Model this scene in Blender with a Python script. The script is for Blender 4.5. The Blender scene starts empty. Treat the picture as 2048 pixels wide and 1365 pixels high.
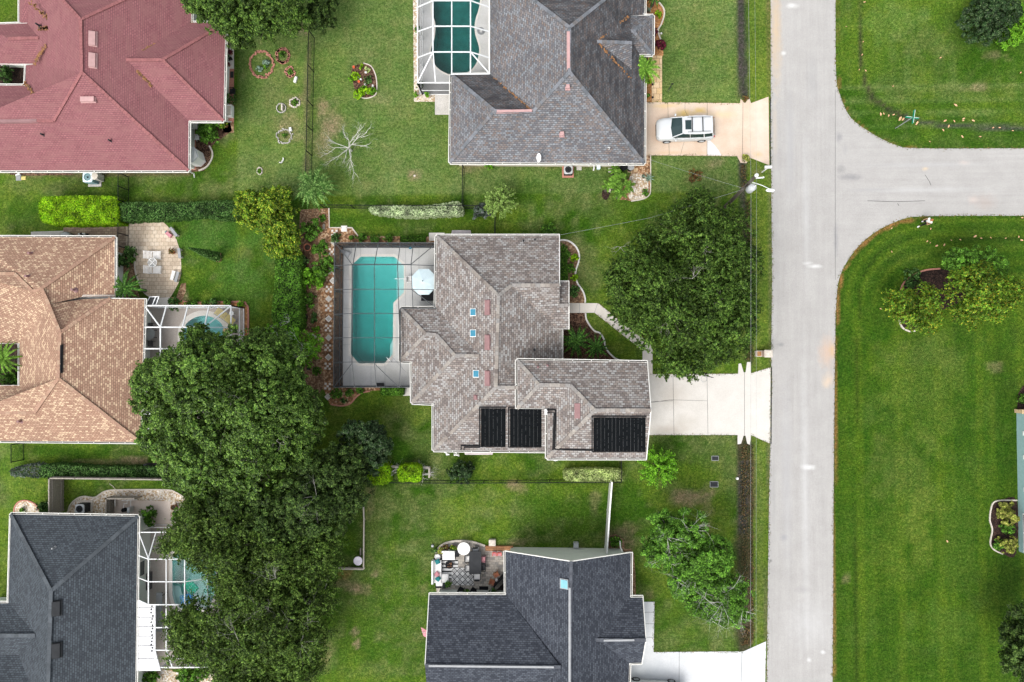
import bpy, bmesh, math, random
import numpy as np
from mathutils import Vector, Quaternion
random.seed(7)
C = bpy.context.scene.collection
R = math.radians
# ---------------------------------------------------------------- camera
F = 2048*24/36; H = 57.0; NX, NY = 1080, 715
dn = Vector(((NX-1024)/F, -(NY-682.5)/F, -1)).normalized()
Q = dn.rotation_difference(Vector((0, 0, -1)))
cd = bpy.data.cameras.new('camera'); cam = bpy.data.objects.new('camera', cd); C.objects.link(cam)
cd.lens = 24; cd.sensor_width = 36; cd.sensor_fit = 'HORIZONTAL'; cd.clip_start = .5; cd.clip_end = 2000
cam.location = (0, 0, H); cam.rotation_mode = 'QUATERNION'; cam.rotation_quaternion = Q
bpy.context.scene.camera = cam
def P(px, py, z=0.):
    d = Q @ Vector(((px-1024)/F, -(py-682.5)/F, -1)); t = (H-z)/-d.z
    return Vector((d.x*t, d.y*t, z))
def G(px, py, z):                      # ground point under what is seen at height z
    p = P(px, py, z); p.z = 0; return p
def mpx(r, z=0): return r*(H-z)/F
# ---------------------------------------------------------------- light
SUN_EL, SUN_AZ = 56, 213
w = bpy.data.worlds.new('World'); bpy.context.scene.world = w; w.use_nodes = True
nt = w.node_tree; bg = nt.nodes['Background']
sky = nt.nodes.new('ShaderNodeTexSky'); sky.sky_type = 'NISHITA'; sky.sun_disc = False
sky.sun_elevation = R(SUN_EL); sky.sun_rotation = R(SUN_AZ); sky.dust_density = 4; sky.ozone_density = 1
hs = nt.nodes.new('ShaderNodeHueSaturation'); hs.inputs['Saturation'].default_value = .25
nt.links.new(sky.outputs[0], hs.inputs['Color']); nt.links.new(hs.outputs[0], bg.inputs['Color'])
bg.inputs['Strength'].default_value = .15; vs0 = .1
sl = bpy.data.lights.new('sun', 'SUN'); so = bpy.data.objects.new('sun', sl); C.objects.link(so)
sl.energy = .65; sl.angle = R(30); sl.color = (1, .96, .9)
sd = Vector((math.sin(R(SUN_AZ))*math.cos(R(SUN_EL)), math.cos(R(SUN_AZ))*math.cos(R(SUN_EL)), math.sin(R(SUN_EL))))
so.rotation_mode = 'QUATERNION'; so.rotation_quaternion = sd.to_track_quat('Z', 'Y'); so.location = (0, 0, 80)
vs = bpy.context.scene.view_settings
vs.view_transform = 'Standard'; vs.look = 'None'; vs.exposure = 0.93; vs.gamma = 1
# ---------------------------------------------------------------- mesh builder
def root_loc(o):
    while o.parent: o = o.parent
    return o.location
class MB:
    def __init__(s): s.v = []; s.f = []; s.mi = []; s.m = 0
    def add(s, vs, fs):
        n = len(s.v); s.v += [tuple(v) for v in vs]; s.f += [tuple(i+n for i in f) for f in fs]; s.mi += [s.m]*len(fs); return s
    def box(s, c, d, rz=0, tilt=0):
        cx, cy, cz = c; a, b, h = d[0]/2, d[1]/2, d[2]/2; co, si = math.cos(rz), math.sin(rz); vs = []
        for z in (-h, h):
            for x, y in ((-a, -b), (a, -b), (a, b), (-a, b)):
                zz = z + x*tilt
                vs.append((cx+x*co-y*si, cy+x*si+y*co, cz+zz))
        return s.add(vs, [(3, 2, 1, 0), (4, 5, 6, 7), (0, 1, 5, 4), (1, 2, 6, 5), (2, 3, 7, 6), (3, 0, 4, 7)])
    def bar(s, a, b, w, h):
        a = Vector(a); b = Vector(b); d = (b-a)
        if d.length < 1e-5: return s
        d.normalize(); up = Vector((0, 0, 1)) if abs(d.z) < .95 else Vector((1, 0, 0))
        u = d.cross(up).normalized()*w/2; v = u.normalized().cross(d).normalized()*h/2
        vs = [a-u-v, a+u-v, a+u+v, a-u+v, b-u-v, b+u-v, b+u+v, b-u+v]
        return s.add(vs, [(0, 1, 2, 3), (7, 6, 5, 4), (1, 0, 4, 5), (2, 1, 5, 6), (3, 2, 6, 7), (0, 3, 7, 4)])
    def tube(s, pts, r, n=6, cap=True):
        pts = [Vector(p) for p in pts]; k = len(pts); rs = r if isinstance(r, (list, tuple)) else [r]*k
        vs = []; ref = Vector((.3, .2, 1)).normalized()
        for i, p in enumerate(pts):
            d = (pts[min(i+1, k-1)]-pts[max(i-1, 0)])
            d = d.normalized() if d.length > 1e-6 else Vector((0, 0, 1))
            u = d.cross(ref)
            if u.length < .05: u = d.cross(Vector((1, 0, 0)))
            u.normalize(); v = d.cross(u)
            for j in range(n):
                t = 2*math.pi*j/n; vs.append(p+(u*math.cos(t)+v*math.sin(t))*rs[i])
        fs = [(i*n+j, i*n+(j+1) % n, (i+1)*n+(j+1) % n, (i+1)*n+j) for i in range(k-1) for j in range(n)]
        if cap: fs += [tuple(range(n))[::-1], tuple(range((k-1)*n, k*n))]
        return s.add(vs, fs)
    def prism(s, poly, z0, z1, bottom=True):
        n = len(poly); vs = [(p[0], p[1], z0) for p in poly]+[(p[0], p[1], z1) for p in poly]
        fs = [tuple(range(n, 2*n))]+[(i, (i+1) % n, n+(i+1) % n, n+i) for i in range(n)]
        if bottom: fs.append(tuple(range(n))[::-1])
        return s.add(vs, fs)
    def sheet(s, poly, z): return s.add([(p[0], p[1], z) for p in poly], [tuple(range(len(poly)))])
    def lathe(s, c, prof, n=16, cap=True):
        vs = []; k = len(prof)
        for r, z in prof:
            for j in range(n):
                t = 2*math.pi*j/n; vs.append((c[0]+r*math.cos(t), c[1]+r*math.sin(t), c[2]+z))
        fs = [(i*n+j, i*n+(j+1) % n, (i+1)*n+(j+1) % n, (i+1)*n+j) for i in range(k-1) for j in range(n)]
        if cap: fs += [tuple(range(n))[::-1], tuple(range((k-1)*n, k*n))]
        return s.add(vs, fs)
    def ball(s, c, r, n=10):
        r = r if isinstance(r, (tuple, list)) else (r, r, r); m = n//2+1; vs = []; fs = []
        for i in range(m+1):
            a = math.pi*i/m
            for j in range(n):
                t = 2*math.pi*j/n
                vs.append((c[0]+r[0]*math.sin(a)*math.cos(t), c[1]+r[1]*math.sin(a)*math.sin(t), c[2]+r[2]*math.cos(a)))
        for i in range(m):
            for j in range(n): fs.append(((i+1)*n+j, (i+1)*n+(j+1) % n, i*n+(j+1) % n, i*n+j))
        return s.add(vs, fs)
    def build(s, name, mat, parent=None, smooth=False, origin=None):
        me = bpy.data.meshes.new(name)
        v = s.v
        if parent is not None: o0 = root_loc(parent)
        else:
            a = np.array(v); o0 = Vector(origin) if origin else Vector((a[:, 0].mean(), a[:, 1].mean(), a[:, 2].min()))
        me.from_pydata([(x-o0[0], y-o0[1], z-o0[2]) for x, y, z in v], [], s.f)
        for m in (mat if isinstance(mat, (list, tuple)) else [mat]): me.materials.append(m)
        if max(s.mi or [0]) > 0: me.polygons.foreach_set('material_index', s.mi)
        if smooth: me.polygons.foreach_set('use_smooth', [True]*len(s.f))
        me.update()
        o = bpy.data.objects.new(name, me); C.objects.link(o)
        if parent is not None: o.parent = parent
        else: o.location = o0
        return o
def tag(o, label=None, cat=None, group=None, kind=None):
    if label: o['label'] = label
    if cat: o['category'] = cat
    if group: o['group'] = group
    if kind: o['kind'] = kind
    return o
def thing(name, label, cat, loc=(0, 0, 0), group=None):
    o = bpy.data.objects.new(name, None); o.empty_display_size = .3; C.objects.link(o); o.location = loc
    return tag(o, label, cat, group)
def dup(o, loc=None, rz=None, label=None, sc=None, parent=None):
    c = o.copy(); C.objects.link(c)
    if parent is not None: c.parent = parent
    for ch in [x for x in C.objects if x.parent == o]: dup(ch, parent=c)
    if loc is not None: c.location = loc
    if rz is not None: c.rotation_euler = (0, 0, rz)
    if sc: c.scale = (sc, sc, sc) if not isinstance(sc, tuple) else sc
    if label: c['label'] = label
    return c
def smooth(pts, closed=False, k=5):
    n = len(pts); out = []
    for i in range(n if closed else n-1):
        g = (lambda j: pts[j % n]) if closed else (lambda j: pts[max(0, min(n-1, j))])
        p0, p1, p2, p3 = g(i-1), g(i), g(i+1), g(i+2)
        for t in range(k):
            t /= k
            out.append(tuple(.5*((2*p1[d])+(-p0[d]+p2[d])*t+(2*p0[d]-5*p1[d]+4*p2[d]-p3[d])*t*t+(-p0[d]+3*p1[d]-3*p2[d]+p3[d])*t**3) for d in (0, 1)))
    if not closed: out.append(tuple(pts[-1]))
    return out
def PP(pts, z=0): return [P(x, y, z) for x, y in pts]
def inside(x, y, poly):
    r = False; n = len(poly)
    for i in range(n):
        a, b = poly[i], poly[i-1]
        if (a[1] > y) != (b[1] > y) and x < (b[0]-a[0])*(y-a[1])/(b[1]-a[1])+a[0]: r = not r
    return r
def inset(poly, d):
    n = len(poly); area = sum(poly[i-1][0]*poly[i][1]-poly[i][0]*poly[i-1][1] for i in range(n))
    sg = 1 if area > 0 else -1; L = []
    for i in range(n):
        a, b = Vector(poly[i][:2]), Vector(poly[(i+1) % n][:2]); t = (b-a).normalized(); nn = Vector((-t.y, t.x))*sg
        L.append((a+nn*d, t))
    out = []
    for i in range(n):
        (p, t), (q, u) = L[i-1], L[i]; cr = t.x*u.y-t.y*u.x
        out.append(q.copy() if abs(cr) < .05 else p+t*(((q-p).x*u.y-(q-p).y*u.x)/cr))
    return [(v.x, v.y) for v in out]
# ---------------------------------------------------------------- materials
def newmat(name):
    m = bpy.data.materials.new(name); m.use_nodes = True; n = m.node_tree
    return m, n, n.nodes['Principled BSDF']
def N(nt, t, **k):
    n = nt.nodes.new('ShaderNode'+t)
    for a, b in k.items():
        if a in n.inputs.keys(): n.inputs[a].default_value = b
        else: setattr(n, a, b)
    return n
def L(nt, a, b): nt.links.new(a, b)
def c4(c): return (c[0], c[1], c[2], 1)
def mixc(nt, fac, a, b, mode='MIX'):
    m = nt.nodes.new('ShaderNodeMix'); m.data_type = 'RGBA'; m.blend_type = mode
    for sock, v in ((m.inputs[0], fac), (m.inputs[6], a), (m.inputs[7], b)):
        if isinstance(v, bpy.types.NodeSocket): nt.links.new(v, sock)
        elif isinstance(v, (tuple, list)): sock.default_value = c4(v)
        else: sock.default_value = v
    return m.outputs[2]
def ramp(nt, src, stops):
    r = nt.nodes.new('ShaderNodeValToRGB'); e = r.color_ramp.elements
    while len(e) < len(stops): e.new(.5)
    for i, (p, c) in enumerate(stops): e[i].position = p; e[i].color = c4(c) if isinstance(c, tuple) else (c, c, c, 1)
    nt.links.new(src, r.inputs[0]); return r.outputs[0]
def noise(nt, scale, detail=3, vec=None, rough=.55):
    n = N(nt, 'TexNoise'); n.inputs['Scale'].default_value = scale; n.inputs['Detail'].default_value = detail; n.inputs['Roughness'].default_value = rough
    if vec is None: vec = wpos(nt)
    nt.links.new(vec, n.inputs['Vector']); return n.outputs['Fac']
def wpos(nt):
    for n in nt.nodes:
        if n.bl_idname == 'ShaderNodeNewGeometry': return n.outputs['Position']
    return nt.nodes.new('ShaderNodeNewGeometry').outputs['Position']
def bump(nt, h, b, st=.3, dist=.02):
    n = N(nt, 'Bump'); n.inputs['Strength'].default_value = st; n.inputs['Distance'].default_value = dist
    nt.links.new(h, n.inputs['Height']); nt.links.new(n.outputs[0], b.inputs['Normal'])
def plain(name, col, rough=.6, var=.15, sc=3, metal=0, spec=.4):
    m, nt, b = newmat(name)
    f = noise(nt, sc, 4)
    L(nt, mixc(nt, 1., col, ramp(nt, f, [(.25, 1-var), (.75, 1+var)]), 'MULTIPLY'), b.inputs['Base Color'])
    b.inputs['Roughness'].default_value = rough; b.inputs['Metallic'].default_value = metal; b.inputs['Specular IOR Level'].default_value = spec
    return m
def spots(nt, col, lst):
    pos = wpos(nt); fine = noise(nt, 2.2, 4)
    for (px, py, rx, ry, c, st) in lst:
        p = P(px, py); mp = N(nt, 'Mapping', vector_type='POINT')
        sx, sy = 1/mpx(rx), 1/mpx(ry)
        mp.inputs['Location'].default_value = (-p.x*sx, -p.y*sy, 0); mp.inputs['Scale'].default_value = (sx, sy, 0)
        L(nt, pos, mp.inputs['Vector'])
        ln = N(nt, 'VectorMath', operation='LENGTH'); L(nt, mp.outputs[0], ln.inputs[0])
        ad = N(nt, 'Math', operation='ADD'); L(nt, ln.outputs['Value'], ad.inputs[0]); L(nt, fine, ad.inputs[1])
        fac = ramp(nt, ad.outputs[0], [(0, 0.), (1., 0.)]); r = fac.node
        # 0.5 (noise mean) + radius: fade between .95 and 1.5 -> rescale
        sc = N(nt, 'Math', operation='MULTIPLY'); L(nt, ad.outputs[0], sc.inputs[0]); sc.inputs[1].default_value = .6
        e = r.color_ramp.elements; e[0].position = .35; e[0].color = (st, st, st, 1); e[1].position = .92; e[1].color = (0, 0, 0, 1)
        L(nt, sc.outputs[0], r.inputs[0])
        col = mixc(nt, fac, col, c)
    return col
def ground_mat(name, c1, c2, rough=.9, sp=(), sc=1.2, fine=18, joints=None, contrast=.25):
    m, nt, b = newmat(name)
    col = mixc(nt, ramp(nt, noise(nt, sc, 5), [(.35, 0.), (.65, 1.)]), c1, c2)
    f = noise(nt, fine, 3)
    col = mixc(nt, 1., col, ramp(nt, f, [(.3, 1-contrast), (.7, 1+contrast)]), 'MULTIPLY')
    col = spots(nt, col, sp)
    L(nt, col, b.inputs['Base Color']); b.inputs['Roughness'].default_value = rough; b.inputs['Specular IOR Level'].default_value = .2
    bump(nt, f, b, .25, .01)
    return m
def chips(name, cols, scale=14, rough=.9):
    m, nt, b = newmat(name)
    v = N(nt, 'TexVoronoi'); v.inputs['Scale'].default_value = scale; L(nt, wpos(nt), v.inputs['Vector'])
    sep = N(nt, 'SeparateColor'); L(nt, v.outputs['Color'], sep.inputs[0])
    k = len(cols); col = ramp(nt, sep.outputs[0], [(i/(k-1) if k > 1 else 0, c) for i, c in enumerate(cols)])
    col.node.color_ramp.interpolation = 'CONSTANT' if k > 2 else 'LINEAR'
    col = mixc(nt, 1., col, ramp(nt, v.outputs['Distance'], [(0., 1.15), (.6, .75)]), 'MULTIPLY')
    col = mixc(nt, 1., col, ramp(nt, noise(nt, 1.1, 4), [(.3, .7), (.7, 1.2)]), 'MULTIPLY')
    L(nt, col, b.inputs['Base Color']); b.inputs['Roughness'].default_value = rough; b.inputs['Specular IOR Level'].default_value = .2
    bump(nt, v.outputs['Distance'], b, .6, .04)
    return m
def bricks(name, c1, c2, mortar, bw, rh, ms=.02, uv=True, third=None, rough=.85, streak=None, lo=.82, hi=1.15, bias=0.):
    m, nt, b = newmat(name)
    if uv: vec = N(nt, 'UVMap').outputs[0]
    else: vec = wpos(nt)
    t = N(nt, 'TexBrick'); t.inputs['Scale'].default_value = 1; t.inputs['Brick Width'].default_value = bw; t.inputs['Row Height'].default_value = rh
    t.inputs['Mortar Size'].default_value = ms; t.inputs['Mortar Smooth'].default_value = .3; t.inputs['Bias'].default_value = bias
    t.inputs['Color1'].default_value = c4(c1); t.inputs['Color2'].default_value = c4(c2); t.inputs['Mortar'].default_value = c4(mortar)
    L(nt, vec, t.inputs['Vector']); col = t.outputs['Color']
    if third:
        t2 = N(nt, 'TexBrick'); t2.inputs['Scale'].default_value = 1; t2.inputs['Brick Width'].default_value = bw; t2.inputs['Row Height'].default_value = rh
        t2.inputs['Mortar Size'].default_value = 0; t2.inputs['Color1'].default_value = (0, 0, 0, 1); t2.inputs['Color2'].default_value = (1, 1, 1, 1); t2.inputs['Bias'].default_value = 0
        mp = N(nt, 'Mapping'); mp.inputs['Location'].default_value = (bw*40, rh*66, 0); L(nt, vec, mp.inputs['Vector']); L(nt, mp.outputs[0], t2.inputs['Vector'])
        f = ramp(nt, t2.outputs['Color'], [(.62, 0.), (.8, .85)])
        mm = mixc(nt, t.outputs['Fac'], f, (0, 0, 0)); col = mixc(nt, mm, col, third)
    big = noise(nt, .55, 5, vec if not uv else None)
    col = mixc(nt, 1., col, ramp(nt, big, [(.3, lo), (.7, hi)]), 'MULTIPLY')
    col = mixc(nt, 1., col, ramp(nt, noise(nt, 9, 3), [(.3, .85), (.7, 1.15)]), 'MULTIPLY')
    if streak:
        mp = N(nt, 'Mapping'); mp.inputs['Scale'].default_value = (.5, 1.5, 1); L(nt, vec, mp.inputs['Vector'])
        s = noise(nt, 1.3, 6, mp.outputs[0], .65); col = mixc(nt, ramp(nt, s, [(.42, 0.), (.62, .75)]), col, streak)
    L(nt, col, b.inputs['Base Color']); b.inputs['Roughness'].default_value = rough; b.inputs['Specular IOR Level'].default_value = .25
    bump(nt, t.outputs['Fac'], b, -.5, .02)
    return m
def leafmat(name, dark, light, tip=None, tr=.3, rough=.55, tipamt=.25):
    m, nt, b = newmat(name)
    g = N(nt, 'NewGeometry'); a = N(nt, 'Attribute', attribute_name='clump')
    col = mixc(nt, ramp(nt, g.outputs['Random Per Island'], [(0, 0.), (.55, .3), (1, 1.)]), dark, light)
    if tip:
        col = mixc(nt, ramp(nt, noise(nt, 9, 1), [(.62-tipamt*.5, 0.), (.7-tipamt*.4, 1.)]), col, tip)
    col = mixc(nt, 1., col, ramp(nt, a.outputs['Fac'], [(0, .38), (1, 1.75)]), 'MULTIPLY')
    L(nt, col, b.inputs['Base Color']); b.inputs['Roughness'].default_value = rough; b.inputs['Specular IOR Level'].default_value = .15
    t = N(nt, 'BsdfTranslucent'); L(nt, col, t.inputs[0]); mx = N(nt, 'MixShader'); mx.inputs[0].default_value = tr
    L(nt, b.outputs[0], mx.inputs[1]); L(nt, t.outputs[0], mx.inputs[2]); L(nt, mx.outputs[0], nt.nodes['Material Output'].inputs['Surface'])
    return m
def screenmat(name, col, op):
    m, nt, b = newmat(name)
    b.inputs['Base Color'].default_value = c4(col); b.inputs['Roughness'].default_value = .8
    t = N(nt, 'BsdfTransparent'); mx = N(nt, 'MixShader'); mx.inputs[0].default_value = op
    L(nt, t.outputs[0], mx.inputs[1]); L(nt, b.outputs[0], mx.inputs[2]); L(nt, mx.outputs[0], nt.nodes['Material Output'].inputs['Surface'])
    return m
def islandmat(name, stops, rough=.85):
    m, nt, b = newmat(name); g = N(nt, 'NewGeometry')
    col = ramp(nt, g.outputs['Random Per Island'], stops)
    col = mixc(nt, 1., col, ramp(nt, noise(nt, 6, 3), [(.3, .8), (.7, 1.2)]), 'MULTIPLY')
    L(nt, col, b.inputs['Base Color']); b.inputs['Roughness'].default_value = rough; return m
M = {}
M['white'] = plain('white_paint', (.75, .75, .73), .5, .06)
M['gutter'] = plain('gutter_paint', (.78, .77, .72), .45, .1)
M['gutdirt'] = plain('gutter_dirt', (.05, .045, .035), .9, .4, 8)
M['black'] = plain('black_metal', (.009, .01, .012), .6, .2, 3, 0, .15)
M['darkgrey'] = plain('dark_grey', (.028, .03, .033), .7, .2, 3, 0, .2)
M['grey'] = plain('grey_metal', (.28, .29, .3), .5, .15)
M['bronze'] = plain('bronze_frame', (.06, .068, .072), .5, .15)
M['alu'] = plain('white_aluminium', (.78, .8, .8), .35, .05)
M['glass'] = plain('window_glass', (.02, .04, .042), .1, .1, 1, 0, .45)
M['stucco'] = plain('cream_stucco', (.55, .5, .42), .9, .08, 6)
M['stuccow'] = plain('pale_stucco', (.62, .66, .6), .9, .06, 6)
M['teal'] = plain('teal_siding', (.27, .42, .42), .85, .08, 4)
M['garage'] = plain('garage_panel', (.62, .6, .56), .6, .05)
M['concrete'] = ground_mat('deck_concrete', (.42, .4, .37), (.5, .48, .45), sc=.8)
M['deckgrey'] = ground_mat('pool_deck_paint', (.5, .5, .48), (.58, .58, .57), sc=.6, contrast=.1)
M['decktan'] = ground_mat('tan_deck', (.4, .35, .31), (.46, .41, .37), sc=.6, contrast=.12)
M['deckdark'] = ground_mat('shaded_deck', (.22, .21, .2), (.28, .27, .26), sc=.6, contrast=.12)
M['coping'] = ground_mat('coping_stone', (.6, .57, .52), (.68, .65, .6), sc=1, contrast=.1)
M['curb'] = ground_mat('curb_paint', (.62, .6, .55), (.75, .73, .7), sc=2, contrast=.15)
M['plaster'] = plain('pool_plaster', (.62, .7, .7), .8, .08, 1.2)
M['plastergreen'] = plain('pool_plaster_green', (.25, .36, .34), .8, .25, 1.2)
M['screen_d'] = screenmat('charcoal_roof_screen', (.02, .022, .025), .1)
M['screen_dw'] = screenmat('charcoal_wall_screen', (.012, .016, .022), .78)
M['screen_w'] = screenmat('pool_roof_screen', (.05, .05, .05), .1)
M['screen_ww'] = screenmat('pool_wall_screen', (.04, .04, .045), .55)
M['chain'] = screenmat('chain_link_mesh', (.01, .014, .01), .3)
M['bark'] = plain('bark', (.09, .078, .06), .95, .4, 9)
M['barkpale'] = plain('pale_bark', (.42, .4, .36), .9, .3, 9)
M['deadwood'] = plain('dead_wood', (.55, .54, .5), .9, .3, 9)
M['wood'] = bricks('cedar_planks', (.3, .13, .06), (.38, .2, .1), (.08, .04, .02), 3, .14, .01, uv=False)
M['greywood'] = plain('weathered_wood', (.3, .27, .23), .9, .3, 10)
M['mulch'] = chips('bark_mulch', [(.05, .026, .018), (.13, .07, .045), (.2, .12, .08), (.035, .02, .015)], 11)
M['mulchred'] = chips('brown_mulch', [(.26, .15, .085), (.38, .26, .16), (.17, .1, .06), (.46, .35, .24)], 9)
M['stonebed'] = chips('river_pebbles', [(.42, .24, .13), (.3, .15, .07), (.55, .38, .24), (.2, .11, .06), (.5, .3, .15)], 7)
M['whitegravel'] = chips('cream_gravel', [(.7, .6, .46), (.8, .74, .66), (.5, .36, .22), (.76, .68, .58)], 9)
M['orangegravel'] = chips('orange_gravel', [(.5, .22, .07), (.6, .32, .14), (.4, .2, .09), (.62, .45, .28)], 9)
M['darkmulch'] = chips('dark_mulch', [(.035, .02, .016), (.07, .04, .03), (.025, .016, .014), (.1, .065, .05)], 12)
M['pavercream'] = bricks('cream_pavers', (.54, .44, .33), (.62, .53, .42), (.34, .27, .2), .4, .34, .022, uv=False, third=(.5, .4, .3))
M['paverbrown'] = bricks('brown_pavers', (.3, .22, .16), (.38, .3, .22), (.14, .1, .08), .34, .2, .015, uv=False, third=(.24, .17, .13))
M['pavergrey'] = bricks('grey_pavers', (.38, .34, .3), (.5, .46, .4), (.22, .2, .17), .3, .2, .012, uv=False, third=(.22, .21, .2))
M['pavertan'] = bricks('orange_tiles', (.6, .42, .22), (.66, .5, .32), (.3, .18, .1), .5, .5, .02, uv=False)
M['terracotta'] = plain('terracotta', (.45, .16, .09), .8, .2)
M['redbrick'] = plain('pinkish_brick', (.42, .19, .14), .9, .3, 14)
M['pot'] = plain('glazed_pot', (.25, .12, .06), .5, .2)
M['soil'] = plain('soil', (.04, .026, .018), .95, .4, 12)
M['rock'] = plain('pale_rock', (.55, .5, .43), .9, .2, 8)
M['rust'] = plain('copper_vent', (.24, .135, .135), .7, .15)
M['ventpink'] = plain('pink_vent', (.45, .28, .27), .6, .1)
M['skyblue'] = plain('skylight_dome', (.04, .2, .29), .25, .15, 2)
M['solar'] = plain('solar_mat', (.004, .005, .006), .8, .3, 3, 0, .06)
M['silver'] = plain('car_silver', (.6, .62, .63), .3, .03, 1, .15)
M['carwhite'] = plain('car_white', (.56, .57, .57), .25, .03, 1)
M['tyre'] = plain('tyre', (.012, .012, .012), .8)
M['canvas'] = plain('pale_blue_canvas', (.66, .8, .84), .8, .05)
M['cushion'] = plain('white_cushion', (.75, .74, .72), .9, .06)
M['tealcloth'] = plain('teal_cloth', (.01, .16, .17), .8)
M['pinkcloth'] = plain('pink_cloth', (.5, .22, .25), .8)
M['yellow'] = plain('yellow_cloth', (.6, .5, .18), .8)
M['signgreen'] = plain('sign_green', (.0, .27, .15), .4)
M['acgrey'] = plain('ac_casing', (.42, .44, .45), .5)
M['acteal'] = plain('ac_teal', (.2, .33, .36), .5)
M['red'] = plain('red_plastic', (.5, .06, .04), .5)
M['orange'] = plain('orange_petals', (.75, .12, .03), .6)
M['pvc'] = plain('pvc_pipe', (.8, .8, .78), .4)
# ---------------------------------------------------------------- setting: lawn
LUSH = (.03, .08, .005); MID = (.053, .108, .0105); DRY = (.115, .142, .046); DIRT = (.25, .18, .12); MUD_AND_SHADE = (.035, .028, .02); DARKG = (.022, .045, .005); RUSTG = (.28, .12, .05)
_rg = {}
def vnoise(x, y, s, seed=0):
    if seed not in _rg: _rg[seed] = np.random.RandomState(seed).rand(256, 256)
    g = _rg[seed]; u = x/s+100; v = y/s+100; i = np.floor(u).astype(int); j = np.floor(v).astype(int); a = u-i; b = v-j
    a = a*a*(3-2*a); b = b*b*(3-2*b); i %= 256; j %= 256; i1 = (i+1) % 256; j1 = (j+1) % 256
    return (g[i, j]*(1-a)+g[i1, j]*a)*(1-b)+(g[i, j1]*(1-a)+g[i1, j1]*a)*b
def fbm(x, y, s, seed=0): return (vnoise(x, y, s, seed)+.5*vnoise(x, y, s/2, seed+1)+.25*vnoise(x, y, s/4, seed+2)+.15*vnoise(x, y, s/9, seed+3))/1.9
POOLS = {
 'main': [(721.4, 513.9), (788.5, 514), (807.7, 532), (807.7, 585), (786.6, 606.5), (786, 674), (785.5, 709), (769, 727), (717.5, 727), (702, 709), (703.4, 531)],
 'north': smooth([(864, -60), (864, 0), (866, 30), (871, 50), (869, 77), (862, 101), (866, 121), (877, 138), (903, 150), (935, 145), (952, 128), (958, 105), (957, 91), (950, 67), (950, 44), (957, 20), (960, 0), (962, -60)], True, 4),
 'west': [(408+42*math.cos(t*math.pi/16), 668+36*math.sin(t*math.pi/16)) for t in range(16, 33)]+[(450, 720), (440, 760), (420, 800), (390, 800), (368, 760), (366, 720)],
 'south': [(345, 1120), (345, 1190), (349, 1206), (360, 1216), (376, 1220), (400, 1222), (420, 1215), (432, 1180), (432, 1130), (415, 1100), (380, 1090), (352, 1100)],
}
POOLW = {k: PP(v) for k, v in POOLS.items()}
ax = np.concatenate([[-900, -400, -200, -100, -70], np.arange(-50, 48, .3), [60, 90, 180, 400, 900]])
ay = np.concatenate([[-900, -400, -180, -80, -45], np.arange(-32, 36, .3), [50, 80, 180, 400, 900]])
X, Y = np.meshgrid(ax, ay, indexing='ij'); nx_, ny_ = X.shape
col = np.zeros(X.shape+(3,))
def mixin(c, wt):
    global col
    wt = np.clip(wt, 0, 1)[..., None]; col = col*(1-wt)+np.array(c)*wt
n1 = fbm(X, Y, 6, 3); n2 = fbm(X, Y, 1.6, 11); n3 = fbm(X, Y, 14, 23)
col[...] = MID
mixin(LUSH, (n1-.42)*5)
mixin(DRY, (fbm(X, Y, .75, 131)-.5)*2.6*np.where(X < P(1480, 0).x, 1., .35)); mixin(LUSH, (fbm(X, Y, 1.1, 141)-.55)*3)
mixin(DRY, (n2-.5)*3.8*np.clip((n3-.3)*3, .15, 1)*np.where(X < P(1480, 0).x, .8, .28))
mixin((.095, .155, .014), np.clip((fbm(X, Y, 3.5, 41)-.5)*5, 0, .6))
mixin((.115, .17, .052), .5*((X < P(1480, 0).x) & (Y > P(0, 400).y) & (X > P(480, 0).x))*(.6+.8*fbm(X, Y, 5, 31))); mixin((.12, .17, .025), .45*((X > P(1495, 0).x) & (X < P(1545, 0).x)))
# mow stripes along the road on the right lawns, and faint diagonal ones elsewhere
xr = P(1668, 700).x; yb = P(0, 432).y; rt = (X > xr) & (Y < yb)
d = np.minimum(X-xr, np.where(Y < yb, yb-Y, 99)); 
st = np.sin((X-xr)*2*math.pi/1.07+.5*np.sin(Y*.05))*.55+np.sin((X-xr)*2*math.pi/3.3+1)*.75
dc = np.hypot(np.maximum(P(1850, 0).x-X, 0), np.maximum(Y-P(0, 620).y, 0)); st2 = np.sin(dc*2*math.pi/1.15)
cor = (X < P(1850, 0).x) & (Y > P(0, 620).y)
s_ = np.where(cor, st2, np.where(Y > P(0, 560).y, np.sin(Y*2*math.pi/1.15), st))
m_ = rt*(.5+.5*fbm(X, Y, 4, 77))
mixin((.026, .072, .003), rt*.62); mixin((.024, .062, .003), m_*np.clip(s_, 0, 1)*.5); mixin((.085, .135, .01), m_*np.clip(-s_, 0, 1)*.5)
rt2 = (X > xr) & (Y > P(0, 297).y); s2 = np.where(Y < P(0, 200).y, np.sin(Y*2*math.pi/1.1), np.sin(X*2*math.pi/1.2)*.3)
mixin(LUSH, rt2*.25); mixin((.12, .17, .05), rt2*np.clip(s2*.4+fbm(X, Y, 2, 5)-.5, 0, .5))
def blob(px, py, rx, ry, c, s=.8, nz=.7):
    p = P(px, py); q = np.hypot((X-p.x)/mpx(rx), (Y-p.y)/mpx(ry))+(fbm(X, Y, 1.1, 61)-.5)*3.4*nz
    mixin(c, s*(1 if c == LUSH else .72)*np.clip((1.25-q)*1.6, 0, 1))
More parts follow.
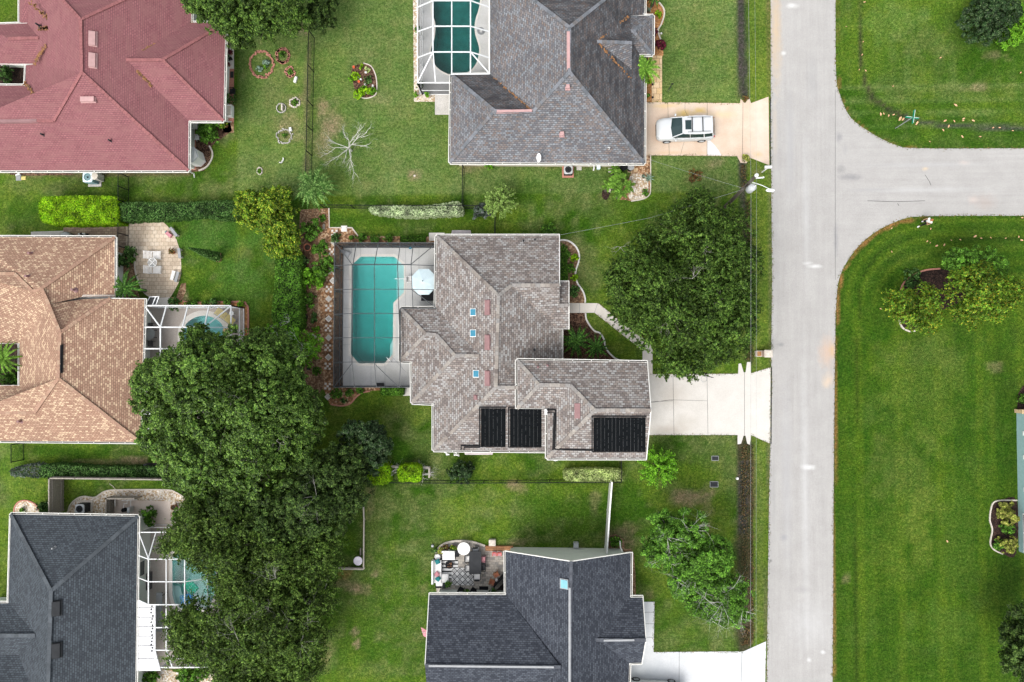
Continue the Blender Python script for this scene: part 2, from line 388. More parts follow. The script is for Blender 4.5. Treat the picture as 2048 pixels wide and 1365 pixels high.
def line(pts, wpx, c, s=.8, nz=.5, soft=1.5):
    dm = np.full(X.shape, 1e9); W = [P(*p) for p in pts]
    for a, b in zip(W, W[1:]):
        dx, dy = b.x-a.x, b.y-a.y; t = np.clip(((X-a.x)*dx+(Y-a.y)*dy)/(dx*dx+dy*dy+1e-9), 0, 1)
        dm = np.minimum(dm, np.hypot(X-a.x-t*dx, Y-a.y-t*dy))
    q = dm/mpx(wpx)+(fbm(X, Y, 1.1, 71)-.5)*2*nz
    mixin(c, s*np.clip((1.2-q)*soft, 0, 1))
D_ = 'x'
for b in [ # bare, dry and lush patches, with hedge shade painted in
 (660, 245, 28, 30, DIRT, .6), (650, 275, 22, 45, DIRT, .45), (800, 215, 35, 40, DRY, .6), (735, 90, 60, 50, DRY, .4), (760, 200, 20, 12, DIRT, .3), (720, 375, 22, 14, DRY, .6), (827, 350, 12, 8, DIRT, .7),
 (560, 190, 26, 80, DRY, .75), (585, 240, 22, 50, DIRT, .45), (575, 110, 40, 40, DRY, .5), (600, 60, 14, 10, DIRT, .9), (445, 260, 20, 30, DRY, .5), (500, 330, 60, 20, DRY, .35), (530, 170, 8, 50, DRY, .4),
 (945, 335, 20, 12, DIRT, .6), (960, 350, 22, 14, DRY, .6), (1125, 375, 30, 15, DRY, .5), (1055, 385, 50, 20, LUSH, .5), (1390, 352, 14, 10, DIRT, .8), (1430, 325, 16, 10, DIRT, .5), (1400, 340, 60, 25, DRY, .3),
 (1400, 60, 30, 60, DRY, .45), (1380, 170, 60, 15, DRY, .4), (1450, 110, 10, 70, DRY, .5), (1370, 20, 40, 20, DRY, .4), (1170, 530, 20, 25, DRY, .75), (1190, 560, 16, 26, DRY, .6), (1170, 500, 20, 14, DRY, .5), (1250, 430, 60, 30, LUSH, .5),
 (850, 440, 60, 10, LUSH, .5), (760, 440, 60, 10, LUSH, .5), (860, 905, 40, 35, DRY, .45), (815, 820, 20, 40, DRY, .35), (720, 830, 40, 30, DARKG, .35), (905, 880, 14, 60, LUSH, .4), (880, 915, 12, 15, DRY, .5),
 (1028, 973, 22, 14, DIRT, .8), (1000, 990, 30, 14, DRY, .6), (780, 1010, 70, 24, DRY, .5), (860, 1040, 90, 30, DRY, .25), (1190, 1000, 10, 20, DIRT, .4), (1120, 1010, 60, 30, LUSH, .3), (1190, 1080, 30, 30, DRY, .3), (1040, 1085, 25, 6, DIRT, .5),
 (1385, 1000, 34, 14, DIRT, .75), (1415, 1015, 14, 32, DIRT, .55), (1370, 990, 20, 10, DIRT, .5), (1340, 975, 30, 12, DRY, .4), (1440, 920, 20, 60, DRY, .35), (1240, 1080, 22, 20, DIRT, .6), (1260, 1050, 18, 14, DIRT, .35), (1330, 1280, 60, 14, DRY, .4), (1300, 1190, 14, 10, DIRT, .3), (1350, 1240, 40, 30, LUSH, .3),
 (700, 1170, 46, 12, DIRT, .6), (690, 1150, 16, 10, RUSTG, .4), (720, 1180, 22, 12, DIRT, .5), (710, 1265, 8, 7, DIRT, .8), (715, 1287, 6, 8, DIRT, .9), (750, 1150, 6, 6, DIRT, .9), (650, 1310, 12, 30, DIRT, .4), (830, 1260, 30, 40, DRY, .3), (760, 1340, 60, 20, DRY, .4), (820, 1130, 30, 20, LUSH, .4), (740, 1070, 22, 60, DRY, .5), (740, 1000, 10, 30, DIRT, .4),
 (680, 1000, 30, 30, LUSH, .3), (690, 1080, 25, 40, LUSH, .4), (355, 340, 50, 10, LUSH, .4), (60, 370, 60, 16, DRY, .5), (40, 430, 60, 30, LUSH, .7), (220, 370, 70, 16, DARKG, .5), (180, 372, 60, 10, MUD_AND_SHADE, .3), (60, 346, 70, 5, DIRT, .8),  # dark blobs just north of the lime hedge paint its cast shadow
 (430, 470, 90, 50, (.045, .125, .018), .75), (470, 560, 70, 60, (.045, .125, .018), .75), (400, 570, 40, 30, LUSH, .8), (160, 905, 120, 12, LUSH, .9), (210, 925, 100, 7, DIRT, .5), (270, 920, 30, 6, DIRT, .7), (20, 930, 30, 90, (.09, .16, .02), .6), (360, 980, 40, 20, LUSH, .6), (150, 985, 30, 10, MUD_AND_SHADE, .35), (55, 895, 20, 8, DARKG, .4),
 (370, 605, 6, 16, DIRT, .8), (1850, 80, 50, 40, DRY, .5), (1900, 90, 16, 26, DRY, .4), (1960, 180, 80, 12, DRY, .45), (1990, 112, 20, 10, DIRT, .5), (1950, 176, 18, 6, DIRT, .5), (1800, 40, 60, 30, (.12, .2, .05), .4), (1830, 150, 60, 40, DRY, .25),
 (1985, 735, 14, 10, DIRT, .4), (1850, 760, 70, 120, (.085, .13, .02), .5), (1800, 1000, 60, 160, (.085, .13, .018), .4), (1930, 1050, 40, 120, (.075, .125, .02), .4), (1850, 700, 60, 40, DRY, .2), (1800, 950, 60, 60, DRY, .15), (1840, 1060, 22, 60, (.15, .2, .03), .35), (1900, 1250, 60, 40, (.08, .14, .03), .25), (2000, 1180, 50, 70, DARKG, .5), (2010, 750, 30, 80, DARKG, .35), (1950, 960, 40, 140, LUSH, .3), (1690, 1160, 8, 10, DIRT, .4), (2020, 930, 12, 90, DARKG, .35),
 (1530, 1275, 12, 5, MUD_AND_SHADE, .8), (1425, 300, 60, 8, LUSH, .3), (1520, 345, 14, 8, DIRT, .4), (1490, 1260, 16, 14, (.12, .07, .05), .8), (975, 830, 60, 10, LUSH, .3)]: blob(*b)
line([(1483, -50), (1484, 60), (1487, 190)], 8, (.05, .05, .045), .95, .25, 3)
line([(1483, -50), (1484, 190)], 13, MUD_AND_SHADE, .35, .6)
line([(1486, 318), (1486, 370), (1490, 440), (1495, 520)], 7, (.05, .045, .04), .9, .4, 2)
line([(1490, 430), (1497, 560), (1498, 720)], 10, MUD_AND_SHADE, .7, .5)
line([(1488, 885), (1488, 1050), (1488, 1290)], 15, (.045, .038, .025), .85, .35, 2.5); line([(1487, 930), (1486, 1060)], 9, (.04, .042, .045), .7, .3, 2)
line([(1504, 885), (1504, 1290)], 4, (.09, .06, .04), .7, .5)
line([(1518, 0), (1520, 190)], 3, DRY, .4); line([(1520, 900), (1518, 1270)], 6, DRY, .3)
line([(1724, -40), (1722, 120), (1729, 165), (1745, 195), (1775, 217), (1810, 235)], 4, MUD_AND_SHADE, .75, .6, 1.5); line([(1810, 235), (1860, 248), (1950, 255), (2060, 255)], 4, (.05, .048, .045), .75, .5, 2)
line([(1735, 195), (1780, 225)], 7, MUD_AND_SHADE, .4, .6)
line([(1712, 1365), (1712, 900), (1714, 700), (1722, 560), (1760, 500), (1830, 475), (2048, 478)], 2.2, DARKG, .7, .4, 2)
line([(1664, 1400), (1667, 1000), (1671, 700), (1674, 600), (1682, 550), (1712, 502), (1750, 467), (1800, 443), (1850, 436)], 3, RUSTG, .65, .9)
line([(1673, 0), (1674, 150), (1682, 195), (1700, 237), (1740, 268), (1790, 292), (1840, 300), (2048, 299)], 2.5, (.2, .11, .04), .7, .7)
line([(1538, 0), (1540, 190)], 2.5, (.12, .09, .05), .6); line([(1541, 340), (1542, 730)], 2, (.1, .1, .06), .5); line([(1537, 890), (1531, 1290)], 2, (.12, .11, .07), .5)
line([(618, 90), (614, 200), (613, 350)], 6, (.12, .1, .06), .55, .6); line([(838, 0), (834, 190)], 5, (.25, .2, .15), .6, .4)
line([(30, 346), (380, 348)], 6, (.1, .07, .045), .7, .6); line([(905, 328), (1290, 330)], 5, (.12, .09, .05), .5, .6); line([(740, 968), (1240, 968)], 3, DARKG, .5)
vals = np.clip(col*(1+(fbm(X, Y, .7, 91)[..., None]-.5)*.35), .005, .6)
far_ = (X < -52) | (X > 48) | (Y < -33) | (Y > 38); vals[far_] = (.058, .108, .014)
fs = []; cx = (ax[:-1]+ax[1:])/2; cy = (ay[:-1]+ay[1:])/2
holes = []
for pw in POOLW.values():
    xs = [p.x for p in pw]; ys = [p.y for p in pw]; holes.append((min(xs)-.3, max(xs)+.3, min(ys)-.3, max(ys)+.3, pw))
def inhole(x, y):
    for h in holes:
        if h[0] < x < h[1] and h[2] < y < h[3]:
            for dx, dy in ((0, 0), (.3, 0), (-.3, 0), (0, .3), (0, -.3)):
                if inside(x+dx, y+dy, h[4]): return True
    return False
for i in range(nx_-1):
    for j in range(ny_-1):
        if not inhole(cx[i], cy[j]): fs.append((i*ny_+j, (i+1)*ny_+j, (i+1)*ny_+j+1, i*ny_+j+1))
me = bpy.data.meshes.new('lawn'); me.from_pydata(np.stack([X.ravel(), Y.ravel(), 0*X.ravel()], 1).tolist(), [], fs)
at = me.color_attributes.new('tint', 'FLOAT_COLOR', 'POINT'); rgba = np.ones((X.size, 4)); rgba[:, :3] = vals.reshape(-1, 3); at.data.foreach_set('color', rgba.ravel())
m, nt, b = newmat('grass')
a = N(nt, 'Attribute', attribute_name='tint')
f1 = noise(nt, 4.5, 5, rough=.75); f2 = noise(nt, 11, 2, rough=.7); f3 = noise(nt, 1.6, 3)
c_ = mixc(nt, 1., a.outputs['Color'], ramp(nt, f1, [(.3, (.4, .5, .4)), (.5, (.95, .97, .95)), (.7, (1.95, 1.65, 2.2))]), 'MULTIPLY')
c_ = mixc(nt, 1., c_, ramp(nt, f2, [(.3, .5), (.7, 1.5)]), 'MULTIPLY'); c_ = mixc(nt, 1., c_, ramp(nt, f3, [(.3, (.8, .92, .8)), (.7, (1.2, 1.06, 1.1))]), 'MULTIPLY')
L(nt, c_, b.inputs['Base Color']); b.inputs['Roughness'].default_value = .95; b.inputs['Specular IOR Level'].default_value = .1
bump(nt, f2, b, .8, .05)
me.materials.append(m); gr = bpy.data.objects.new('ground', me); C.objects.link(gr); tag(gr, kind='structure')
def struct(name, mb, mat): return tag(mb.build(name, mat), kind='structure')
def sheet(name, poly, mat, z=.008, h=None, hole=None):
    bm = bmesh.new(); loops = [poly]+(hole or [])
    if hole:
        es = []
        for lp in loops:
            vs_ = [bm.verts.new((p[0], p[1], z)) for p in lp]
            es += [bm.edges.new((vs_[i-1], vs_[i])) for i in range(len(vs_))]
        bmesh.ops.triangle_fill(bm, edges=es, use_beauty=True)
        for f in bm.faces:
            if f.normal.z < 0: f.normal_flip()
    else:
        f = bm.faces.new([bm.verts.new((p[0], p[1], z)) for p in poly]); f.normal_update()
        if f.normal.z < 0: f.normal_flip()
        if h:
            r = bmesh.ops.extrude_face_region(bm, geom=[f]); vv = [v for v in r['geom'] if isinstance(v, bmesh.types.BMVert)]
            for v in vv: v.co.z = z+h
            bmesh.ops.recalc_face_normals(bm, faces=bm.faces)
    me = bpy.data.meshes.new(name); bm.to_mesh(me); bm.free(); me.materials.append(mat)
    o = bpy.data.objects.new(name, me); C.objects.link(o); return tag(o, kind='structure')
# road
roadp = [(1541, -4000), (1541, -120), (1541, 0), (1542, 300), (1544, 560), (1541, 850), (1538, 1000), (1533, 1365), (1530, 1500), (1530, 4000)]
right = [(1660, 4000)]+smooth([(1660, 1500), (1665, 1365), (1667, 1000), (1670, 700), (1673, 600), (1681, 550), (1710, 501), (1750, 465), (1800, 441), (1850, 433), (2048, 432), (2300, 432)], False, 4)+[(6000, 432)]
top = [(6000, 297)]+smooth([(2300, 297), (2048, 297), (1840, 297), (1790, 290), (1740, 265), (1700, 234), (1680, 190), (1672, 150), (1671, 0), (1671, -120)], False, 4)+[(1671, -4000)]
GR = (.42, .41, .41); 
roadm = ground_mat('road_asphalt', (.348, .338, .325), (.378, .368, .354), sp=[
 (1552, 60, 14, 150, (.5, .38, .25), .75), (1585, 12, 14, 7, (.62, .62, .6), .7), (1567, 107, 7, 5, (.62, .62, .6), .8), (1630, 533, 18, 5, (.6, .6, .59), .8), (1615, 527, 12, 4, (.6, .6, .59), .6),
 (1562, 690, 9, 5, (.25, .25, .25), .9), (1655, 705, 22, 40, (.5, .36, .27), .7), (1664, 700, 8, 20, (.5, .33, .17), .7), (1657, 760, 14, 18, (.55, .42, .3), .6), (1650, 768, 10, 12, (.55, .45, .35), .5), (1970, 405, 30, 22, (.36, .31, .28), .6), (1945, 400, 12, 12, (.5, .42, .38), .5), (1850, 338, 8, 5, (.6, .46, .3), .6), (1928, 326, 14, 6, (.5, .42, .38), .5),
 (1617, 935, 16, 7, (.66, .66, .65), .85), (1568, 1075, 10, 9, (.28, .28, .29), .8), (1541, 1122, 4, 4, (.1, .1, .1), .8), (1646, 1305, 6, 5, (.66, .66, .66), .7), (1618, 1320, 6, 6, (.64, .64, .64), .6), (1579, 800, 5, 4, (.3, .3, .3), .5), (1620, 1250, 60, 60, (.48, .48, .48), .4),
 (1700, 355, 30, 8, (.2, .2, .21), .7), (1682, 340, 10, 12, (.22, .22, .22), .6), (1678, 275, 9, 14, (.22, .22, .23), .6), (1672, 480, 6, 40, (.22, .22, .23), .6), (1740, 380, 60, 4, (.28, .28, .28), .5), (1550, 260, 6, 80, (.5, .42, .33), .45), (1548, 1000, 6, 120, (.3, .3, .29), .4), (1605, 1180, 22, 8, (.26, .26, .26), .35), (1625, 160, 16, 60, (.29, .29, .29), .4), (1690, 300, 5, 12, (.3, .3, .3), .4), (1580, 300, 12, 140, (.36, .36, .365), .5), (1573, 950, 14, 240, (.37, .37, .38), .4), (1610, 980, 10, 330, (.49, .49, .49), .45), (1612, 420, 10, 180, (.49, .49, .49), .4), (1850, 380, 150, 7, (.48, .48, .48), .4), (1850, 330, 150, 6, (.38, .38, .39), .35)],
 sc=.7, fine=20, contrast=.14)
nt = roadm.node_tree; b = nt.nodes['Principled BSDF']; src = b.inputs['Base Color'].links[0].from_socket
sx_ = N(nt, 'SeparateXYZ'); L(nt, wpos(nt), sx_.inputs[0]); mk = ramp(nt, (lambda m_: (L(nt, sx_.outputs[0], m_.inputs[0]), m_.outputs[0])[1])(N(nt, 'MapRange', **{'From Min': P(1650, 400).x, 'From Max': P(1720, 400).x})), [(0, 0.), (1, 1.)])
for vec_, flip in (((3.2, .12, 1), 0), ((.12, 3.2, 1), 1)):
    mp = N(nt, 'Mapping'); mp.inputs['Scale'].default_value = vec_; L(nt, wpos(nt), mp.inputs['Vector']); s_ = ramp(nt, noise(nt, 1, 5, mp.outputs[0], .7), [(.3, .93), (.7, 1.05)])
    sw = mixc(nt, mk, (1., 1., 1.) if flip else s_, s_ if flip else (1., 1., 1.)); src = mixc(nt, 1., src, sw, 'MULTIPLY')
L(nt, src, b.inputs['Base Color'])
sheet('road', PP(roadp+right+top), roadm, .012)
mb = MB()
for a, b2, wd in [((1670.5, 180), (1670.5, 560), .02), ((1671, 640), (1668, 1000), .015)]:
    mb.bar(P(*a, .016), P(*b2, .016), wd, .004)
for q in [[(1735, 402), (1790, 404), (1850, 402)], [(1850, 350), (1858, 362), (1862, 371)], [(1795, 407), (1798, 412)]]:
    for i in range(len(q)-1): mb.bar(P(*q[i], .016), P(*q[i+1], .016), .03, .004)
struct('road_crack', mb, M['darkgrey'])
# driveways
dm = lambda nm, c1, c2, sp: ground_mat(nm, c1, c2, sp=sp, sc=.8, fine=16, contrast=.07)
drive_main = [(1299, 749), (1476, 748), (1477, 728), (1482, 727), (1487, 745), (1491, 745), (1494, 724.5), (1501, 724.5), (1502, 747), (1541, 735), (1540.5, 888), (1502, 870.5), (1499.5, 890), (1494, 887), (1491, 872), (1487, 872), (1482, 888), (1475, 889), (1475, 870.5), (1280, 870.5), (1280, 749)]
sheet('driveway', PP(drive_main), dm('driveway_main', (.545, .52, .48), (.59, .565, .525), [(1345, 790, 40, 30, (.44, .39, .33), .4), (1340, 860, 50, 14, (.42, .36, .3), .55), (1370, 845, 30, 20, (.43, .39, .33), .4), (1320, 760, 16, 10, (.42, .38, .33), .4)]), .02)
drive_n = [(1280, 205), (1480, 207), (1481, 198), (1490, 207), (1498, 196), (1502, 207), (1537, 194), (1538.5, 331), (1500, 316), (1493, 327), (1481, 326), (1474, 313), (1280, 311)]
sheet('driveway', PP(drive_n), dm('driveway_peach', (.57, .44, .335), (.62, .51, .41), [(1368, 228, 22, 12, (.6, .42, .12), .8), (1400, 222, 20, 8, (.6, .42, .12), .8), (1330, 212, 40, 6, (.62, .46, .2), .6), (1440, 230, 40, 10, (.68, .52, .3), .5), (1340, 306, 50, 6, (.55, .38, .22), .5), (1520, 255, 20, 60, (.62, .55, .47), .7), (1515, 310, 12, 8, (.55, .4, .2), .6), (1420, 306, 40, 6, (.58, .42, .25), .4), (1310, 255, 20, 40, (.62, .46, .37), .4)]), .02)
sheet('driveway_patch', PP([(1414.5, 276), (1419, 280), (1430, 292), (1438, 302), (1443, 311.5), (1414.5, 311.5)]), dm('patch', (.62, .61, .6), (.64, .63, .62), []), .025)
drive_s = [(1240, 1312), (1286, 1312), (1287, 1204), (1309, 1204), (1307.5, 1304.5), (1487, 1303), (1532, 1283), (1528, 1460), (1240, 1460)]
sheet('driveway', PP(drive_s), dm('driveway_white', (.54, .555, .565), (.6, .61, .62), [(1310, 1340, 50, 26, (.44, .47, .5), .6), (1320, 1365, 40, 14, (.5, .53, .57), .5)]), .02)
mb = MB()
def joint(a, b2, w=.022): mb.bar(P(*a, .027), P(*b2, .027), w, .004)
for a, b2 in [((1346, 749), (1348, 870)), ((1414, 749), (1416, 870)), ((1489, 745), (1489, 872)), ((1301, 804), (1346, 802)), ((1335.5, 205), (1338.5, 311)), ((1414.5, 206), (1414, 311)), ((1486, 206), (1485, 313)), ((1358.5, 1305), (1358, 1400)), ((1484, 1304), (1481, 1400)),
              ((1287, 1225), (1308, 1225)), ((1287, 1248), (1308, 1248)), ((1287, 1275), (1308, 1275))]: joint(a, b2)
for q in [[(1370, 206), (1370, 222), (1375, 232)], [(1369, 282), (1365, 295), (1361, 311)], [(1301, 806), (1340, 800), (1414, 802)]]:
    for i in range(len(q)-1): joint(q[i], q[i+1], .018)
struct('driveway_joint', mb, M['darkgrey'])
mb = MB()
for a, b2 in [((1543, 735), (1542, 888)), ((1540.5, 196), (1541, 331))]: mb.bar(P(*a, .018), P(*b2, .018), .09, .012)
struct('gutter_strip', mb, M['darkgrey'])
walk = [(1120, 606.5), (1196.6, 607), (1250, 650), (1290, 680), (1300, 687), (1305, 696), (1305, 750), (1285, 750), (1285, 701), (1245, 670), (1189, 626), (1120, 626.5)]
sheet('path', PP(walk), dm('path_concrete', (.6, .56, .5), (.66, .62, .57), []), .016)
mb = MB()
for a, b2 in [((1159, 607), (1159, 626)), ((1195, 608), (1189, 626)), ((1222, 628), (1210, 642)), ((1243, 646), (1233, 660)), ((1305, 698), (1285, 702)), ((1285, 723), (1305, 723))]: mb.bar(P(*a, .021), P(*b2, .021), .03, .004)
struct('path_joint', mb, M['grey'])
sheet('path', PP([(1302, 112), (1324, 112), (1324, 206), (1304, 206)]), M['pavertan'], .016)
# beds
def bed(poly, mat, z=.01, sm=True): return sheet('garden_bed', PP(smooth(poly, True, 4) if sm else poly), M[mat], z)
bed([(1118, 481), (1135, 482), (1150, 492), (1158, 508), (1157, 525), (1152, 540), (1151, 552), (1155, 567), (1165, 582), (1170, 596), (1170, 608), (1110, 608), (1110, 481)], 'mulchred', .009, False)
bed([(1110, 625), (1171, 625), (1173, 640), (1182, 655), (1190, 663), (1200, 667), (1208, 680), (1211, 695), (1222, 710), (1240, 721), (1285, 724), (1285, 732), (1110, 732)], 'mulch', .009, False)
bed([(600, 420), (658, 417), (659, 456), (665, 456), (704, 456), (716, 472), (860, 474), (875, 474), (875, 500), (690, 500), (690, 770), (735, 778), (712, 790), (700, 806), (680, 812), (660, 810), (648, 780), (620, 770), (600, 700), (596, 600)], 'stonebed', .009, False)
bed([(600, 420), (640, 417), (636, 470), (640, 520), (630, 560), (638, 610), (625, 660), (640, 720), (650, 770), (630, 800), (600, 740), (596, 600)], 'mulchred', .013, False)
bed([(672, 772), (822, 772), (822, 778), (740, 782), (712, 792), (700, 808), (678, 812), (660, 808), (655, 775)], 'stonebed', .012, False)
bed([(1296, 0), (1318, 8), (1328, 22), (1327, 45), (1317, 62), (1324, 90), (1324, 115), (1290, 115), (1290, 0)], 'orangegravel', .009)
bed([(1296, -50), (1312, -50), (1320, 2), (1290, 2)], 'orangegravel', .009, False)
bed([(1288, 112), (1305, 112), (1304, 206), (1288, 206)], 'orangegravel', .011, False)
bed([(1252, 108), (1296, 108), (1296, 160), (1252, 160)], 'darkmulch', .0135, False)
bed([(1290, 311), (1300, 311), (1301, 370), (1299, 390), (1285, 399), (1262, 402), (1250, 400), (1238, 395), (1262, 345), (1252, 333), (1288, 331)], 'stonebed', .009)
bed([(1262, 350), (1290, 352), (1297, 375), (1290, 396), (1262, 401), (1256, 380)], 'whitegravel', .0125)
bed([(1206, 372), (1214, 366), (1222, 380), (1214, 400), (1204, 394)], 'darkmulch', .009)
bed([(703, 140), (712, 131), (728, 127), (742, 134), (751, 150), (754, 170), (752, 188), (741, 196), (726, 194), (712, 184), (706, 166)], 'mulch', .009)
bed([(1800, 590), (1806, 568), (1824, 552), (1850, 541), (1880, 538), (1910, 545), (1935, 570), (1925, 600), (1890, 618), (1850, 640), (1830, 663), (1808, 660), (1798, 640)], 'darkmulch', .009)
bed([(1982, 1020), (1986, 1006), (2000, 1001), (2034, 1002), (2032, 1108), (2005, 1108), (1988, 1100), (1980, 1086), (1984, 1060), (1978, 1040)], 'darkmulch', .009)
bed([(2060, 768), (2046, 772), (2036, 788), (2034, 820), (2060, 820)], 'darkmulch', .009, False)
bed([(28, 1030), (30, 1014), (40, 1003), (56, 1002), (72, 1010), (80, 1024), (80, 1040), (28, 1040)], 'whitegravel', .009)
bed([(136, 1040), (140, 1016), (152, 1000), (168, 994), (190, 996), (210, 984), (240, 981), (330, 981), (350, 985), (372, 1000), (386, 1018), (402, 1024), (400, 1050), (370, 1075), (290, 1075), (270, 1040)], 'whitegravel', .009)
bed([(320, 1335), (330, 1340), (395, 1352), (430, 1345), (470, 1300), (480, 1330), (450, 1350), (400, 1372), (330, 1372), (310, 1372)], 'whitegravel', .009)
bed([(262, 1340), (345, 1340), (345, 1400), (262, 1400)], 'stonebed', .0085, False)
bed([(340, 599), (352, 598), (366, 604), (385, 607), (480, 605), (492, 610), (496, 620), (494, 700), (480, 700), (480, 616), (340, 616)], 'orangegravel', .009, False)
bed([(256, 492), (266, 490), (271, 500), (269, 530), (271, 570), (280, 596), (292, 612), (230, 612), (230, 490)], 'mulchred', .009, False)
bed([(365, 600), (372, 582), (372, 566), (362, 568), (352, 598)], 'mulchred', .0085, False)
bed([(365, 244), (460, 244), (464, 262), (440, 280), (424, 292), (420, 325), (408, 342), (370, 346)], 'mulch', .009, False)
bed([(446, 80), (468, 80), (468, 266), (446, 266)], 'mulchred', .009, False)
bed([(1262, 1098), (1268, 1110), (1271, 1150), (1272, 1198), (1240, 1198), (1240, 1098)], 'mulchred', .009, False)
bed([(1212, 1074), (1230, 1068), (1248, 1080), (1250, 1102), (1214, 1100)], 'mulchred', .0085, False)
bed([(20, 340), (130, 342), (150, 350), (60, 352), (20, 350)], 'mulch', .0085, False)
bed([(-30, 120), (60, 120), (60, 182), (-30, 182)], 'soilbed' if 'soilbed' in M else 'darkmulch', .009, False)
bed([(-30, 676), (48, 676), (48, 775), (-30, 775)], 'darkmulch', .009, False)
bed([(826, 0), (840, 0), (838, 186), (902, 190), (902, 204), (828, 204)], 'whitegravel', .009, False)
bed([(826, -60), (840, -60), (840, 2), (826, 2)], 'whitegravel', .0085, False)
# patios and slabs
patio = smooth([(322, 441), (340, 458), (355, 485), (362, 520), (361, 555), (350, 580), (341, 595)], False, 4)
sheet('patio', PP([(252, 440)]+patio+[(330, 598), (300, 594), (288, 583), (280, 566), (270, 540), (270, 505), (252, 495)]), M['pavercream'], .016)
sheet('patio', PP([(127, 446), (252, 440), (252, 497), (232, 495), (127, 480)]), M['paverbrown'], .015)
sheet('slab', PP([(62, 464), (127, 462), (127, 482), (62, 482)]), M['concrete'], .015)
sheet('slab', PP([(300, 597), (340, 595), (340, 614), (296, 614)]), M['coping'], .018)
fp = smooth([(872, 1122), (874, 1100), (890, 1087), (915, 1082), (945, 1084), (970, 1092)], False, 4)
sheet('patio', PP([(873, 1200)]+fp+[(1020, 1094), (1020, 1200)]), M['pavergrey'], .016)
sheet('slab', PP([(870, 190), (898, 190), (898, 230), (870, 230)]), M['concrete'], .018)
sheet('slab', PP([(229, 1000), (341, 1003), (341, 1060), (296, 1060), (229, 1040)]), dm('pink_pad', (.6, .5, .43), (.66, .57, .5), []), .018)
sheet('slab', PP([(858, 466), (889, 466), (889, 482), (858, 482)]), M['coping'], .018)
sheet('slab', PP([(806, 775), (824, 775), (824, 792), (806, 792)]), M['coping'], .018)
sheet('slab', PP([(448, 90), (468, 90), (468, 138), (448, 138)]), M['coping'], .016)
sheet('slab', PP([(448, 138), (468, 138), (468, 245), (448, 245)]), M['redbrick'], .015)
sheet('slab', PP([(372, 245), (392, 245), (392, 340), (372, 340)]), M['redbrick'], .015)
sheet('slab', PP([(302, 885), (318, 885), (330, 925), (308, 930)]), M['redbrick'], .015)
# curbs: low edging laid along the beds
def edging(pts, label, mat='curb', w_=.13, h_=.09, sm=True, name='garden_edging'):
    q = [Vector((x.x, x.y)) for x in PP(smooth(pts, False, 5) if sm else pts)]; l, r = [], []
    for i, p in enumerate(q):
        t = (q[min(i+1, len(q)-1)]-q[max(i-1, 0)]).normalized(); n = Vector((-t.y, t.x))*w_/2; l.append(p+n); r.append(p-n)
    mb = MB(); k = len(q); vs_ = [(p.x, p.y, z) for p, z in [(p, .0) for p in l]+[(p, h_) for p in l]+[(p, h_) for p in r]+[(p, .0) for p in r]]
    mb.add(vs_, [(a*k+i, a*k+i+1, (a+1)*k+i+1, (a+1)*k+i) for a in range(3) for i in range(k-1)]+[(0, k, 2*k, 3*k), (k-1, 4*k-1, 3*k-1, 2*k-1)])
    return tag(mb.build(name, M[mat]), label, 'edging')
edging([(1118, 481), (1135, 482), (1150, 492), (1158, 508), (1157, 525), (1152, 540), (1151, 552), (1155, 567), (1165, 582), (1170, 596), (1170, 606)], 'white curved kerb edging round the front mulch bed north of the walkway')
edging([(1171, 627), (1173, 640), (1182, 655), (1190, 663), (1200, 667), (1208, 680), (1211, 695), (1222, 710), (1240, 721), (1285, 724)], 'white wavy kerb edging beside the palms, south of the walkway')
edging([(704, 456), (716, 472)], 'short diagonal stone edging at the rock garden corner', 'rock', .1, .06, False)
edging([(658, 417), (659, 456), (704, 456)], 'thin cream edging line between lawn and rock garden', 'rock', .1, .06, False)
edging([(740, 783), (725, 786), (712, 795), (700, 808), (682, 812), (662, 809)], 'curved brown edging at the south end of the rock garden', 'redbrick', .12, .07)
edging([(1318, 6), (1327, 18), (1328, 32), (1322, 50), (1316, 62), (1321, 80)], 'pale curved edging of the orange gravel bed by the grey house front', 'rock', .12, .08)
edging([(1301, 311), (1301, 375), (1298, 391), (1285, 399), (1262, 403)], 'grey edging curving round the pebble bed south of the peach driveway', 'rock', .08, .06)
edging([(727, 127), (742, 133), (751, 150), (754, 172), (751, 190), (735, 197), (722, 195), (710, 184)], 'thin tan border round the oval flower island', 'rock', .08, .05)
edging([(1799, 588), (1806, 568), (1824, 552), (1850, 541), (1880, 538)], 'brown curved edging of the dark mulch island on the right lawn, upper side', 'redbrick', .12, .07)
edging([(1798, 640), (1804, 655), (1818, 663), (1830, 662)], 'grey curved edging at the foot of the left orange-flowered tree', 'rock', .12, .07)
edging([(2034, 1001), (2000, 1001), (1986, 1006), (1981, 1020), (1979, 1040), (1984, 1060), (1980, 1086), (1988, 1100), (2005, 1108)], 'light edging round the dark mulch bed of the teal house', 'rock', .1, .07)
edging([(28, 1030), (30, 1014), (40, 1003), (56, 1002), (72, 1010), (80, 1024)], 'round brown edging of the small white gravel circle', 'redbrick', .1, .06)
edging([(136, 1030), (140, 1012), (152, 999), (168, 993), (190, 995), (210, 983), (240, 980), (330, 980), (352, 985), (372, 999), (388, 1018), (404, 1025)], 'long grey edging of the cream gravel bed behind the slate house', 'rock', .1, .06)
edging([(395, 1352), (420, 1348), (440, 1335), (462, 1318), (472, 1290)], 'cream edging of the gravel strip under the lower elm', 'rock', .12, .07)
edging([(341, 597), (356, 598), (372, 605), (400, 606), (480, 604), (493, 610), (497, 624), (496, 690)], 'brick edging bending round the orange gravel beside the white pool enclosure', 'redbrick', .14, .08)
edging([(419, 292), (425, 305), (424, 318), (414, 334), (398, 342)], 'rough stone edging curving by the shed of the red roof house', 'rock', .12, .08)
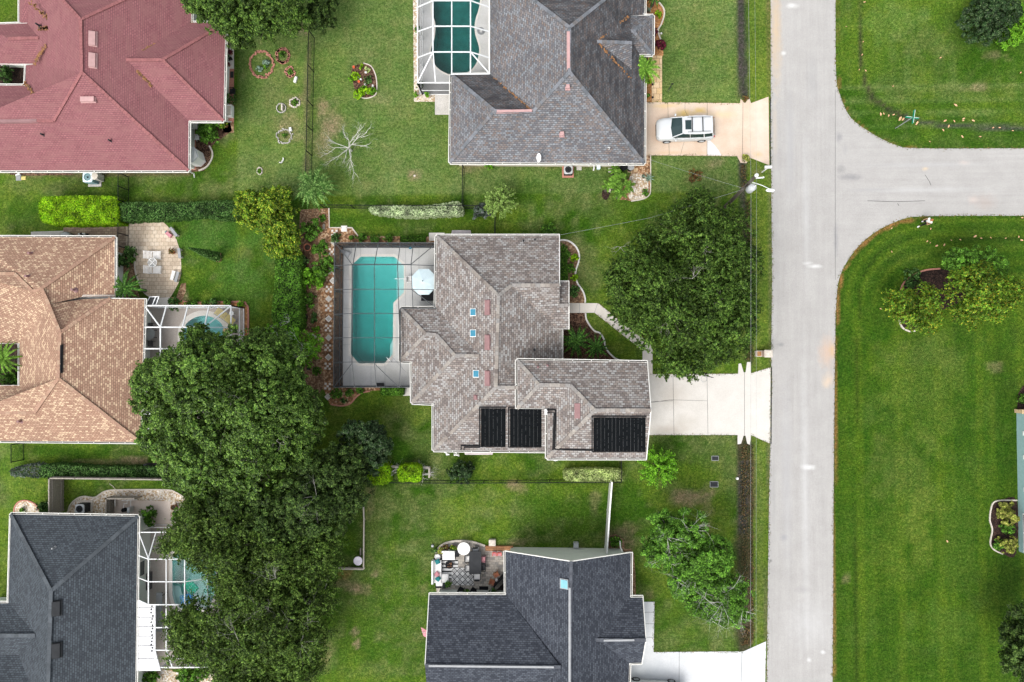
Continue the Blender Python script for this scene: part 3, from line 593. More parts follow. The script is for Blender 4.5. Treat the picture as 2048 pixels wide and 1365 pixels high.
edging([(270, 495), (271, 540), (280, 568), (288, 584), (300, 594), (312, 598)], 'grey wall edging along the inner side of the cream paver patio', 'rock', .1, .1)
edging([(870, 1150), (871, 1122), (874, 1100), (890, 1087), (915, 1082), (945, 1084), (970, 1092)], 'curved pale block border of the grey paver patio', 'rock', .16, .12)
# pools
ABS = {'main': ((.04, .8, .77), .9, 1.1, 2.1, 'plaster'), 'north': ((.05, .7, .68), .95, 1.5, 1.9, 'plastergreen'), 'west': ((.05, .72, .72), .55, 1.3, 1.5, 'plaster'), 'south': ((.05, .78, .74), .6, 1.4, 1.5, 'plaster')}
NAMES = {'main': ('long turquoise octagonal pool beside the grey and brown roofed house', 0), 'north': ('dark green figure-eight pool under the white framed enclosure at the top', 0), 'west': ('round teal pool half hidden by the large tree', 0), 'south': ('teal pool with two floats under the elms', 0)}
for k, pw in POOLW.items():
    c, dens, d0, d1, pm = ABS[k]; ys = [p.y for p in pw]; y0, y1 = max(ys), min(ys); n = len(pw); zt = -.06
    dep = lambda y: -(d0+(d1-d0)*((y0-y)/(y0-y1))**1.2)
    root = thing('swimming_pool', NAMES[k][0], 'pool', (sum(p.x for p in pw)/n, sum(p.y for p in pw)/n, 0))
    mb = MB(); ip = inset([(p.x, p.y) for p in pw], -.02); 
    vs_ = [(x, y, .0) for x, y in ip]+[(x, y, dep(min(max(y, y1), y0))-.05) for x, y in ip]
    mb.add(vs_, [tuple(range(n, 2*n))]+[(i, (i+1) % n, n+(i+1) % n, n+i) for i in range(n)])
    mb.build('basin', M[pm], root)
    mb = MB(); vs_ = [(p.x, p.y, dep(p.y)) for p in pw]+[(p.x, p.y, zt) for p in pw]
    mb.add(vs_, [tuple(range(n))[::-1], tuple(range(n, 2*n))]+[(i, (i+1) % n, n+(i+1) % n, n+i) for i in range(n)])
    m, nt, b = newmat('pool_water_'+k); nt.nodes.remove(b)
    t = N(nt, 'BsdfTransparent'); g = N(nt, 'BsdfGlossy'); g.inputs['Roughness'].default_value = .04
    lw = N(nt, 'Fresnel'); lw.inputs['IOR'].default_value = 1.33
    bp = N(nt, 'Bump'); bp.inputs['Strength'].default_value = .25; bp.inputs['Distance'].default_value = .05; L(nt, noise(nt, 5, 3), bp.inputs['Height'])
    L(nt, bp.outputs[0], g.inputs['Normal']); L(nt, bp.outputs[0], lw.inputs['Normal'])
    mx = N(nt, 'MixShader'); L(nt, lw.outputs[0], mx.inputs[0]); L(nt, t.outputs[0], mx.inputs[1]); L(nt, g.outputs[0], mx.inputs[2])
    va = N(nt, 'VolumeAbsorption'); va.inputs['Color'].default_value = c4(c); va.inputs['Density'].default_value = dens
    out = nt.nodes['Material Output']; L(nt, mx.outputs[0], out.inputs['Surface']); L(nt, va.outputs[0], out.inputs['Volume'])
    wob = mb.build('water', m, root); bmx = bmesh.new(); bmx.from_mesh(wob.data); bmesh.ops.recalc_face_normals(bmx, faces=bmx.faces); bmx.to_mesh(wob.data); bmx.free()
    if k == 'main':
        for q, zz in [([(795, 520), (807, 532), (807, 585), (795, 597)], -.35), ([(790, 516), (795, 520), (795, 597), (790, 602)], -.6), ([(778, 690), (786, 674), (785.5, 709), (777, 718)], -.5)]:
            s_ = MB(); s_.prism(PP(q), zz-.5, zz); s_.build('step', M[pm], root)
    if k == 'south':
        for q, zz in [([(345, 1176), (355, 1178), (358, 1190), (366, 1206), (372, 1218), (352, 1212), (345, 1195)], -.45)]:
            s_ = MB(); s_.prism(PP(smooth(q, True, 3)), zz-.4, zz); s_.build('step', M[pm], root)
def deck(poly, k, mat, cop=None):
    hole = [(p.x, p.y) for p in POOLW[k]]
    sheet('pool_deck', PP(poly), M[mat], .02, hole=[hole])
    if cop: sheet('pool_coping', inset(hole, -cop), M['coping'], .026, hole=[hole])
deck([(686, 494), (873, 494), (880, 494), (880, 622), (812, 622), (812, 722), (832, 722), (832, 772), (686, 772)], 'main', 'deckgrey', .22)
deck([(838, -70), (985, -70), (985, 152), (906, 152), (906, 189), (838, 189)], 'north', 'deckgrey', .15)
deck([(284, 614), (489, 616), (489, 872), (280, 872)], 'west', 'decktan', .45)
deck([(262, 1058), (440, 1058), (440, 1338), (262, 1338)], 'south', 'decktan', .3)
sheet('pool_deck', PP([(832, 722), (845, 722), (845, 772), (832, 772)]), M['deckgrey'], .02)
mb = MB()
for a, b2 in [((686, 560), (702, 560)), ((686, 585), (702, 585)), ((686, 618), (702, 618)), ((686, 655), (701, 655)), ((686, 690), (701, 690)), ((703, 494), (703, 515)), ((721, 494), (721, 512)), ((811, 494), (811, 620)), ((700, 712), (700, 772)), ((742, 728), (742, 772)), ((770, 728), (770, 772)), ((785, 715), (812, 745)), ((812, 560), (878, 560)), ((838, 494), (838, 560))]:
    mb.bar(P(*a, .031), P(*b2, .031), .025, .004)
struct('deck_joint', mb, M['grey'])
# ---------------------------------------------------------------- houses
def shingle(name, c1, c2, mort, third=None, streak=None, bw=.26, rh=.15, lo=.85, hi=1.12, bias=0.):
    return bricks(name, c1, c2, mort, bw, rh, .02, True, third, .9, streak, lo, hi, bias)
SH = {
 'red': shingle('red_shingles', (.275, .115, .12), (.22, .085, .092), (.12, .05, .06), None, (.22, .1, .1), .26, .15, .93, 1.06),
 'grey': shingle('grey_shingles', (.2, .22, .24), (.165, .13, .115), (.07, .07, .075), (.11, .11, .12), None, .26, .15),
 'greystainshade': shingle('stained_shaded_grey_shingles', (.13, .14, .15), (.115, .09, .08), (.045, .045, .05), (.07, .07, .075), (.03, .03, .034), .26, .15),  # algae stains plus north and east slope shade in darker base colours
 'tan': shingle('tan_shingles', (.3, .18, .125), (.38, .25, .175), (.17, .095, .065), (.58, .43, .29), None, .26, .15, .93, 1.07),
 'main': shingle('grey_brown_shingles', (.34, .335, .325), (.235, .195, .17), (.08, .07, .066), (.15, .125, .115), None, .3, .18, .93, 1.07),
 'slate': shingle('slate_shingles', (.074, .088, .102), (.056, .067, .077), (.024, .028, .034), (.038, .045, .054), None, .27, .16, .92, 1.07),
 'dark': shingle('dark_slate_shingles', (.08, .09, .108), (.046, .053, .068), (.023, .026, .034), (.028, .033, .044), None, .27, .15, .9, 1.08),
}
CAP = {
 'red': islandmat('red_caps', [(0, (.27, .105, .105)), (1, (.24, .09, .09))]),
 'grey': islandmat('grey_caps', [(0, (.09, .1, .11)), (.5, (.17, .18, .2)), (1, (.13, .12, .115))]),
 'tan': islandmat('tan_caps', [(0, (.33, .2, .14)), (.8, (.3, .18, .12)), (1, (.38, .26, .18))]),
 'main': islandmat('grey_brown_caps', [(0, (.12, .1, .09)), (.35, (.26, .23, .2)), (.7, (.22, .215, .21)), (1, (.3, .27, .235))]),
 'slate': islandmat('slate_caps', [(0, (.045, .054, .063)), (1, (.075, .088, .1))]),
 'dark': islandmat('dark_slate_caps', [(0, (.045, .05, .062)), (1, (.08, .088, .104))]),
}
def planez(px, py, e, spec, pitch):
    if isinstance(spec, (int, float)): return e+spec
    if spec == 'e': return e
    d, val = spec[0], float(spec[1:]); z = e+1
    for _ in range(12):
        p = P(px, py, z); q = P(val, py, e) if d in 'EW' else P(px, val, e)
        run = {'E': q.x-p.x, 'W': p.x-q.x, 'S': p.y-q.y, 'N': q.y-p.y}[d]; z = e+max(0, pitch*run)
    return z
def roof_part(root, e, pitch, verts, faces, mat, name='roof'):
    mats = mat if isinstance(mat, list) else [mat]
    W = {k: P(v[0], v[1], planez(v[0], v[1], e, v[2], pitch)) for k, v in verts.items()}
    bm = bmesh.new(); uvl = bm.loops.layers.uv.new('UVMap'); o0 = root.location
    for fi, f in enumerate(faces):
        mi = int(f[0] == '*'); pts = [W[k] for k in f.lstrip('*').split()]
        nrm = Vector((0, 0, 0))
        for i in range(len(pts)): nrm += (pts[i-1]-pts[0]).cross(pts[i]-pts[0])
        if nrm.z < 0: pts = pts[::-1]; nrm = -nrm
        nrm.normalize(); u = Vector((0, 0, 1)).cross(nrm)
        u = u.normalized() if u.length > .01 else Vector((1, 0, 0))
        if abs(u.x) > abs(u.y)*3: u = Vector((math.copysign(1, u.x), 0, 0))
        elif abs(u.y) > abs(u.x)*3: u = Vector((0, math.copysign(1, u.y), 0))
        v = nrm.cross(u).normalized()
        face = bm.faces.new([bm.verts.new(p-o0) for p in pts])
        face.material_index = mi
        for lp, p in zip(face.loops, pts): lp[uvl].uv = (p.dot(u)+fi*3.3+200, p.dot(v)+200)
    bmesh.ops.triangulate(bm, faces=bm.faces[:])
    for f in bm.faces:
        f.normal_update()
        if f.normal.z < 0: f.normal_flip()
    me = bpy.data.meshes.new(name); bm.to_mesh(me); bm.free()
    for m_ in mats: me.materials.append(m_)
    o = bpy.data.objects.new(name, me); C.objects.link(o); o.parent = root
    return o, W
def caps(roof, W, pairs, mat, wd=.26, ln=.34):
    rd = random.Random(3)
    for pr in pairs.split():
        mb = MB()
        a, b = (W[k] for k in pr.split('-')); d = b-a; n = max(1, int(d.length/ln)); d /= n
        for i in range(n):
            p = a+d*i; q = a+d*(i+.97); mb.bar(p+Vector((0, 0, .035)), q+Vector((0, 0, .05)), wd*rd.uniform(.92, 1.08), .05)
        mb.build('ridge_cap', mat, roof)
def gutter(root, W, pairs, cen):
    for pr in pairs.split():
        w_ = MB(); d_ = MB()
        a, b = (W[k] if isinstance(k, str) else k for k in pr.split('-')); d = (b-a); ln = d.length; d.normalize(); n = Vector((-d.y, d.x, 0)).normalized()
        if (a-cen).dot(n) < 0 and ((a+b)/2-cen).dot(n) < 0: n = -n
        elif ((a+b)/2-cen).dot(n) < 0: n = -n
        a = a.copy(); b = b.copy(); a.z -= .05; b.z -= .05
        w_.bar(a+n*.125, b+n*.125, .045, .13); w_.bar(a-n*.0, b-n*.0, .02, .2)
        d_.bar(a+n*.06-Vector((0, 0, .04)), b+n*.06-Vector((0, 0, .04)), .085, .02)
        k = max(1, int(ln/1.3))
        for i in range(k+1):
            p = a+d*(ln*i/k); w_.bar(p+Vector((0, 0, .055)), p+n*.13+Vector((0, 0, .055)), .05, .02)
        g = w_.build('gutter', M['gutter'], root); d_.build('gutter_floor', M['gutdirt'], g)
def rakes(root, W, pairs):
    for pr in pairs.split():
        w_ = MB()
        a, b = (W[k] for k in pr.split('-')); w_.bar(a-Vector((0, 0, .06)), b-Vector((0, 0, .06)), .06, .16)
        w_.build('rake_trim', M['gutter'], root)
def walls(root, outline, e, mat, inset_m=.45, z0=0, wins=True, garage=(), soffit=True):
    pw = [(p.x, p.y) for p in PP(outline, e)]; ip = inset(pw, inset_m); n = len(ip)
    mb = MB(); mb.prism(ip, z0, e-.12, False); mb.build('wall', mat, root)
    if soffit:
        mb = MB(); ip2 = inset(pw, .03); mb.add([(x, y, e-.1) for x, y in ip2], [tuple(range(n))[::-1]]); mb.build('soffit', M['white'], root)
    area = sum(ip[i-1][0]*ip[i][1]-ip[i-1][1]*ip[i][0] for i in range(n))
    for i in range(n):
        a, b = Vector(ip[i]), Vector(ip[(i+1) % n]); ln = (b-a).length; t = (b-a).normalized(); nn = Vector((t.y, -t.x))*(1 if area > 0 else -1)
        mid = (a+b)/2
        if abs(mid.x) > 48 or abs(mid.y) > 33 or not wins: continue
        def panel(c, w_, zc, h_, nm, mt, sub, smt):
            f = MB(); f.box((c.x+nn.x*.03, c.y+nn.y*.03, zc), (w_, .06, h_), math.atan2(t.y, t.x)); fo = f.build(nm, mt, root)
            g = MB(); g.box((c.x+nn.x*.062, c.y+nn.y*.062, zc), (w_-.14, .02, h_-.14), math.atan2(t.y, t.x)); g.build(sub, smt, fo)
        if i in garage:
            panel(mid, min(ln-1, 4.9), z0+1.15, 2.25, 'garage_door', M['white'], 'door_panel', M['garage'])
        elif ln > 8:
            for s in (.27, .73): panel(a+t*ln*s, 1.3, z0+1.5, 1.2, 'window', M['white'], 'pane', M['glass'])
        elif ln > 3: panel(mid, 1.2, z0+1.5, 1.2, 'window', M['white'], 'pane', M['glass'])
    return ip
def vent_box(root, px, py, z, wpx, hpx, mat, h=.14, name='ridge_vent', tilt=0):
    p = P(px, py, z); mb = MB(); mb.box((p.x, p.y, z+h/2), (mpx(wpx, z), mpx(hpx, z), h), 0, tilt); mb.box((p.x, p.y, z-.02), (mpx(wpx, z)+.12, mpx(hpx, z)+.12, .05), 0, tilt); return mb.build(name, mat, root)
def pipe_vent(root, px, py, z, mat=None, r=.07):
    p = P(px, py, z); mb = MB(); mb.lathe((p.x, p.y, z-.25), [(r*2.2, 0), (r*1.6, .12), (r, .16), (r, .5), (r*.7, .52)], 10); return mb.build('pipe_vent', mat or M['darkgrey'], root)
def vents_at(root, W, lst, verts_e_pitch): pass
def zat(px, py, e, spec, pitch=.5): return planez(px, py, e, spec, pitch)
e = 2.6; pt = .5
# -- main house
D = thing('house', 'central house with grey brown mottled roof, blue skylights and black solar mats', 'house', P(1000, 720))
V = {'nw': (873, 472, 'e'), 'ne': (1119, 472, 'e'), 'r2e': (1119, 571, 'N472'), 'r2w': (1023, 571, 'N472'), 'r1n': (997, 592, 'W869'), 'r1s': (992, 775, 'W869'), 'sw': (867, 901, 'e'), 's1': (867, 808, 'e'),
     'w2': (959, 712, 'W869'), 'n1': (871, 616, 'e'), 'nw1': (801, 617, 'e'), 'sw1': (800, 723, 'e'), 'w1a': (852, 669, 'W800'), 'w1b': (873, 670, 'N617'), 'in': (823, 724, 'e'), 'w2a': (910, 712, 'W824'), 'sw2': (824, 806, 'e'),
     'en': (1119, 611, 'S658'), 'ee': (1138, 611, 'S658'), 'se': (1138, 658.5, .28), 'si': (1102, 658.5, .28), 'xe': (1122.5, 658, 'e'), 'xs': (1122.5, 735, 'e'), 'r1e': (1100, 777, 'W869'), 'vn': (1046, 723, 1.45), 'dn': (1138, 562.5, .28), 'dw': (1119, 562.5, .28), 'sse': (1095, 903, 'e'), 'sse2': (1095, 777, 2.55)}
V['r1e'] = (1095, 777, 2.62)
ro, W = roof_part(D, e, pt, V, ['nw ne r2e r2w r1n', 'n1 w2 w2a w1b w1a nw1', 'nw1 w1a sw1', 'sw1 w1a w1b in', 'in w1b w2a sw2', 'sw2 w2a w2 s1', 'nw n1 w2 s1 sw r1s r1n', 'sw sse r1e r1s', 'r1n r2w si xe xs vn r1s', 'r1s vn r1e', 'r2w r2e en ee se si', 'en ee dn dw'], SH['main'])
caps(ro, W, 'nw-r1n r1n-r2w r2w-r2e r1n-r1s r1s-sw nw1-w1a w1a-sw1 w1a-w1b w1b-w2a w2a-w2 w2a-sw2 en-ee r1s-r1e', CAP['main'])
cen = P(980, 690, e)
gutter(D, W, 'nw-ne sw-sse s1-sw sw2-s1 in-sw2 sw1-in nw1-sw1 n1-nw1 nw-n1 xe-xs se-si', cen)
rakes(D, W, 'ne-r2e r2e-dw dn-ee ee-se dn-dw')
walls(D, [(873, 472), (1119, 472), (1119, 562), (1138, 562), (1138, 658), (1122.5, 658), (1122.5, 735), (1095, 735), (1095, 903), (867, 901), (867, 808), (824, 806), (823, 724), (800, 723), (801, 617), (871, 616)], e, M['stucco'])
mb = MB(); a, b2, c3 = P(1112, 562, e), P(1112, 480, e), P(1112, 571, e+1.9); a.z = b2.z = 2.4
e2 = 5.2
V = {'nw': (1034, 720.5, 'e'), 'ne': (1295, 725, 'e'), 'g2e': (1302, 821, 'S917'), 'g2w': (1189, 821, 'S917'), 'g1e': (1141, 771.5, 'S818'), 'g1w': (1078, 770, 'S818'), 'sw1': (1034, 817.5, 'e'), 'i': (1094, 818, 'e'), 'sw': (1094, 917, 'e'), 'se': (1293, 917, 'e')}
rg, WG = roof_part(D, e2, pt, V, ['nw ne g2e g2w g1e g1w', 'nw g1w sw1', 'sw1 g1w g1e i', 'i g1e g2w sw', 'sw g2w g2e se'], SH['main'])
caps(rg, WG, 'nw-g1w g1w-sw1 g1w-g1e g1e-g2w g2w-g2e g2w-sw', CAP['main'])
gutter(D, WG, 'nw-ne sw-se i-sw sw1-i nw-sw1', P(1170, 820, e2)); rakes(D, WG, 'ne-g2e g2e-se')
walls(D, [(1034, 720.5), (1295, 725), (1293, 917), (1094, 917), (1094, 818), (1034, 817.5)], e2, M['stucco'], garage=(1,))
mb = MB()
a, b2, c3 = WG['ne'], WG['se'], WG['g2e']; s = Vector((-.5, 0, -.1)); mb.add([a+s, b2+s, c3+s, a+s*1.4, b2+s*1.4, c3+s*1.4], [(0, 1, 2), (5, 4, 3)]); mb.build('gable_wall', M['stucco'], D)
for py in (625, 667, 748):
    px = 946 if py < 700 else 952; z = zat(px, py, e, 'W869')+.05
    p = P(px, py, z); mb = MB(); mb.box((p.x, p.y, z), (.5, .58, .14), 0, .5); so_ = mb.build('skylight', M['white'], D)
    mb = MB(); mb.box((p.x, p.y, z+.075), (.42, .48, .07), 0, .5); mb.build('dome', M['skyblue'], so_)
for py in (615, 685, 757): vent_box(D, 975, py, zat(975, py, e, 'W869')+.04, 9, 28, M['rust'], tilt=.45)
vent_box(D, 1154.5, 822, zat(1154.5, 822, e2, 'W1094')+.04, 11, 30, M['rust'], tilt=.45)
vent_box(D, 951, 795, zat(951, 795, e, 'W869')+.04, 5, 7, M['rust'], name='roof_vent', tilt=.45)
for px, py, sp in [(1047, 482, 'N472'), (1070, 480, 'N472'), (1068, 700, 'E1122')]: pipe_vent(D, px, py, zat(px, py, e, sp)+.1)
for px, py in [(1076, 735), (1095, 732)]: pipe_vent(D, px, py, zat(px, py, e2, 'N722')+.1, M['rust'])
# solar mats lie on the south slopes
def solar(x0, y0, x1, y1, ee, sp, label):
    def q(x, y, dz): z = zat(x, y, ee, sp)+dz; return P(x, y, z)
    pts = [q(x0, y0, .09), q(x1, y0, .09), q(x1, y1, .09), q(x0, y1, .09)]; dn_ = Vector((0, 0, -.05)); mb = MB()
    mb.add(pts+[p+dn_ for p in pts], [(3, 2, 1, 0), (0, 1, 5, 4), (1, 2, 6, 5), (2, 3, 7, 6), (3, 0, 4, 7)])
    o = mb.build('solar_panel', M['solar'], D); k = int((x1-x0)/7.2); mb = MB(); rd = random.Random(int(x0))
    for i in range(1, k):
        x = x0+(x1-x0)*i/k; ny = 26
        for j in range(ny):
            if (i % 4 == 2) or rd.random() < .72:
                ya = y0+(y1-y0)*j/ny; yb2 = y0+(y1-y0)*(j+.7)/ny; mb.bar(q(x, ya, .1), q(x, yb2, .1), .018, .012)
    mb.build('riser_line', M['darkgrey'] if False else plain('riser', (.075, .078, .08), .7), o)
    mb = MB(); mb.tube([q(x0-2, y0-3, .14), q(x1+2, y0-3, .14)], .045, 6); mb.tube([q(x0-2, y1+1, .12), q(x1, y1+1, .12)], .035, 6); mb.tube([q(x0-3, y0-3, .14), q(x0-3, y1+1, .14)], .04, 6); mb.build('header_pipe', M['black'], o)
solar(962, 818, 1011, 893, e, 'S902', ''); solar(1020, 818, 1083, 894, e, 'S902', ''); solar(1187, 836, 1291, 903, e2, 'S917', '')
mb = MB()
def q(x, y, ee, sp): z = zat(x, y, ee, sp)+.1; return P(x, y, z)
mb.tube([q(1094, 820, e2, 'W1094')+Vector((0, 0, .1)), q(1111, 820, e2, 'W1094'), q(1111, 835, e2, 'W1094'), q(1109, 899, e2, 'S917'), q(1186, 901, e2, 'S917')], .06, 6)
mb.build('solar_pipe', M['black'], D); mb = MB(); mb.tube([q(1094, 826, e2, 'W1094')+Vector((0, 0, .1)), q(1108, 826, e2, 'W1094'), q(1106, 901, e2, 'S917')], .05, 6)
mb.build('solar_pipe', M['black'], D); mb = MB(); mb.tube([q(960, 892, e, 'S902'), q(922, 892, e, 'S902'), q(922, 900, e, 'S902')], .05, 6); mb.build('solar_pipe', M['black'], D); mb = MB(); mb.tube([q(960, 895, e, 'S902'), q(928, 895, e, 'S902'), q(928, 901, e, 'S902')], .04, 6)
mb.build('solar_pipe', M['black'], D)
mb = MB(); p = P(1092, 824, e2); mb.box((p.x, p.y, e2+.12), (.22, .4, .16)); mb.build('valve_box', M['white'], D)
# -- red house
A = thing('house', 'large house with rosy red shingle roof at the upper left', 'house', P(200, 180))
V = {'ene': (452, 46, 'e'), 'ese': (447.6, 242.6, 'e'), 'er': (325, 120.6, 'E449.5'), 'ew': (253, 120.6, 'E378'), 'si': (378, 242.6, 'e'), 'se': (377.5, 342, 'e'), 'rs': (164, 145.6, 'E378'), 'rn': (162, 40, 'E378'),
     'ni': (383, 45.5, 'e'), 'nx': (386, -60, 'e'), 'hn': (252, -2, 'E380'), 'hn2': (340, -60, 'E384'), 'hw': (125, 0, 2.6), 'hw2': (66, -60, 1.4), 'sw': (-60, 342, 'e'), 'swr': (108, 242.7, 'S343'), 'swl': (-60, 241, 1.68),
     'wi1': (50, 171.5, 'e'), 'wi0': (-60, 171, 'e'), 'wv': (103, 240, 1.6), 'wvl': (-60, 238.5, 1.6), 'wa': (52, 131, 'e'), 'wb': (68, 129, 'e'), 'wb0': (-60, 128, 'e'), 'wr': (78, 76.5, 'W52'), 'wrl': (17, 78, 'S129'), 'wnl': (-30, 50, 'e'), 'wni': (54, 47, 'e'), 'wsl': (-30, 130, 'e'), 'nwc': (39, 45.5, 'e'), 'nwx': (39, -60, 'e')}
ro, W = roof_part(A, e, pt, V, ['ene er ese', 'ene ni ew er', 'er ew si ese', 'rn hn hn2 nx ni ew si se rs', 'rn hn hn2 hw2 hw', 'rs se sw swl swr', 'wi0 wi1 wv wvl', 'rs swr wv wi1 wa wb wr wni nwc nwx hw2 hw rn', 'wr wrl wsl wb', 'wnl wni wr wrl', 'wnl wrl wsl'], SH['red'])
caps(ro, W, 'ene-er er-ese er-ew rn-hn hn-hn2 rn-rs rs-se rs-swr swr-swl hw-rn hw-hw2 wr-wrl', CAP['red'], .24)
gutter(A, W, 'ene-ese si-ese si-se sw-se ni-ene nx-ni wi0-wi1 wi1-wa wb0-wb nwc-nwx wni-wnl', P(215, 180, e))
walls(A, [(452, 46), (447.6, 242.6), (378, 242.6), (377.5, 342), (-60, 342), (-60, 171), (50, 171.5), (52, 131), (-60, 128), (-60, 47), (39, 45.5), (39, -60), (386, -60), (383, 45.5)], e, M['stuccow'], .85)
for px, py in ((186, 78), (186, 121.5)): vent_box(A, px, py, zat(px, py, e, 'E378')+.04, 11, 29, M['ventpink'], .16, tilt=-.45)
vent_box(A, 177, 200, zat(177, 200, e, 'S343')+.05, 29, 10, M['ventpink'], .2)
vent_box(A, 0, 243, 4.35, 160, 6, M['rust'], .1)
for px, py, sp in ((221, 282, 'S343'), (86, 270, 'S343'), (56, 214, 'N171'), (76, 50, 'W39')): pipe_vent(A, px, py, zat(px, py, e, sp)+.05)
mb = MB()
rd = random.Random(5)
for (ax_, ay_), (bx_, by_), sp in [((50, 168), (82, 205), 'W52'), ((90, 90), (68, 130), 'W52'), ((285, 103), (312, 88), .9), ((370, 52), (383, 44), .1), ((275, 140), (303, 170), .95), ((62, 6), (106, 46), 1.3), ((78, 58), (98, 56), 1.2)]:
    for i in range(70):
        t = rd.random(); x = ax_+(bx_-ax_)*t+rd.gauss(0, 1.8); y = ay_+(by_-ay_)*t+rd.gauss(0, 1.8); z = zat(x, y, e, sp)+.1 if isinstance(sp, str) else planez(x, y, e, 'E378', .5)+.02 if x > 250 else e+1.5
        p = P(x, y, z); mb.box((p.x, p.y, z), (rd.uniform(.05, .2), rd.uniform(.04, .1), .04), rd.uniform(0, 3))
for (ax_, ay_), (bx_, by_) in [((1196, 82), (1258, 32)), ((1197, 87), (1262, 158)), ((984, 153), (1064, 222))]:
    for i in range(60):
        t = rd.random(); x = ax_+(bx_-ax_)*t+rd.gauss(0, .9); y = ay_+(by_-ay_)*t+rd.gauss(0, .9); xx = x; z = zat(x, y, e, 'E1289' if x > 1100 else 'W980')+.08; p = P(x, y, z); mb.box((p.x, p.y, z), (rd.uniform(.05, .16), rd.uniform(.04, .1), .04), rd.uniform(0, 3))
tag(mb.build('leaf_litter', islandmat('leaf_litter', [(0, (.2, .09, .03)), (.6, (.3, .15, .06)), (1, (.08, .05, .03))])), 'orange brown leaf litter caught in the valleys of the red and grey roofs', 'leaf litter', kind='stuff')
# -- grey house
B = thing('house', 'house with weathered blue grey shingle roof at the top, satellite dish on its lower edge', 'house', P(1130, 180))
V = {'sw': (900, 325.5, 'e'), 'se': (1288.5, 327.5, 'e'), 'as': (1139, 145, 'E1289'), 'v': (1066, 224, 'S326'), 'aw': (989, 222.5, 'S326'), 'nw': (902.5, 150, 'e'), 'vi': (980, 148.5, 'e'), 'an': (1139, 55.6, 'E1289'),
     'h1': (1066, 0, 2.65), 'h1b': (1010, -55, 1.7), 'wx': (980, -60, 'e'), 'h2': (1209, 0, 2.0), 'h2b': (1275, -55, .6), 'ex': (1289, -60, 'e'), 'e0': (1289, 31, 'e'), 'ne': (1259.5, 31, .2), 'ew': (1194, 84, 'E1289'), 'er': (1264, 86.5, 'N31'), 'eb': (1263, 153, .3), 'eb2': (1289, 153, 'e')}
ro, W = roof_part(B, e, pt, V, ['sw se as v aw', 'sw aw nw', '*nw aw v vi', 'vi v as an h1 h1b wx', '*an h1 h1b h2b h2', '*as se eb2 eb ew ne e0 ex h2b h2 an', '*ew er ne', 'ew er eb'], [SH['grey'], SH['greystainshade']])
V2 = {'a': (1259.5, 31, .05), 'b': (1306, 32, 'e'), 'c': (1305.5, 110, 'e'), 'd': (1263.5, 110, 'e'), 'p': (1266, 63, 'E1306'), 'q': (1256, 63, 'N31')}
V2['q'] = (1256, 63, .75)
r2, W2 = roof_part(B, e, pt, V2, ['b p c', 'a b p q', 'd c p q'], SH['grey'], 'entry_roof')
caps(ro, W, 'sw-aw aw-nw aw-v v-as as-se as-an an-h1 h1-h1b an-h2 h2-h2b ew-er', CAP['grey'], .26, .2); caps(r2, W2, 'b-p p-c p-q', CAP['grey'], .26, .2)
gutter(B, W, 'sw-se sw-nw nw-vi se-eb2 vi-wx e0-ex', P(1130, 200, e)); gutter(B, W2, 'b-c a-b d-c', P(1280, 70, e))
walls(B, [(900, 325.5), (1288.5, 327.5), (1289, 153), (1263, 153), (1263, 110), (1305.5, 110), (1306, 32), (1289, 31), (1289, -60), (980, -60), (980, 148.5), (902.5, 150)], e, M['stucco'], garage=(1,))
z = zat(1139, 101, e, 'E1289')+.02; vent_box(B, 1137.5, 101, z, 4.5, 74, M['ventpink'], .12); vent_box(B, 1029, 223, zat(1029, 223, e, 'S326')+.02, 71, 4.5, M['ventpink'], .12)
for px, py in ((1135.5, 175.5), (1124, 269.5)): vent_box(B, px, py, zat(px, py, e, 'S326')+.05, 7, 8, M['ventpink'], .25, 'roof_vent')
p = P(1078, 316, 3.3); dsh = thing('satellite_dish', 'white satellite dish on the lower edge of the grey roof', 'satellite dish', (p.x, p.y, 2.75))
mb = MB(); mb.tube([(p.x-.05, p.y, 2.75), (p.x-.05, p.y, 3.2)], .03); mb.build('mast', M['white'], dsh)
mb = MB(); c = Vector((p.x+.05, p.y, 3.3)); nd = Vector((-.75, -.1, .65)).normalized(); u = nd.cross(Vector((0, 1, 0))).normalized(); v_ = nd.cross(u); vs_ = [c]
for k in (1, 2, 3):
    for j in range(20):
        t = j*math.pi/10; vs_.append(c+(u*math.cos(t)*.28+v_*math.sin(t)*.36)*k/3+nd*(k/3)**2*.09)
mb.add(vs_, [(0, 1+j, 1+(j+1) % 20) for j in range(20)]+[(1+20*k+j, 21+20*k+j, 21+20*k+(j+1) % 20, 1+20*k+(j+1) % 20) for k in (0, 1) for j in range(20)])
mb.build('dish', M['white'], dsh, True)
mb = MB(); mb.tube([c, c+nd*.45-u*.1], .015); mb.ball(c+nd*.45-u*.1, .05, 6); mb.build('feed_arm', M['grey'], dsh)
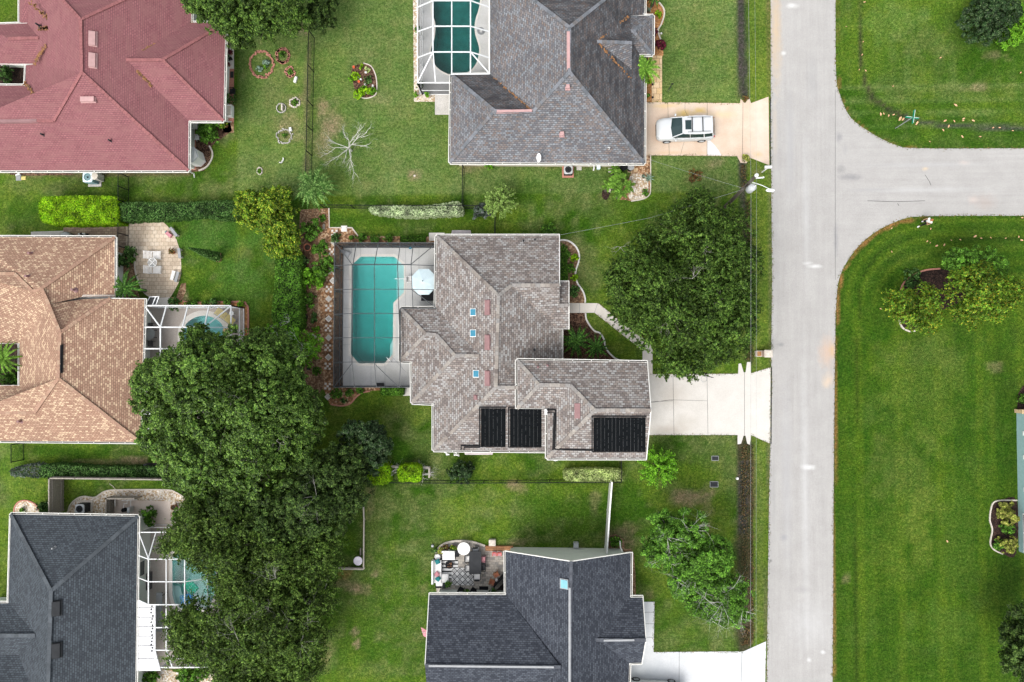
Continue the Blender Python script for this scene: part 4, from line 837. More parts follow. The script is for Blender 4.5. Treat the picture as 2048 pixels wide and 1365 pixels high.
# -- tan house
Ch = thing('house', 'house with tan and cream mottled shingle roof at the left edge', 'house', P(120, 690))
V = {'nw': (-60, 474, 'e'), 'ne': (230.5, 475, 'e'), 'a1': (84, 577, 'N475'), 'a2': (67, 584, 2.1), 'a3': (30, 548, 1.5), 'a4': (-60, 548, 1.5), 'b': (98, 609, 'E230.5'), 'i1': (165, 594, .55), 'i2': (230.5, 594, 'e'), 'i3': (165, 599, .5), 't': (222, 597, 'E290'), 'c': (121, 666, 'E290'), 'd': (117, 757, 'E289'), 'ne2': (290, 598, 'e'), 'se': (281.5, 885, 'e'), 'sw': (-60, 882, 'e'),
     'g': (69, 826, 'S884'), 'gl': (-60, 826, 1.1), 'w1': (39, 688, 'e'), 'w2': (39, 771, 'e'), 'w0': (-60, 687, 'e'), 'w3': (-60, 772, 'e')}
ro, W = roof_part(Ch, e, pt, V, ['nw ne a1 a2 a3 a4', 'ne i2 i1 b a1', 'i3 t c b', 'ne2 t c d se', 'se d g gl sw', 'a4 a3 a2 w1 w0', 'a2 a1 b w1', 'b c d w1', 'w1 d w2', 'w2 d g', 'w3 w2 g gl'], SH['tan'])
caps(ro, W, 'ne-a1 a1-a2 a2-a3 a3-a4 a1-b b-c c-t c-d d-se d-g g-gl', CAP['tan'])
gutter(Ch, W, 'nw-ne ne-i2 ne2-se sw-se w0-w1 w1-w2 w3-w2 i1-i2', P(150, 690, e)); rakes(Ch, W, 't-ne2')
walls(Ch, [(-60, 474), (230.5, 475), (230.5, 594), (290, 598), (281.5, 885), (-60, 882), (-60, 772), (39, 771), (39, 688), (-60, 687)], e, M['stuccow'], .95)
vent_box(Ch, 122.5, 718, zat(122, 718, e, 'E289')+.05, 3, 56, M['black'], .08)
for px, py, sp in ((61, 507, 'N475'), (55, 553, 'N475'), (147.5, 580, 'E290'), (40, 843, 'S884')): pipe_vent(Ch, px, py, zat(px, py, e, sp)+.1, M['rust'], .1)
# -- slate house
E = thing('house', 'house with blue slate coloured roof at the lower left', 'house', P(150, 1200))
V = {'nw': (22, 1028.5, 'e'), 'ne': (276.4, 1032.7, 'e'), 'ap': (103, 1182, 'E275'), 'rs': (98, 1345, 'E273'), 'rs2': (96, 1440, 2.55), 'se': (271, 1440, 'e'), 'w1': (17, 1206, 'e'), 'w1b': (41, 1208.5, .5), 'w0': (-60, 1206, 'e'), 'v': (71, 1271, 1.25), 'vl': (-60, 1271, 1.1), 'x': (37, 1311, .35), 'xl': (-60, 1310, .3), 'y': (75, 1375, 1.3), 'yl': (-60, 1375, 1.2), 'z': (55, 1440, .8)}
ro, W = roof_part(E, e, pt, V, ['nw ne ap', 'ne ap rs rs2 se', 'nw ap rs rs2 z y x v w1b w1', 'w0 w1 w1b v vl', 'vl v x xl', 'xl x y yl', 'yl y z'], SH['slate'])
caps(ro, W, 'nw-ap ne-ap ap-rs rs-rs2 v-vl y-yl', CAP['slate'], .3)
gutter(E, W, 'nw-ne ne-se nw-w1 w0-w1', P(140, 1250, e))
walls(E, [(22, 1028.5), (276.4, 1032.7), (271, 1440), (-60, 1440), (-60, 1206), (17, 1206)], e, M['stuccow'])
for py in (1217, 1301): vent_box(E, 114, py, zat(114, py, e, 'E274')+.05, 13, 29, M['darkgrey'], .16, tilt=-.45)
pipe_vent(E, 108, 1096, zat(108, 1096, e, 'N1030')+.1, M['grey'])
# lanai roof of the slate house
zr = 2.45; mb = MB(); mb.prism(PP([(276.5, 1199.5), (297, 1210), (312, 1210), (312, 1301), (322.5, 1341), (272, 1341)], zr), zr, zr+.1)
lm = ground_mat('stained_white_metal', (.74, .74, .76), (.84, .84, .85), sc=1.5, fine=9, contrast=.05, sp=[(285, 1290, 14, 14, (.55, .55, .56), .5), (290, 1235, 10, 20, (.6, .6, .6), .35), (296, 1255, 4, 6, (.3, .28, .25), .6), (290, 1300, 6, 4, (.3, .28, .28), .7), (300, 1335, 6, 4, (.4, .38, .36), .6)])
lr = mb.build('lanai_roof', lm, E)
mb = MB(); rd = random.Random(9)
for i in range(15): mb.box(tuple(P(304+rd.uniform(-2, 2), 1213+i*6.4, zr+.12)), (.12, .12, .03), rd.random()*3)
for y in (1216, 1235, 1254, 1273, 1292, 1318): mb.bar(P(275, y, zr+.11), P(309, y, zr+.11), .03, .02)
mb.build('stain', M['darkgrey'], lr)
# -- dark slate house
Fh = thing('house', 'house with dark charcoal blue roof and a pale gable wall at the bottom centre', 'house', P(1100, 1260))
V = {'gw': (1011, 1102.5, 'e'), 'ga': (1142, 1123, 'W1011.5'), 'ge': (1262, 1105, 'e'), 'rs': (1139, 1440, 2.5), 'e1': (1261, 1194.5, 'e'), 'ee': (1286, 1194.5, 'e'), 'ep': (1292, 1280, 'N1194.5'), 'er': (1181, 1280, 'N1194.5'), 'es': (1284, 1326, 'e'), 'es1': (1258.7, 1327, 'e'), 'se': (1256, 1440, 'e'), 'wi': (1011.5, 1189.5, 'e'), 'wv': (1121, 1334, 'N1189.5'), 'wr': (850, 1331, 'N1189.5'), 'wn': (858, 1189.5, 'e'), 'ws': (858, 1440, .6), 'wsi': (1040, 1440, .7)}
ro, W = roof_part(Fh, e, pt, V, ['gw ga rs wsi wv wi', 'wn wi wv wr', 'wr wv wsi ws', 'ga ge e1 er es1 se rs', 'e1 ee ep er', 'er ep es es1'], SH['dark'])
caps(ro, W, 'wv-wr er-ep', CAP['dark'], .26); caps(ro, W, 'ga-rs', CAP['dark'], .26, .2)
gutter(Fh, W, 'wn-wi gw-wi ge-e1 e1-ee es1-es es1-se', P(1100, 1250, e)); rakes(Fh, W, 'gw-ga ga-ge wn-wr ee-ep ep-es')
mb = MB(); q0 = W['ga']; q1 = P(1139, 1175, zat(1139, 1175, e, 'W1011.5')); mb.bar(q1+Vector((0, 0, .1)), W['rs']+Vector((0, 0, .1)), .16, .1); mb.bar(W['er']+Vector((1, 0, .08)), W['ep']+Vector((-.9, 0, .08)), .14, .08); mb.bar(W['wv']+Vector((-.5, 0, .08)), W['wr']+Vector((.3, 0, .08)), .14, .08); mb.build('ridge_vent', M['grey'], Fh)
wn_, we_ = P(1025, 1094), P(1245, 1098); yw = (wn_.y+we_.y)/2
x0, x1 = W['gw'].x+.3, W['ge'].x-.4; ys = W['wn'].y-.45
mb = MB(); mb.prism([(x0, yw), (x1, yw), (x1, -32), (x0, -32)], 0, 2.5, False); mb.prism([(W['wn'].x+.5, ys), (x0+.1, ys), (x0+.1, -32), (W['wn'].x+.5, -32)], 0, 2.49, False); mb.prism([(x1-.1, W['ee'].y-.45), (W['ee'].x-.5, W['ee'].y-.45), (W['ee'].x-.5, W['es'].y+.45), (x1-.1, W['es'].y+.45)], 0, 2.48, False); mb.build('wall', M['stuccow'], Fh)
mb = MB(); mb.add([(x0, yw, 2.5), (x1, yw, 2.5), (W['ga'].x, yw, 4.9), (x0, yw-.15, 2.5), (x1, yw-.15, 2.5), (W['ga'].x, yw-.15, 4.9)], [(0, 2, 1), (3, 4, 5), (0, 3, 5, 2), (2, 5, 4, 1)]); mb.build('gable_wall', M['stuccow'], Fh)
z = zat(1128, 1168, e, 'W1011.5')+.05; p = P(1128, 1168, z); mb = MB(); mb.box((p.x, p.y, z), (.62, .75, .16), 0, .5); so_ = mb.build('skylight', M['grey'], Fh); mb = MB(); mb.box((p.x, p.y, z+.085), (.5, .62, .05), 0, .5); mb.build('dome', plain('pale_skylight', (.18, .42, .48), .2), so_)
def ww(px, py, w_, h_, zc, nm='window'):  # window in the dark house's back wall
    pass
p = P(1007, 1150, 1.5); mb = MB(); mb.box((x0-.03, P(0, 1150).y, 1.1), (.06, 1.6, 2.1)); so_ = mb.build('sliding_door', M['white'], Fh); mb = MB(); mb.box((x0-.06, P(0, 1150).y, 1.1), (.03, 1.4, 1.9)); mb.build('pane', M['glass'], so_)
mb = MB(); mb.box((P(960, 1190, 2).x, ys+.03, 1.2), (1.6, .06, 1.2)); so_ = mb.build('window', M['white'], Fh); mb = MB(); mb.box((P(960, 1190, 2).x, ys+.06, 1.2), (1.4, .04, 1.0)); mb.build('pane', M['glass'], so_)
# -- teal house at the right edge
T = thing('house', 'teal walled house cut by the right edge', 'house', P(2100, 950))
xw = P(2034, 900).x; y0, y1 = P(2034, 826).y, P(2030, 1103).y
mb = MB(); mb.prism([(xw, y0), (xw, y1), (xw+12, y1), (xw+12, y0)], 0, 2.6, False); wl = mb.build('wall', M['teal'], T)
mb = MB(); mb.box((xw+.1, y0+.15, .45), (.5, .28, .9)); mb.box((xw+.1, y0+.15, .93), (.6, .34, .06)); mb.build('brick_pier', M['pavertan'], T)
mb = MB()
for py in (865, 912, 976): mb.box((xw-.02, P(2034, py).y, .8), (.05, .35, .12))
mb.build('wall_vent', M['white'], T)
mb = MB(); yc = (P(2034, 1022).y+P(2034, 1102).y)/2; mb.box((xw-.02, yc, 1.45), (.06, 3.1, 1.7)); wf = mb.build('window', M['white'], T)
mb = MB()
for s in (-1, 1): mb.box((xw-.045, yc+s*.76, 1.45), (.03, 1.36, 1.5))
mb.build('pane', M['glass'], wf)
mb = MB(); zz = 2.6; a = (xw-.35, y1-.5, zz); b2 = (xw-.35, y0+.5, zz); c3 = (xw+12.5, y0+.5, zz); d3 = (xw+12.5, y1-.5, zz); r0 = (xw+6, y1+5, 5.4); r1 = (xw+6, y0-5, 5.4)
mb.add([a, b2, c3, d3, r0, r1], [(1, 0, 4, 5), (2, 1, 5), (3, 2, 5, 4), (0, 3, 4), (0, 1, 2, 3)]); mb.build('roof', plain('brown_roof', (.18, .12, .09), .9, .2), T)
# ---------------------------------------------------------------- pool enclosures
def cage(label, loc, fm, sc, sw, beams, roofs, wallz, z0=.02, posts=(), bw=.048):
    root = thing('pool_enclosure', label, 'pool enclosure', loc)
    mb = MB()
    for bmv in beams:
        q = [P(*v) for v in bmv]
        for a, b in zip(q, q[1:]): mb.bar(a, b, bw, .07)
    mb.build('roof_beam', M[fm], root)
    mb = MB()
    for r in roofs: mb.add([P(*v)+Vector((0, 0, .045)) for v in r], [tuple(range(len(r)))])
    mb.build('roof_screen', M[sc], root)
    mb = MB(); fr = MB(); kp = MB()
    for (a, b) in wallz:
        a, b = P(*a), P(*b); a0 = Vector((a.x, a.y, z0)); b0 = Vector((b.x, b.y, z0)); mb.add([a0, b0, b, a], [(0, 1, 2, 3)])
        d = b-a; k = max(1, round(d.length/2.1))
        for i in range(k+1):
            t = a+d*(i/k); fr.bar((t.x, t.y, z0), (t.x, t.y, t.z), bw, bw)
        for zz in (z0+.06, z0+.9): fr.bar((a.x, a.y, zz), (b.x, b.y, zz), .05, .07)
    mb.build('wall_screen', M[sw], root); fr.build('post', M[fm], root)
    return root
o_, i_ = 2.5, 3.3
B1 = [[(669, 486, o_), (874, 486, o_)], [(669, 486, o_), (667, 775, o_), (823, 775, o_)], [(873, 486, o_), (873, 617, o_)], [(704, 529, i_), (704, 725, i_)], [(801, 617.5, 2.7), (801, 725, i_)], [(704, 529, i_), (822, 529, i_)]]
for y, y2 in ((532, 530), (580, 579), (629, 627.5), (676, 676), (725, 724.5)):
    B1.append([(668.5, y, o_), (704, y2, i_), (822 if y < 600 else 801, y2, i_ if y < 600 else 2.9)] + ([(873, y, o_)] if y < 600 else []))
for a, b, c3 in (((713, 485), (706, 529), (709, 775)), ((757, 485), (749, 529), (753, 775)), ((801, 485), (795, 529), (799, 775)), ((827, 485), (822, 529), None)):
    if c3: B1.append([(*a, o_), (*b, i_), ((704 if a[0] < 720 else b[0] if a[0] < 790 else 801), 727, i_), (*c3, o_)])
    else: B1.append([(*a, o_), (*b, i_), (826, 617, 2.7)])
B1 += [[(671, 487, o_), (704, 529, i_)], [(873, 487, o_), (822, 529, i_)], [(668, 774, o_), (704, 727, i_)], [(749, 728, i_), (798, 775, o_)], [(822, 579, i_), (872, 616, 2.65)], [(801, 617.5, 2.7), (873, 617.5, 2.7)]]
R1 = [[(704, 529, i_), (822, 529, i_), (826, 617, i_), (801, 617, i_), (801, 725, i_), (704, 725, i_)], [(669, 486, o_), (874, 486, o_), (822, 529, i_), (704, 529, i_)], [(669, 486, o_), (704, 529, i_), (704, 725, i_), (667, 775, o_)], [(667, 775, o_), (704, 725, i_), (801, 725, i_), (823, 775, o_)], [(874, 486, o_), (873, 617, o_), (826, 617, i_), (822, 529, i_)]]
c1 = cage('charcoal framed screen enclosure over the long octagonal pool', P(740, 630), 'bronze', 'screen_d', 'screen_dw', B1, R1, [((669, 486, o_), (874, 486, o_)), ((669, 486, o_), (667, 775, o_)), ((667, 775, o_), (823, 775, o_))])
i_ = 3.4
B2 = [[(835, 166, o_), (903, 166, o_)], [(835, 166, o_), (835, -60, o_)], [(979, 148, 2.7), (979, -60, 2.7)], [(866, -60, i_), (866, 104.5, i_)], [(903.5, -60, i_), (903.5, 166, o_)], [(941, -60, i_), (941, 104.5, i_), (941, 148, 2.7)], [(866, 104.5, i_), (871, 166, o_)], [(866, 104.5, i_), (835, 166, o_)], [(941, 104.5, i_), (979, 148, 2.7)], [(902, 149, 2.7), (979, 148, 2.7)]]
for y, yo in ((1.7, 15), (53, 64), (104.5, 116), (-48, -36)): B2.append([(835, yo, o_), (866, y, i_), (941, y, i_), (979, yo, 2.7)])
R2 = [[(866, -60, i_), (941, -60, i_), (941, 104.5, i_), (866, 104.5, i_)], [(835, -60, o_), (866, -60, i_), (866, 104.5, i_), (835, 166, o_)], [(941, -60, i_), (979, -60, 2.7), (979, 148, 2.7), (941, 104.5, i_)], [(835, 166, o_), (866, 104.5, i_), (941, 104.5, i_), (979, 148, 2.7), (903, 150, 2.7), (903, 166, o_)]]
c2 = cage('white framed pool enclosure with arched roof beside the grey roofed house', P(900, 60), 'alu', 'screen_w', 'screen_ww', B2, R2, [((835, 166, o_), (903, 166, o_)), ((835, -60, o_), (835, 166, o_))], bw=.09)
i_ = 3.3
B3 = [[(289, 612, o_), (462, 612, o_), (462, 871, o_), (284, 871, o_)], [(289, 612, o_), (284, 871, o_)], [(321, 655, i_), (321, 830, i_)], [(365, 655, i_), (365, 830, i_)], [(408.6, 655, i_), (408.6, 830, i_)], [(333, 612, o_), (321, 655, i_)], [(375.6, 612, o_), (365, 655, i_)], [(418, 612, o_), (408.6, 655, i_)], [(290, 613, o_), (321, 655, i_)], [(461, 613, o_), (409, 655, i_)], [(321, 830, i_), (288, 870, o_)], [(321, 830, i_), (326, 871, o_)]]
for y in (655, 698, 741, 784, 828): B3.append([(288, y, o_), (321, y, i_), (409, y, i_), (462, y+1, o_)])
R3 = [[(321, 655, i_), (409, 655, i_), (409, 830, i_), (321, 830, i_)], [(289, 612, o_), (462, 612, o_), (409, 655, i_), (321, 655, i_)], [(289, 612, o_), (321, 655, i_), (321, 830, i_), (284, 871, o_)], [(462, 612, o_), (462, 871, o_), (409, 830, i_), (409, 655, i_)], [(284, 871, o_), (321, 830, i_), (409, 830, i_), (462, 871, o_)]]
c3_ = cage('white framed pool enclosure beside the tan roofed house, partly under the big tree', P(380, 740), 'alu', 'screen_w', 'screen_w', B3, R3, [((289, 612, o_), (462, 612, o_)), ((462, 612, o_), (462, 871, o_)), ((284, 871, o_), (462, 871, o_))], bw=.1)
B4 = [[(278, 1065, o_), (430, 1065, o_)], [(277, 1065, o_), (275.5, 1199, o_)], [(415, 1065, o_), (415, 1335, o_), (322, 1335, o_)], [(278, 1066, o_), (297, 1117, i_)], [(312, 1065, o_), (297, 1117, i_)], [(348, 1065, o_), (332.6, 1117, i_)], [(385, 1065, o_), (369.5, 1117, i_)], [(297, 1117, i_), (297, 1210, i_)], [(332.6, 1117, i_), (332.6, 1300, i_), (345, 1335, o_)], [(369.5, 1117, i_), (369.5, 1300, i_), (380, 1335, o_)], [(369.5, 1301, i_), (415, 1335, o_)]]
for y, yo, xe in ((1118.6, 1111, 297), (1163.8, 1155.5, 297), (1209.8, 1200, 297), (1255.5, 0, 312), (1300.7, 0, 312)):
    B4.append(([(276.5, yo, o_)] if yo else [])+[(xe, y, i_ if yo else 2.6), (332.6, y, i_), (369.5, y, i_), (415, y-6, o_)])
R4 = [[(297, 1117, i_), (369.5, 1117, i_), (369.5, 1300, i_), (322, 1300, i_), (318, 1209, i_), (297, 1209, i_)], [(278, 1065, o_), (415, 1065, o_), (369.5, 1117, i_), (297, 1117, i_)], [(278, 1065, o_), (297, 1117, i_), (297, 1209, i_), (275.5, 1199, o_)], [(415, 1065, o_), (415, 1335, o_), (369.5, 1300, i_), (369.5, 1117, i_)], [(322, 1335, o_), (415, 1335, o_), (369.5, 1300, i_), (322, 1300, i_)]]
c4_ = cage('white framed pool enclosure between the slate roofed house and the elms', P(345, 1200), 'alu', 'screen_w', 'screen_ww', B4, R4, [((278, 1065, o_), (415, 1065, o_)), ((415, 1065, o_), (415, 1335, o_)), ((322, 1335, o_), (415, 1335, o_))], bw=.07)
# ---------------------------------------------------------------- vegetation
LF = {
 'oak': leafmat('oak_leaves', (.013, .037, .006), (.062, .132, .017), (.14, .23, .04)),
 'magnolia': leafmat('magnolia_leaves', (.016, .046, .007), (.072, .15, .02), (.17, .28, .05), .25, .4),
 'elm': leafmat('elm_leaves', (.016, .04, .007), (.078, .148, .024), (.17, .26, .05)),
 'darkoak': leafmat('dark_leaves', (.011, .028, .006), (.048, .098, .017), (.1, .16, .034)),
 'holly': leafmat('holly_leaves', (.012, .032, .01), (.035, .075, .02), (.1, .14, .06), .2, .35, .1),
 'lime': leafmat('lime_hedge_leaves', (.1, .25, .005), (.26, .5, .01), (.36, .55, .02), .35),
 'yellow': leafmat('croton_leaves', (.03, .09, .006), (.16, .29, .018), (.46, .5, .05), .3, .5, .15),
 'green': leafmat('shrub_leaves', (.026, .08, .009), (.1, .24, .024), (.15, .32, .035)),
 'bright': leafmat('bright_shrub_leaves', (.05, .16, .008), (.14, .34, .015), (.2, .42, .03)),
 'white': leafmat('variegated_leaves', (.06, .13, .03), (.2, .32, .1), (.5, .58, .35), .25, .5, .5),
 'vari': leafmat('variegated_hedge_leaves', (.1, .2, .03), (.3, .42, .1), (.5, .58, .24), .3, .5, .5),
 'ivy': leafmat('ivy_leaves', (.012, .045, .008), (.06, .15, .025), (.14, .26, .07)),
 'purple': leafmat('violet_flower_leaves', (.03, .07, .03), (.07, .11, .06), (.13, .13, .14), .2, .5, .3),
 'orangeflower': leafmat('trumpet_tree_leaves', (.05, .13, .01), (.18, .34, .03), (.36, .3, .03), .3, .5, .12),
 'palm': leafmat('palm_fronds', (.015, .06, .008), (.11, .24, .035), None, .25),
 'palmlight': leafmat('fan_palm_fronds', (.035, .1, .014), (.18, .3, .08), None, .25),
 'palmbright': leafmat('date_palm_fronds', (.07, .16, .015), (.2, .36, .05), None, .25),
 'pale': leafmat('weeping_leaves', (.1, .18, .03), (.28, .38, .11), None, .3),
 'maroon': leafmat('maroon_leaves', (.05, .006, .015), (.16, .02, .04), None, .2),
 'agave': leafmat('agave_leaves', (.12, .19, .14), (.26, .36, .28), None, .1),
 'dryred': leafmat('rusty_leaves', (.12, .05, .015), (.25, .12, .04), (.1, .14, .04), .2),
 'goldgreen': leafmat('golden_shrub_leaves', (.12, .17, .02), (.34, .38, .06), (.46, .44, .12), .3),
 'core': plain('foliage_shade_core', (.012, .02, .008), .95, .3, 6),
}
class Leaves:
    def __init__(s): s.p = []; s.c = []
    def quads(s, cen, nrm, ls, rnd, col, asp=.55):
        n = len(cen); t = rnd.normal(size=(n, 3)); nrm = nrm/(np.linalg.norm(nrm, axis=1, keepdims=True)+1e-9)
        t -= (t*nrm).sum(1, keepdims=True)*nrm; t /= np.linalg.norm(t, axis=1, keepdims=True)+1e-9; b = np.cross(nrm, t)
        l = (ls*rnd.uniform(.65, 1.35, n))[:, None]
        q = np.stack([cen-t*l*.5, cen+b*l*asp*.5-t*l*.05+nrm*l*.06, cen+t*l*.5, cen-b*l*asp*.5-t*l*.05+nrm*l*.06], 1)
        s.p.append(q.reshape(-1, 3)); s.c.append(np.repeat(col, 4))
    def build(s, name, mat, parent=None, origin=None):
        v = np.concatenate(s.p); c = np.concatenate(s.c); n = len(v)//4
        o0 = np.array(root_loc(parent)) if parent is not None else np.array(origin or (v[:, 0].mean(), v[:, 1].mean(), 0))
        me = bpy.data.meshes.new(name); me.vertices.add(len(v)); me.vertices.foreach_set('co', (v-o0).astype(np.float32).ravel())
        me.loops.add(4*n); me.loops.foreach_set('vertex_index', np.arange(4*n)); me.polygons.add(n)
        me.polygons.foreach_set('loop_start', np.arange(n)*4); me.polygons.foreach_set('loop_total', np.full(n, 4))
        at = me.attributes.new('clump', 'FLOAT', 'POINT'); at.data.foreach_set('value', c.astype(np.float32))
        me.update(calc_edges=True); me.materials.append(mat)
        o = bpy.data.objects.new(name, me); C.objects.link(o)
        if parent is not None: o.parent = parent
        else: o.location = Vector(o0)
        return o
def sphere_dirs(rnd, n, zmin=-.35):
    d = rnd.normal(size=(int(n*2.6)+20, 3)); d /= np.linalg.norm(d, axis=1, keepdims=True); d = d[d[:, 2] > zmin]; return d[:n]
def crown_pts(lv, rnd, c, r, ls, cover=3., cl=.6, zmin=-.3, zfloor=.05, fuzz=.35, spray=0., big=None):
    r = np.array(r); c = np.array(c); area = 2.2*math.pi*(r[0]*r[1]+(r[0]+r[1])*r[2])/2*1.15
    nl = int(area*cover/(ls*ls*.35)); big = big or max(cl*1.5, .5*min(r[0], r[1]))
    nb = max(4, int(area/(big*big*1.25))); B = sphere_dirs(rnd, nb, zmin); nb = len(B); bc = c+B*r*rnd.uniform(.7, 1., nb)[:, None]; br = big*rnd.uniform(.45, .85, nb); bt = rnd.normal(size=nb)*.16
    ncl = max(6, int(area/(cl*cl*.75))); kb = rnd.randint(0, nb, ncl); d = rnd.normal(size=(ncl, 3))+B[kb]*.9+np.array([0, 0, .5]); d /= np.linalg.norm(d, axis=1, keepdims=True)
    cc = bc[kb]+d*br[kb][:, None]*rnd.uniform(.8, 1.1, ncl)[:, None]*np.array([1, 1, .75]); tone = np.clip(.5+bt[kb]+rnd.normal(size=ncl)*.2, 0, 1)
    k = rnd.randint(0, ncl, nl); cr = cl*.5*rnd.uniform(.6, 1.2, ncl)
    if spray:
        axs = d*1.+rnd.normal(size=(ncl, 3))*.5; axs[:, 2] = axs[:, 2]*.3-.1; axs /= np.linalg.norm(axs, axis=1, keepdims=True); u = rnd.rand(nl)
        pos = cc[k]+axs[k]*((u-.3)*spray*rnd.uniform(.6, 1.3, ncl)[k])[:, None]+rnd.normal(size=(nl, 3))*(cr[k]*.28*(1.15-u*.7))[:, None]; tn = tone[k]+(u-.5)*.5
    else:
        off = rnd.normal(size=(nl, 3)); off /= np.linalg.norm(off, axis=1, keepdims=True); off[:, 2] = np.abs(off[:, 2])*.9-.1; rr = rnd.uniform(.2, 1, nl)**.6*cr[k]; pos = cc[k]+off*rr[:, None]; tn = tone[k]
    nrm = (pos-cc[k])/cr[k][:, None]*.6+d[k]*.5+np.array([0, 0, .5])+rnd.normal(size=(nl, 3))*fuzz
    ok = pos[:, 2] > zfloor; lv.quads(pos[ok], nrm[ok], ls, rnd, np.clip(tn+rnd.normal(size=nl)*.14, 0, 1)[ok])
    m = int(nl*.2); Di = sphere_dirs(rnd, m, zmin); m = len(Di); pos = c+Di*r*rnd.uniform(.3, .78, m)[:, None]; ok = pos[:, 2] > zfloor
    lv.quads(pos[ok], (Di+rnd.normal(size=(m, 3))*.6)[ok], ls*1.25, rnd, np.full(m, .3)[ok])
def branchy(mb, rnd, p, d, ln, r, depth, spread=.6, up=.15, n=4, sub=3):
    pts = [p]; rs = [r]; q = Vector(p); dd = Vector(d).normalized()
    for i in range(3):
        dd = (dd+Vector((rnd.gauss(0, .22), rnd.gauss(0, .22), rnd.gauss(0, .15)+up*.3))).normalized(); q = q+dd*ln/3; pts.append(q.copy()); rs.append(r*(1-.2*(i+1)))
    mb.tube(pts, rs, n, False)
    if depth > 0:
        for i in range(sub):
            k = rnd.choice((1, 2, 3)); nd = (dd+Vector((rnd.gauss(0, spread), rnd.gauss(0, spread), rnd.gauss(0, spread*.5)+up))).normalized()
            branchy(mb, rnd, pts[k], nd, ln*rnd.uniform(.6, .85), rs[k]*.62, depth-1, spread, up, n, sub)
def tree(label, base, blobs, mat, ls=.22, cover=2.6, cl=.65, seed=1, trunk=.22, bark='bark', group=None, zmin=-.3, name='tree', extra=None, cat='tree', limbs=True, spray=0., big=None):
    """base, blobs in photo pixels: (px, py, z, r_px, rz)"""
    bp = G(base[0], base[1], base[2]) if len(base) > 2 else P(*base); t = thing(name, label, cat, bp, group); rnd = np.random.RandomState(seed); rd = random.Random(seed); lv = Leaves()
    mb = MB(); ctr = Vector((0, 0, 0)); B = []
    for b in blobs:
        c = P(b[0], b[1], b[2]); r = mpx(b[3], b[2]); ry = mpx(b[5], b[2]) if len(b) > 5 else r; B.append((c, r)); ctr += c/len(blobs)
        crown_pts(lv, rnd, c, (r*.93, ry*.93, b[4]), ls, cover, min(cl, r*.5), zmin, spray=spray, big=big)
    fork = bp.lerp(ctr, .35); fork.z = max(.5, ctr.z*.4)
    mb.tube([bp+Vector((0, 0, -.1)), bp.lerp(fork, .5)+Vector((rd.gauss(0, .08), rd.gauss(0, .08), 0)), fork], [trunk*1.3, trunk, trunk*.85], 8)
    if limbs:
        for c, r in B:
            mid = fork.lerp(c, .5)+Vector((rd.gauss(0, .15), rd.gauss(0, .15), 0)); mb.tube([fork, mid, c], [trunk*.7, trunk*.4, trunk*.18], 5)
            for _ in range(3): branchy(mb, rd, c, Vector((rd.gauss(0, 1), rd.gauss(0, 1), rd.random()*.8)), r*.75, trunk*.16, 1, .5, .1, 3, 2)
    if extra:
        mb2 = MB()
        for (x, y, z, ln, rr, sd_, dep) in extra:
            r2 = random.Random(sd_); c = P(x, y, z)
            for _ in range(4): branchy(mb2, r2, c+Vector((0, 0, .75)), Vector((r2.gauss(0, 1), r2.gauss(0, 1), .35)), ln, rr*.5, dep, .6, .12, 3, 3)
    lv.build('crown', mat, t); mb.build('trunk', M[bark], t)
    if extra: mb2.build('bare_branches', M['deadwood'] if bark == 'barkpale' else M['barkpale'], t)
    return t
# big trees
tree('large round dark green oak on the front lawn between house and street', (1360, 575), [(1300, 560, 4.6, 75, 2.2), (1380, 475, 5.2, 64, 2.6), (1430, 540, 5.2, 78, 2.6), (1370, 590, 6.2, 95, 2.4), (1440, 650, 4.8, 66, 2.3), (1370, 680, 4.6, 66, 2.2), (1290, 640, 4.2, 46, 1.9), (1262, 585, 4.0, 46, 1.8), (1480, 520, 4.2, 26, 1.6), (1485, 620, 4.0, 24, 1.5), (1255, 620, 3.6, 30, 1.4), (1400, 435, 5.0, 40, 2.0), (1305, 505, 4.4, 42, 1.8), (1450, 470, 4.8, 50, 2.0), (1460, 590, 4.6, 48, 2.1), (1350, 722, 3.6, 28, 1.4), (1420, 700, 4.0, 36, 1.6), (1400, 400, 4.2, 20, 1.2), (1240, 560, 3.6, 25, 1.2)], LF['oak'], .16, 1.8, .42, 11, .3, spray=.5, extra=[(1238, 498, 2.6, .7, .03, 5, 2), (1380, 560, 7.0, .9, .03, 51, 2), (1330, 640, 6, .8, .025, 52, 2), (1440, 600, 6, .8, .025, 53, 2), (1400, 500, 6.4, .7, .025, 54, 2)])
tree('huge glossy round tree overhanging the white pool enclosure at the left', (480, 830), [(470, 790, 7.5, 110, 3.0), (400, 740, 5.8, 75, 2.8), (340, 770, 5, 58, 2.5), (540, 740, 5.8, 70, 2.6), (578, 830, 5.5, 62, 2.6), (420, 880, 6, 90, 2.8), (350, 860, 5, 62, 2.5), (520, 920, 5.6, 80, 2.6), (580, 900, 4.8, 52, 2.3), (440, 950, 4.8, 55, 2.2), (470, 710, 5.2, 45, 2.2), (400, 690, 4.6, 38, 1.9), (310, 800, 4.2, 36, 1.8), (310, 745, 4.2, 30, 1.6), (618, 862, 4.2, 28, 1.8), (612, 800, 3.8, 24, 1.4), (360, 930, 4.4, 40, 1.9), (540, 690, 4.2, 34, 1.7), (395, 968, 4.0, 26, 1.4)], LF['magnolia'], .21, 2.0, .42, 12, .36, extra=[(480, 790, 8.2, .9, .03, 61, 2), (560, 880, 6.5, .8, .03, 62, 2), (420, 730, 6.6, .8, .03, 63, 2), (510, 920, 6.6, .8, .025, 64, 2)])
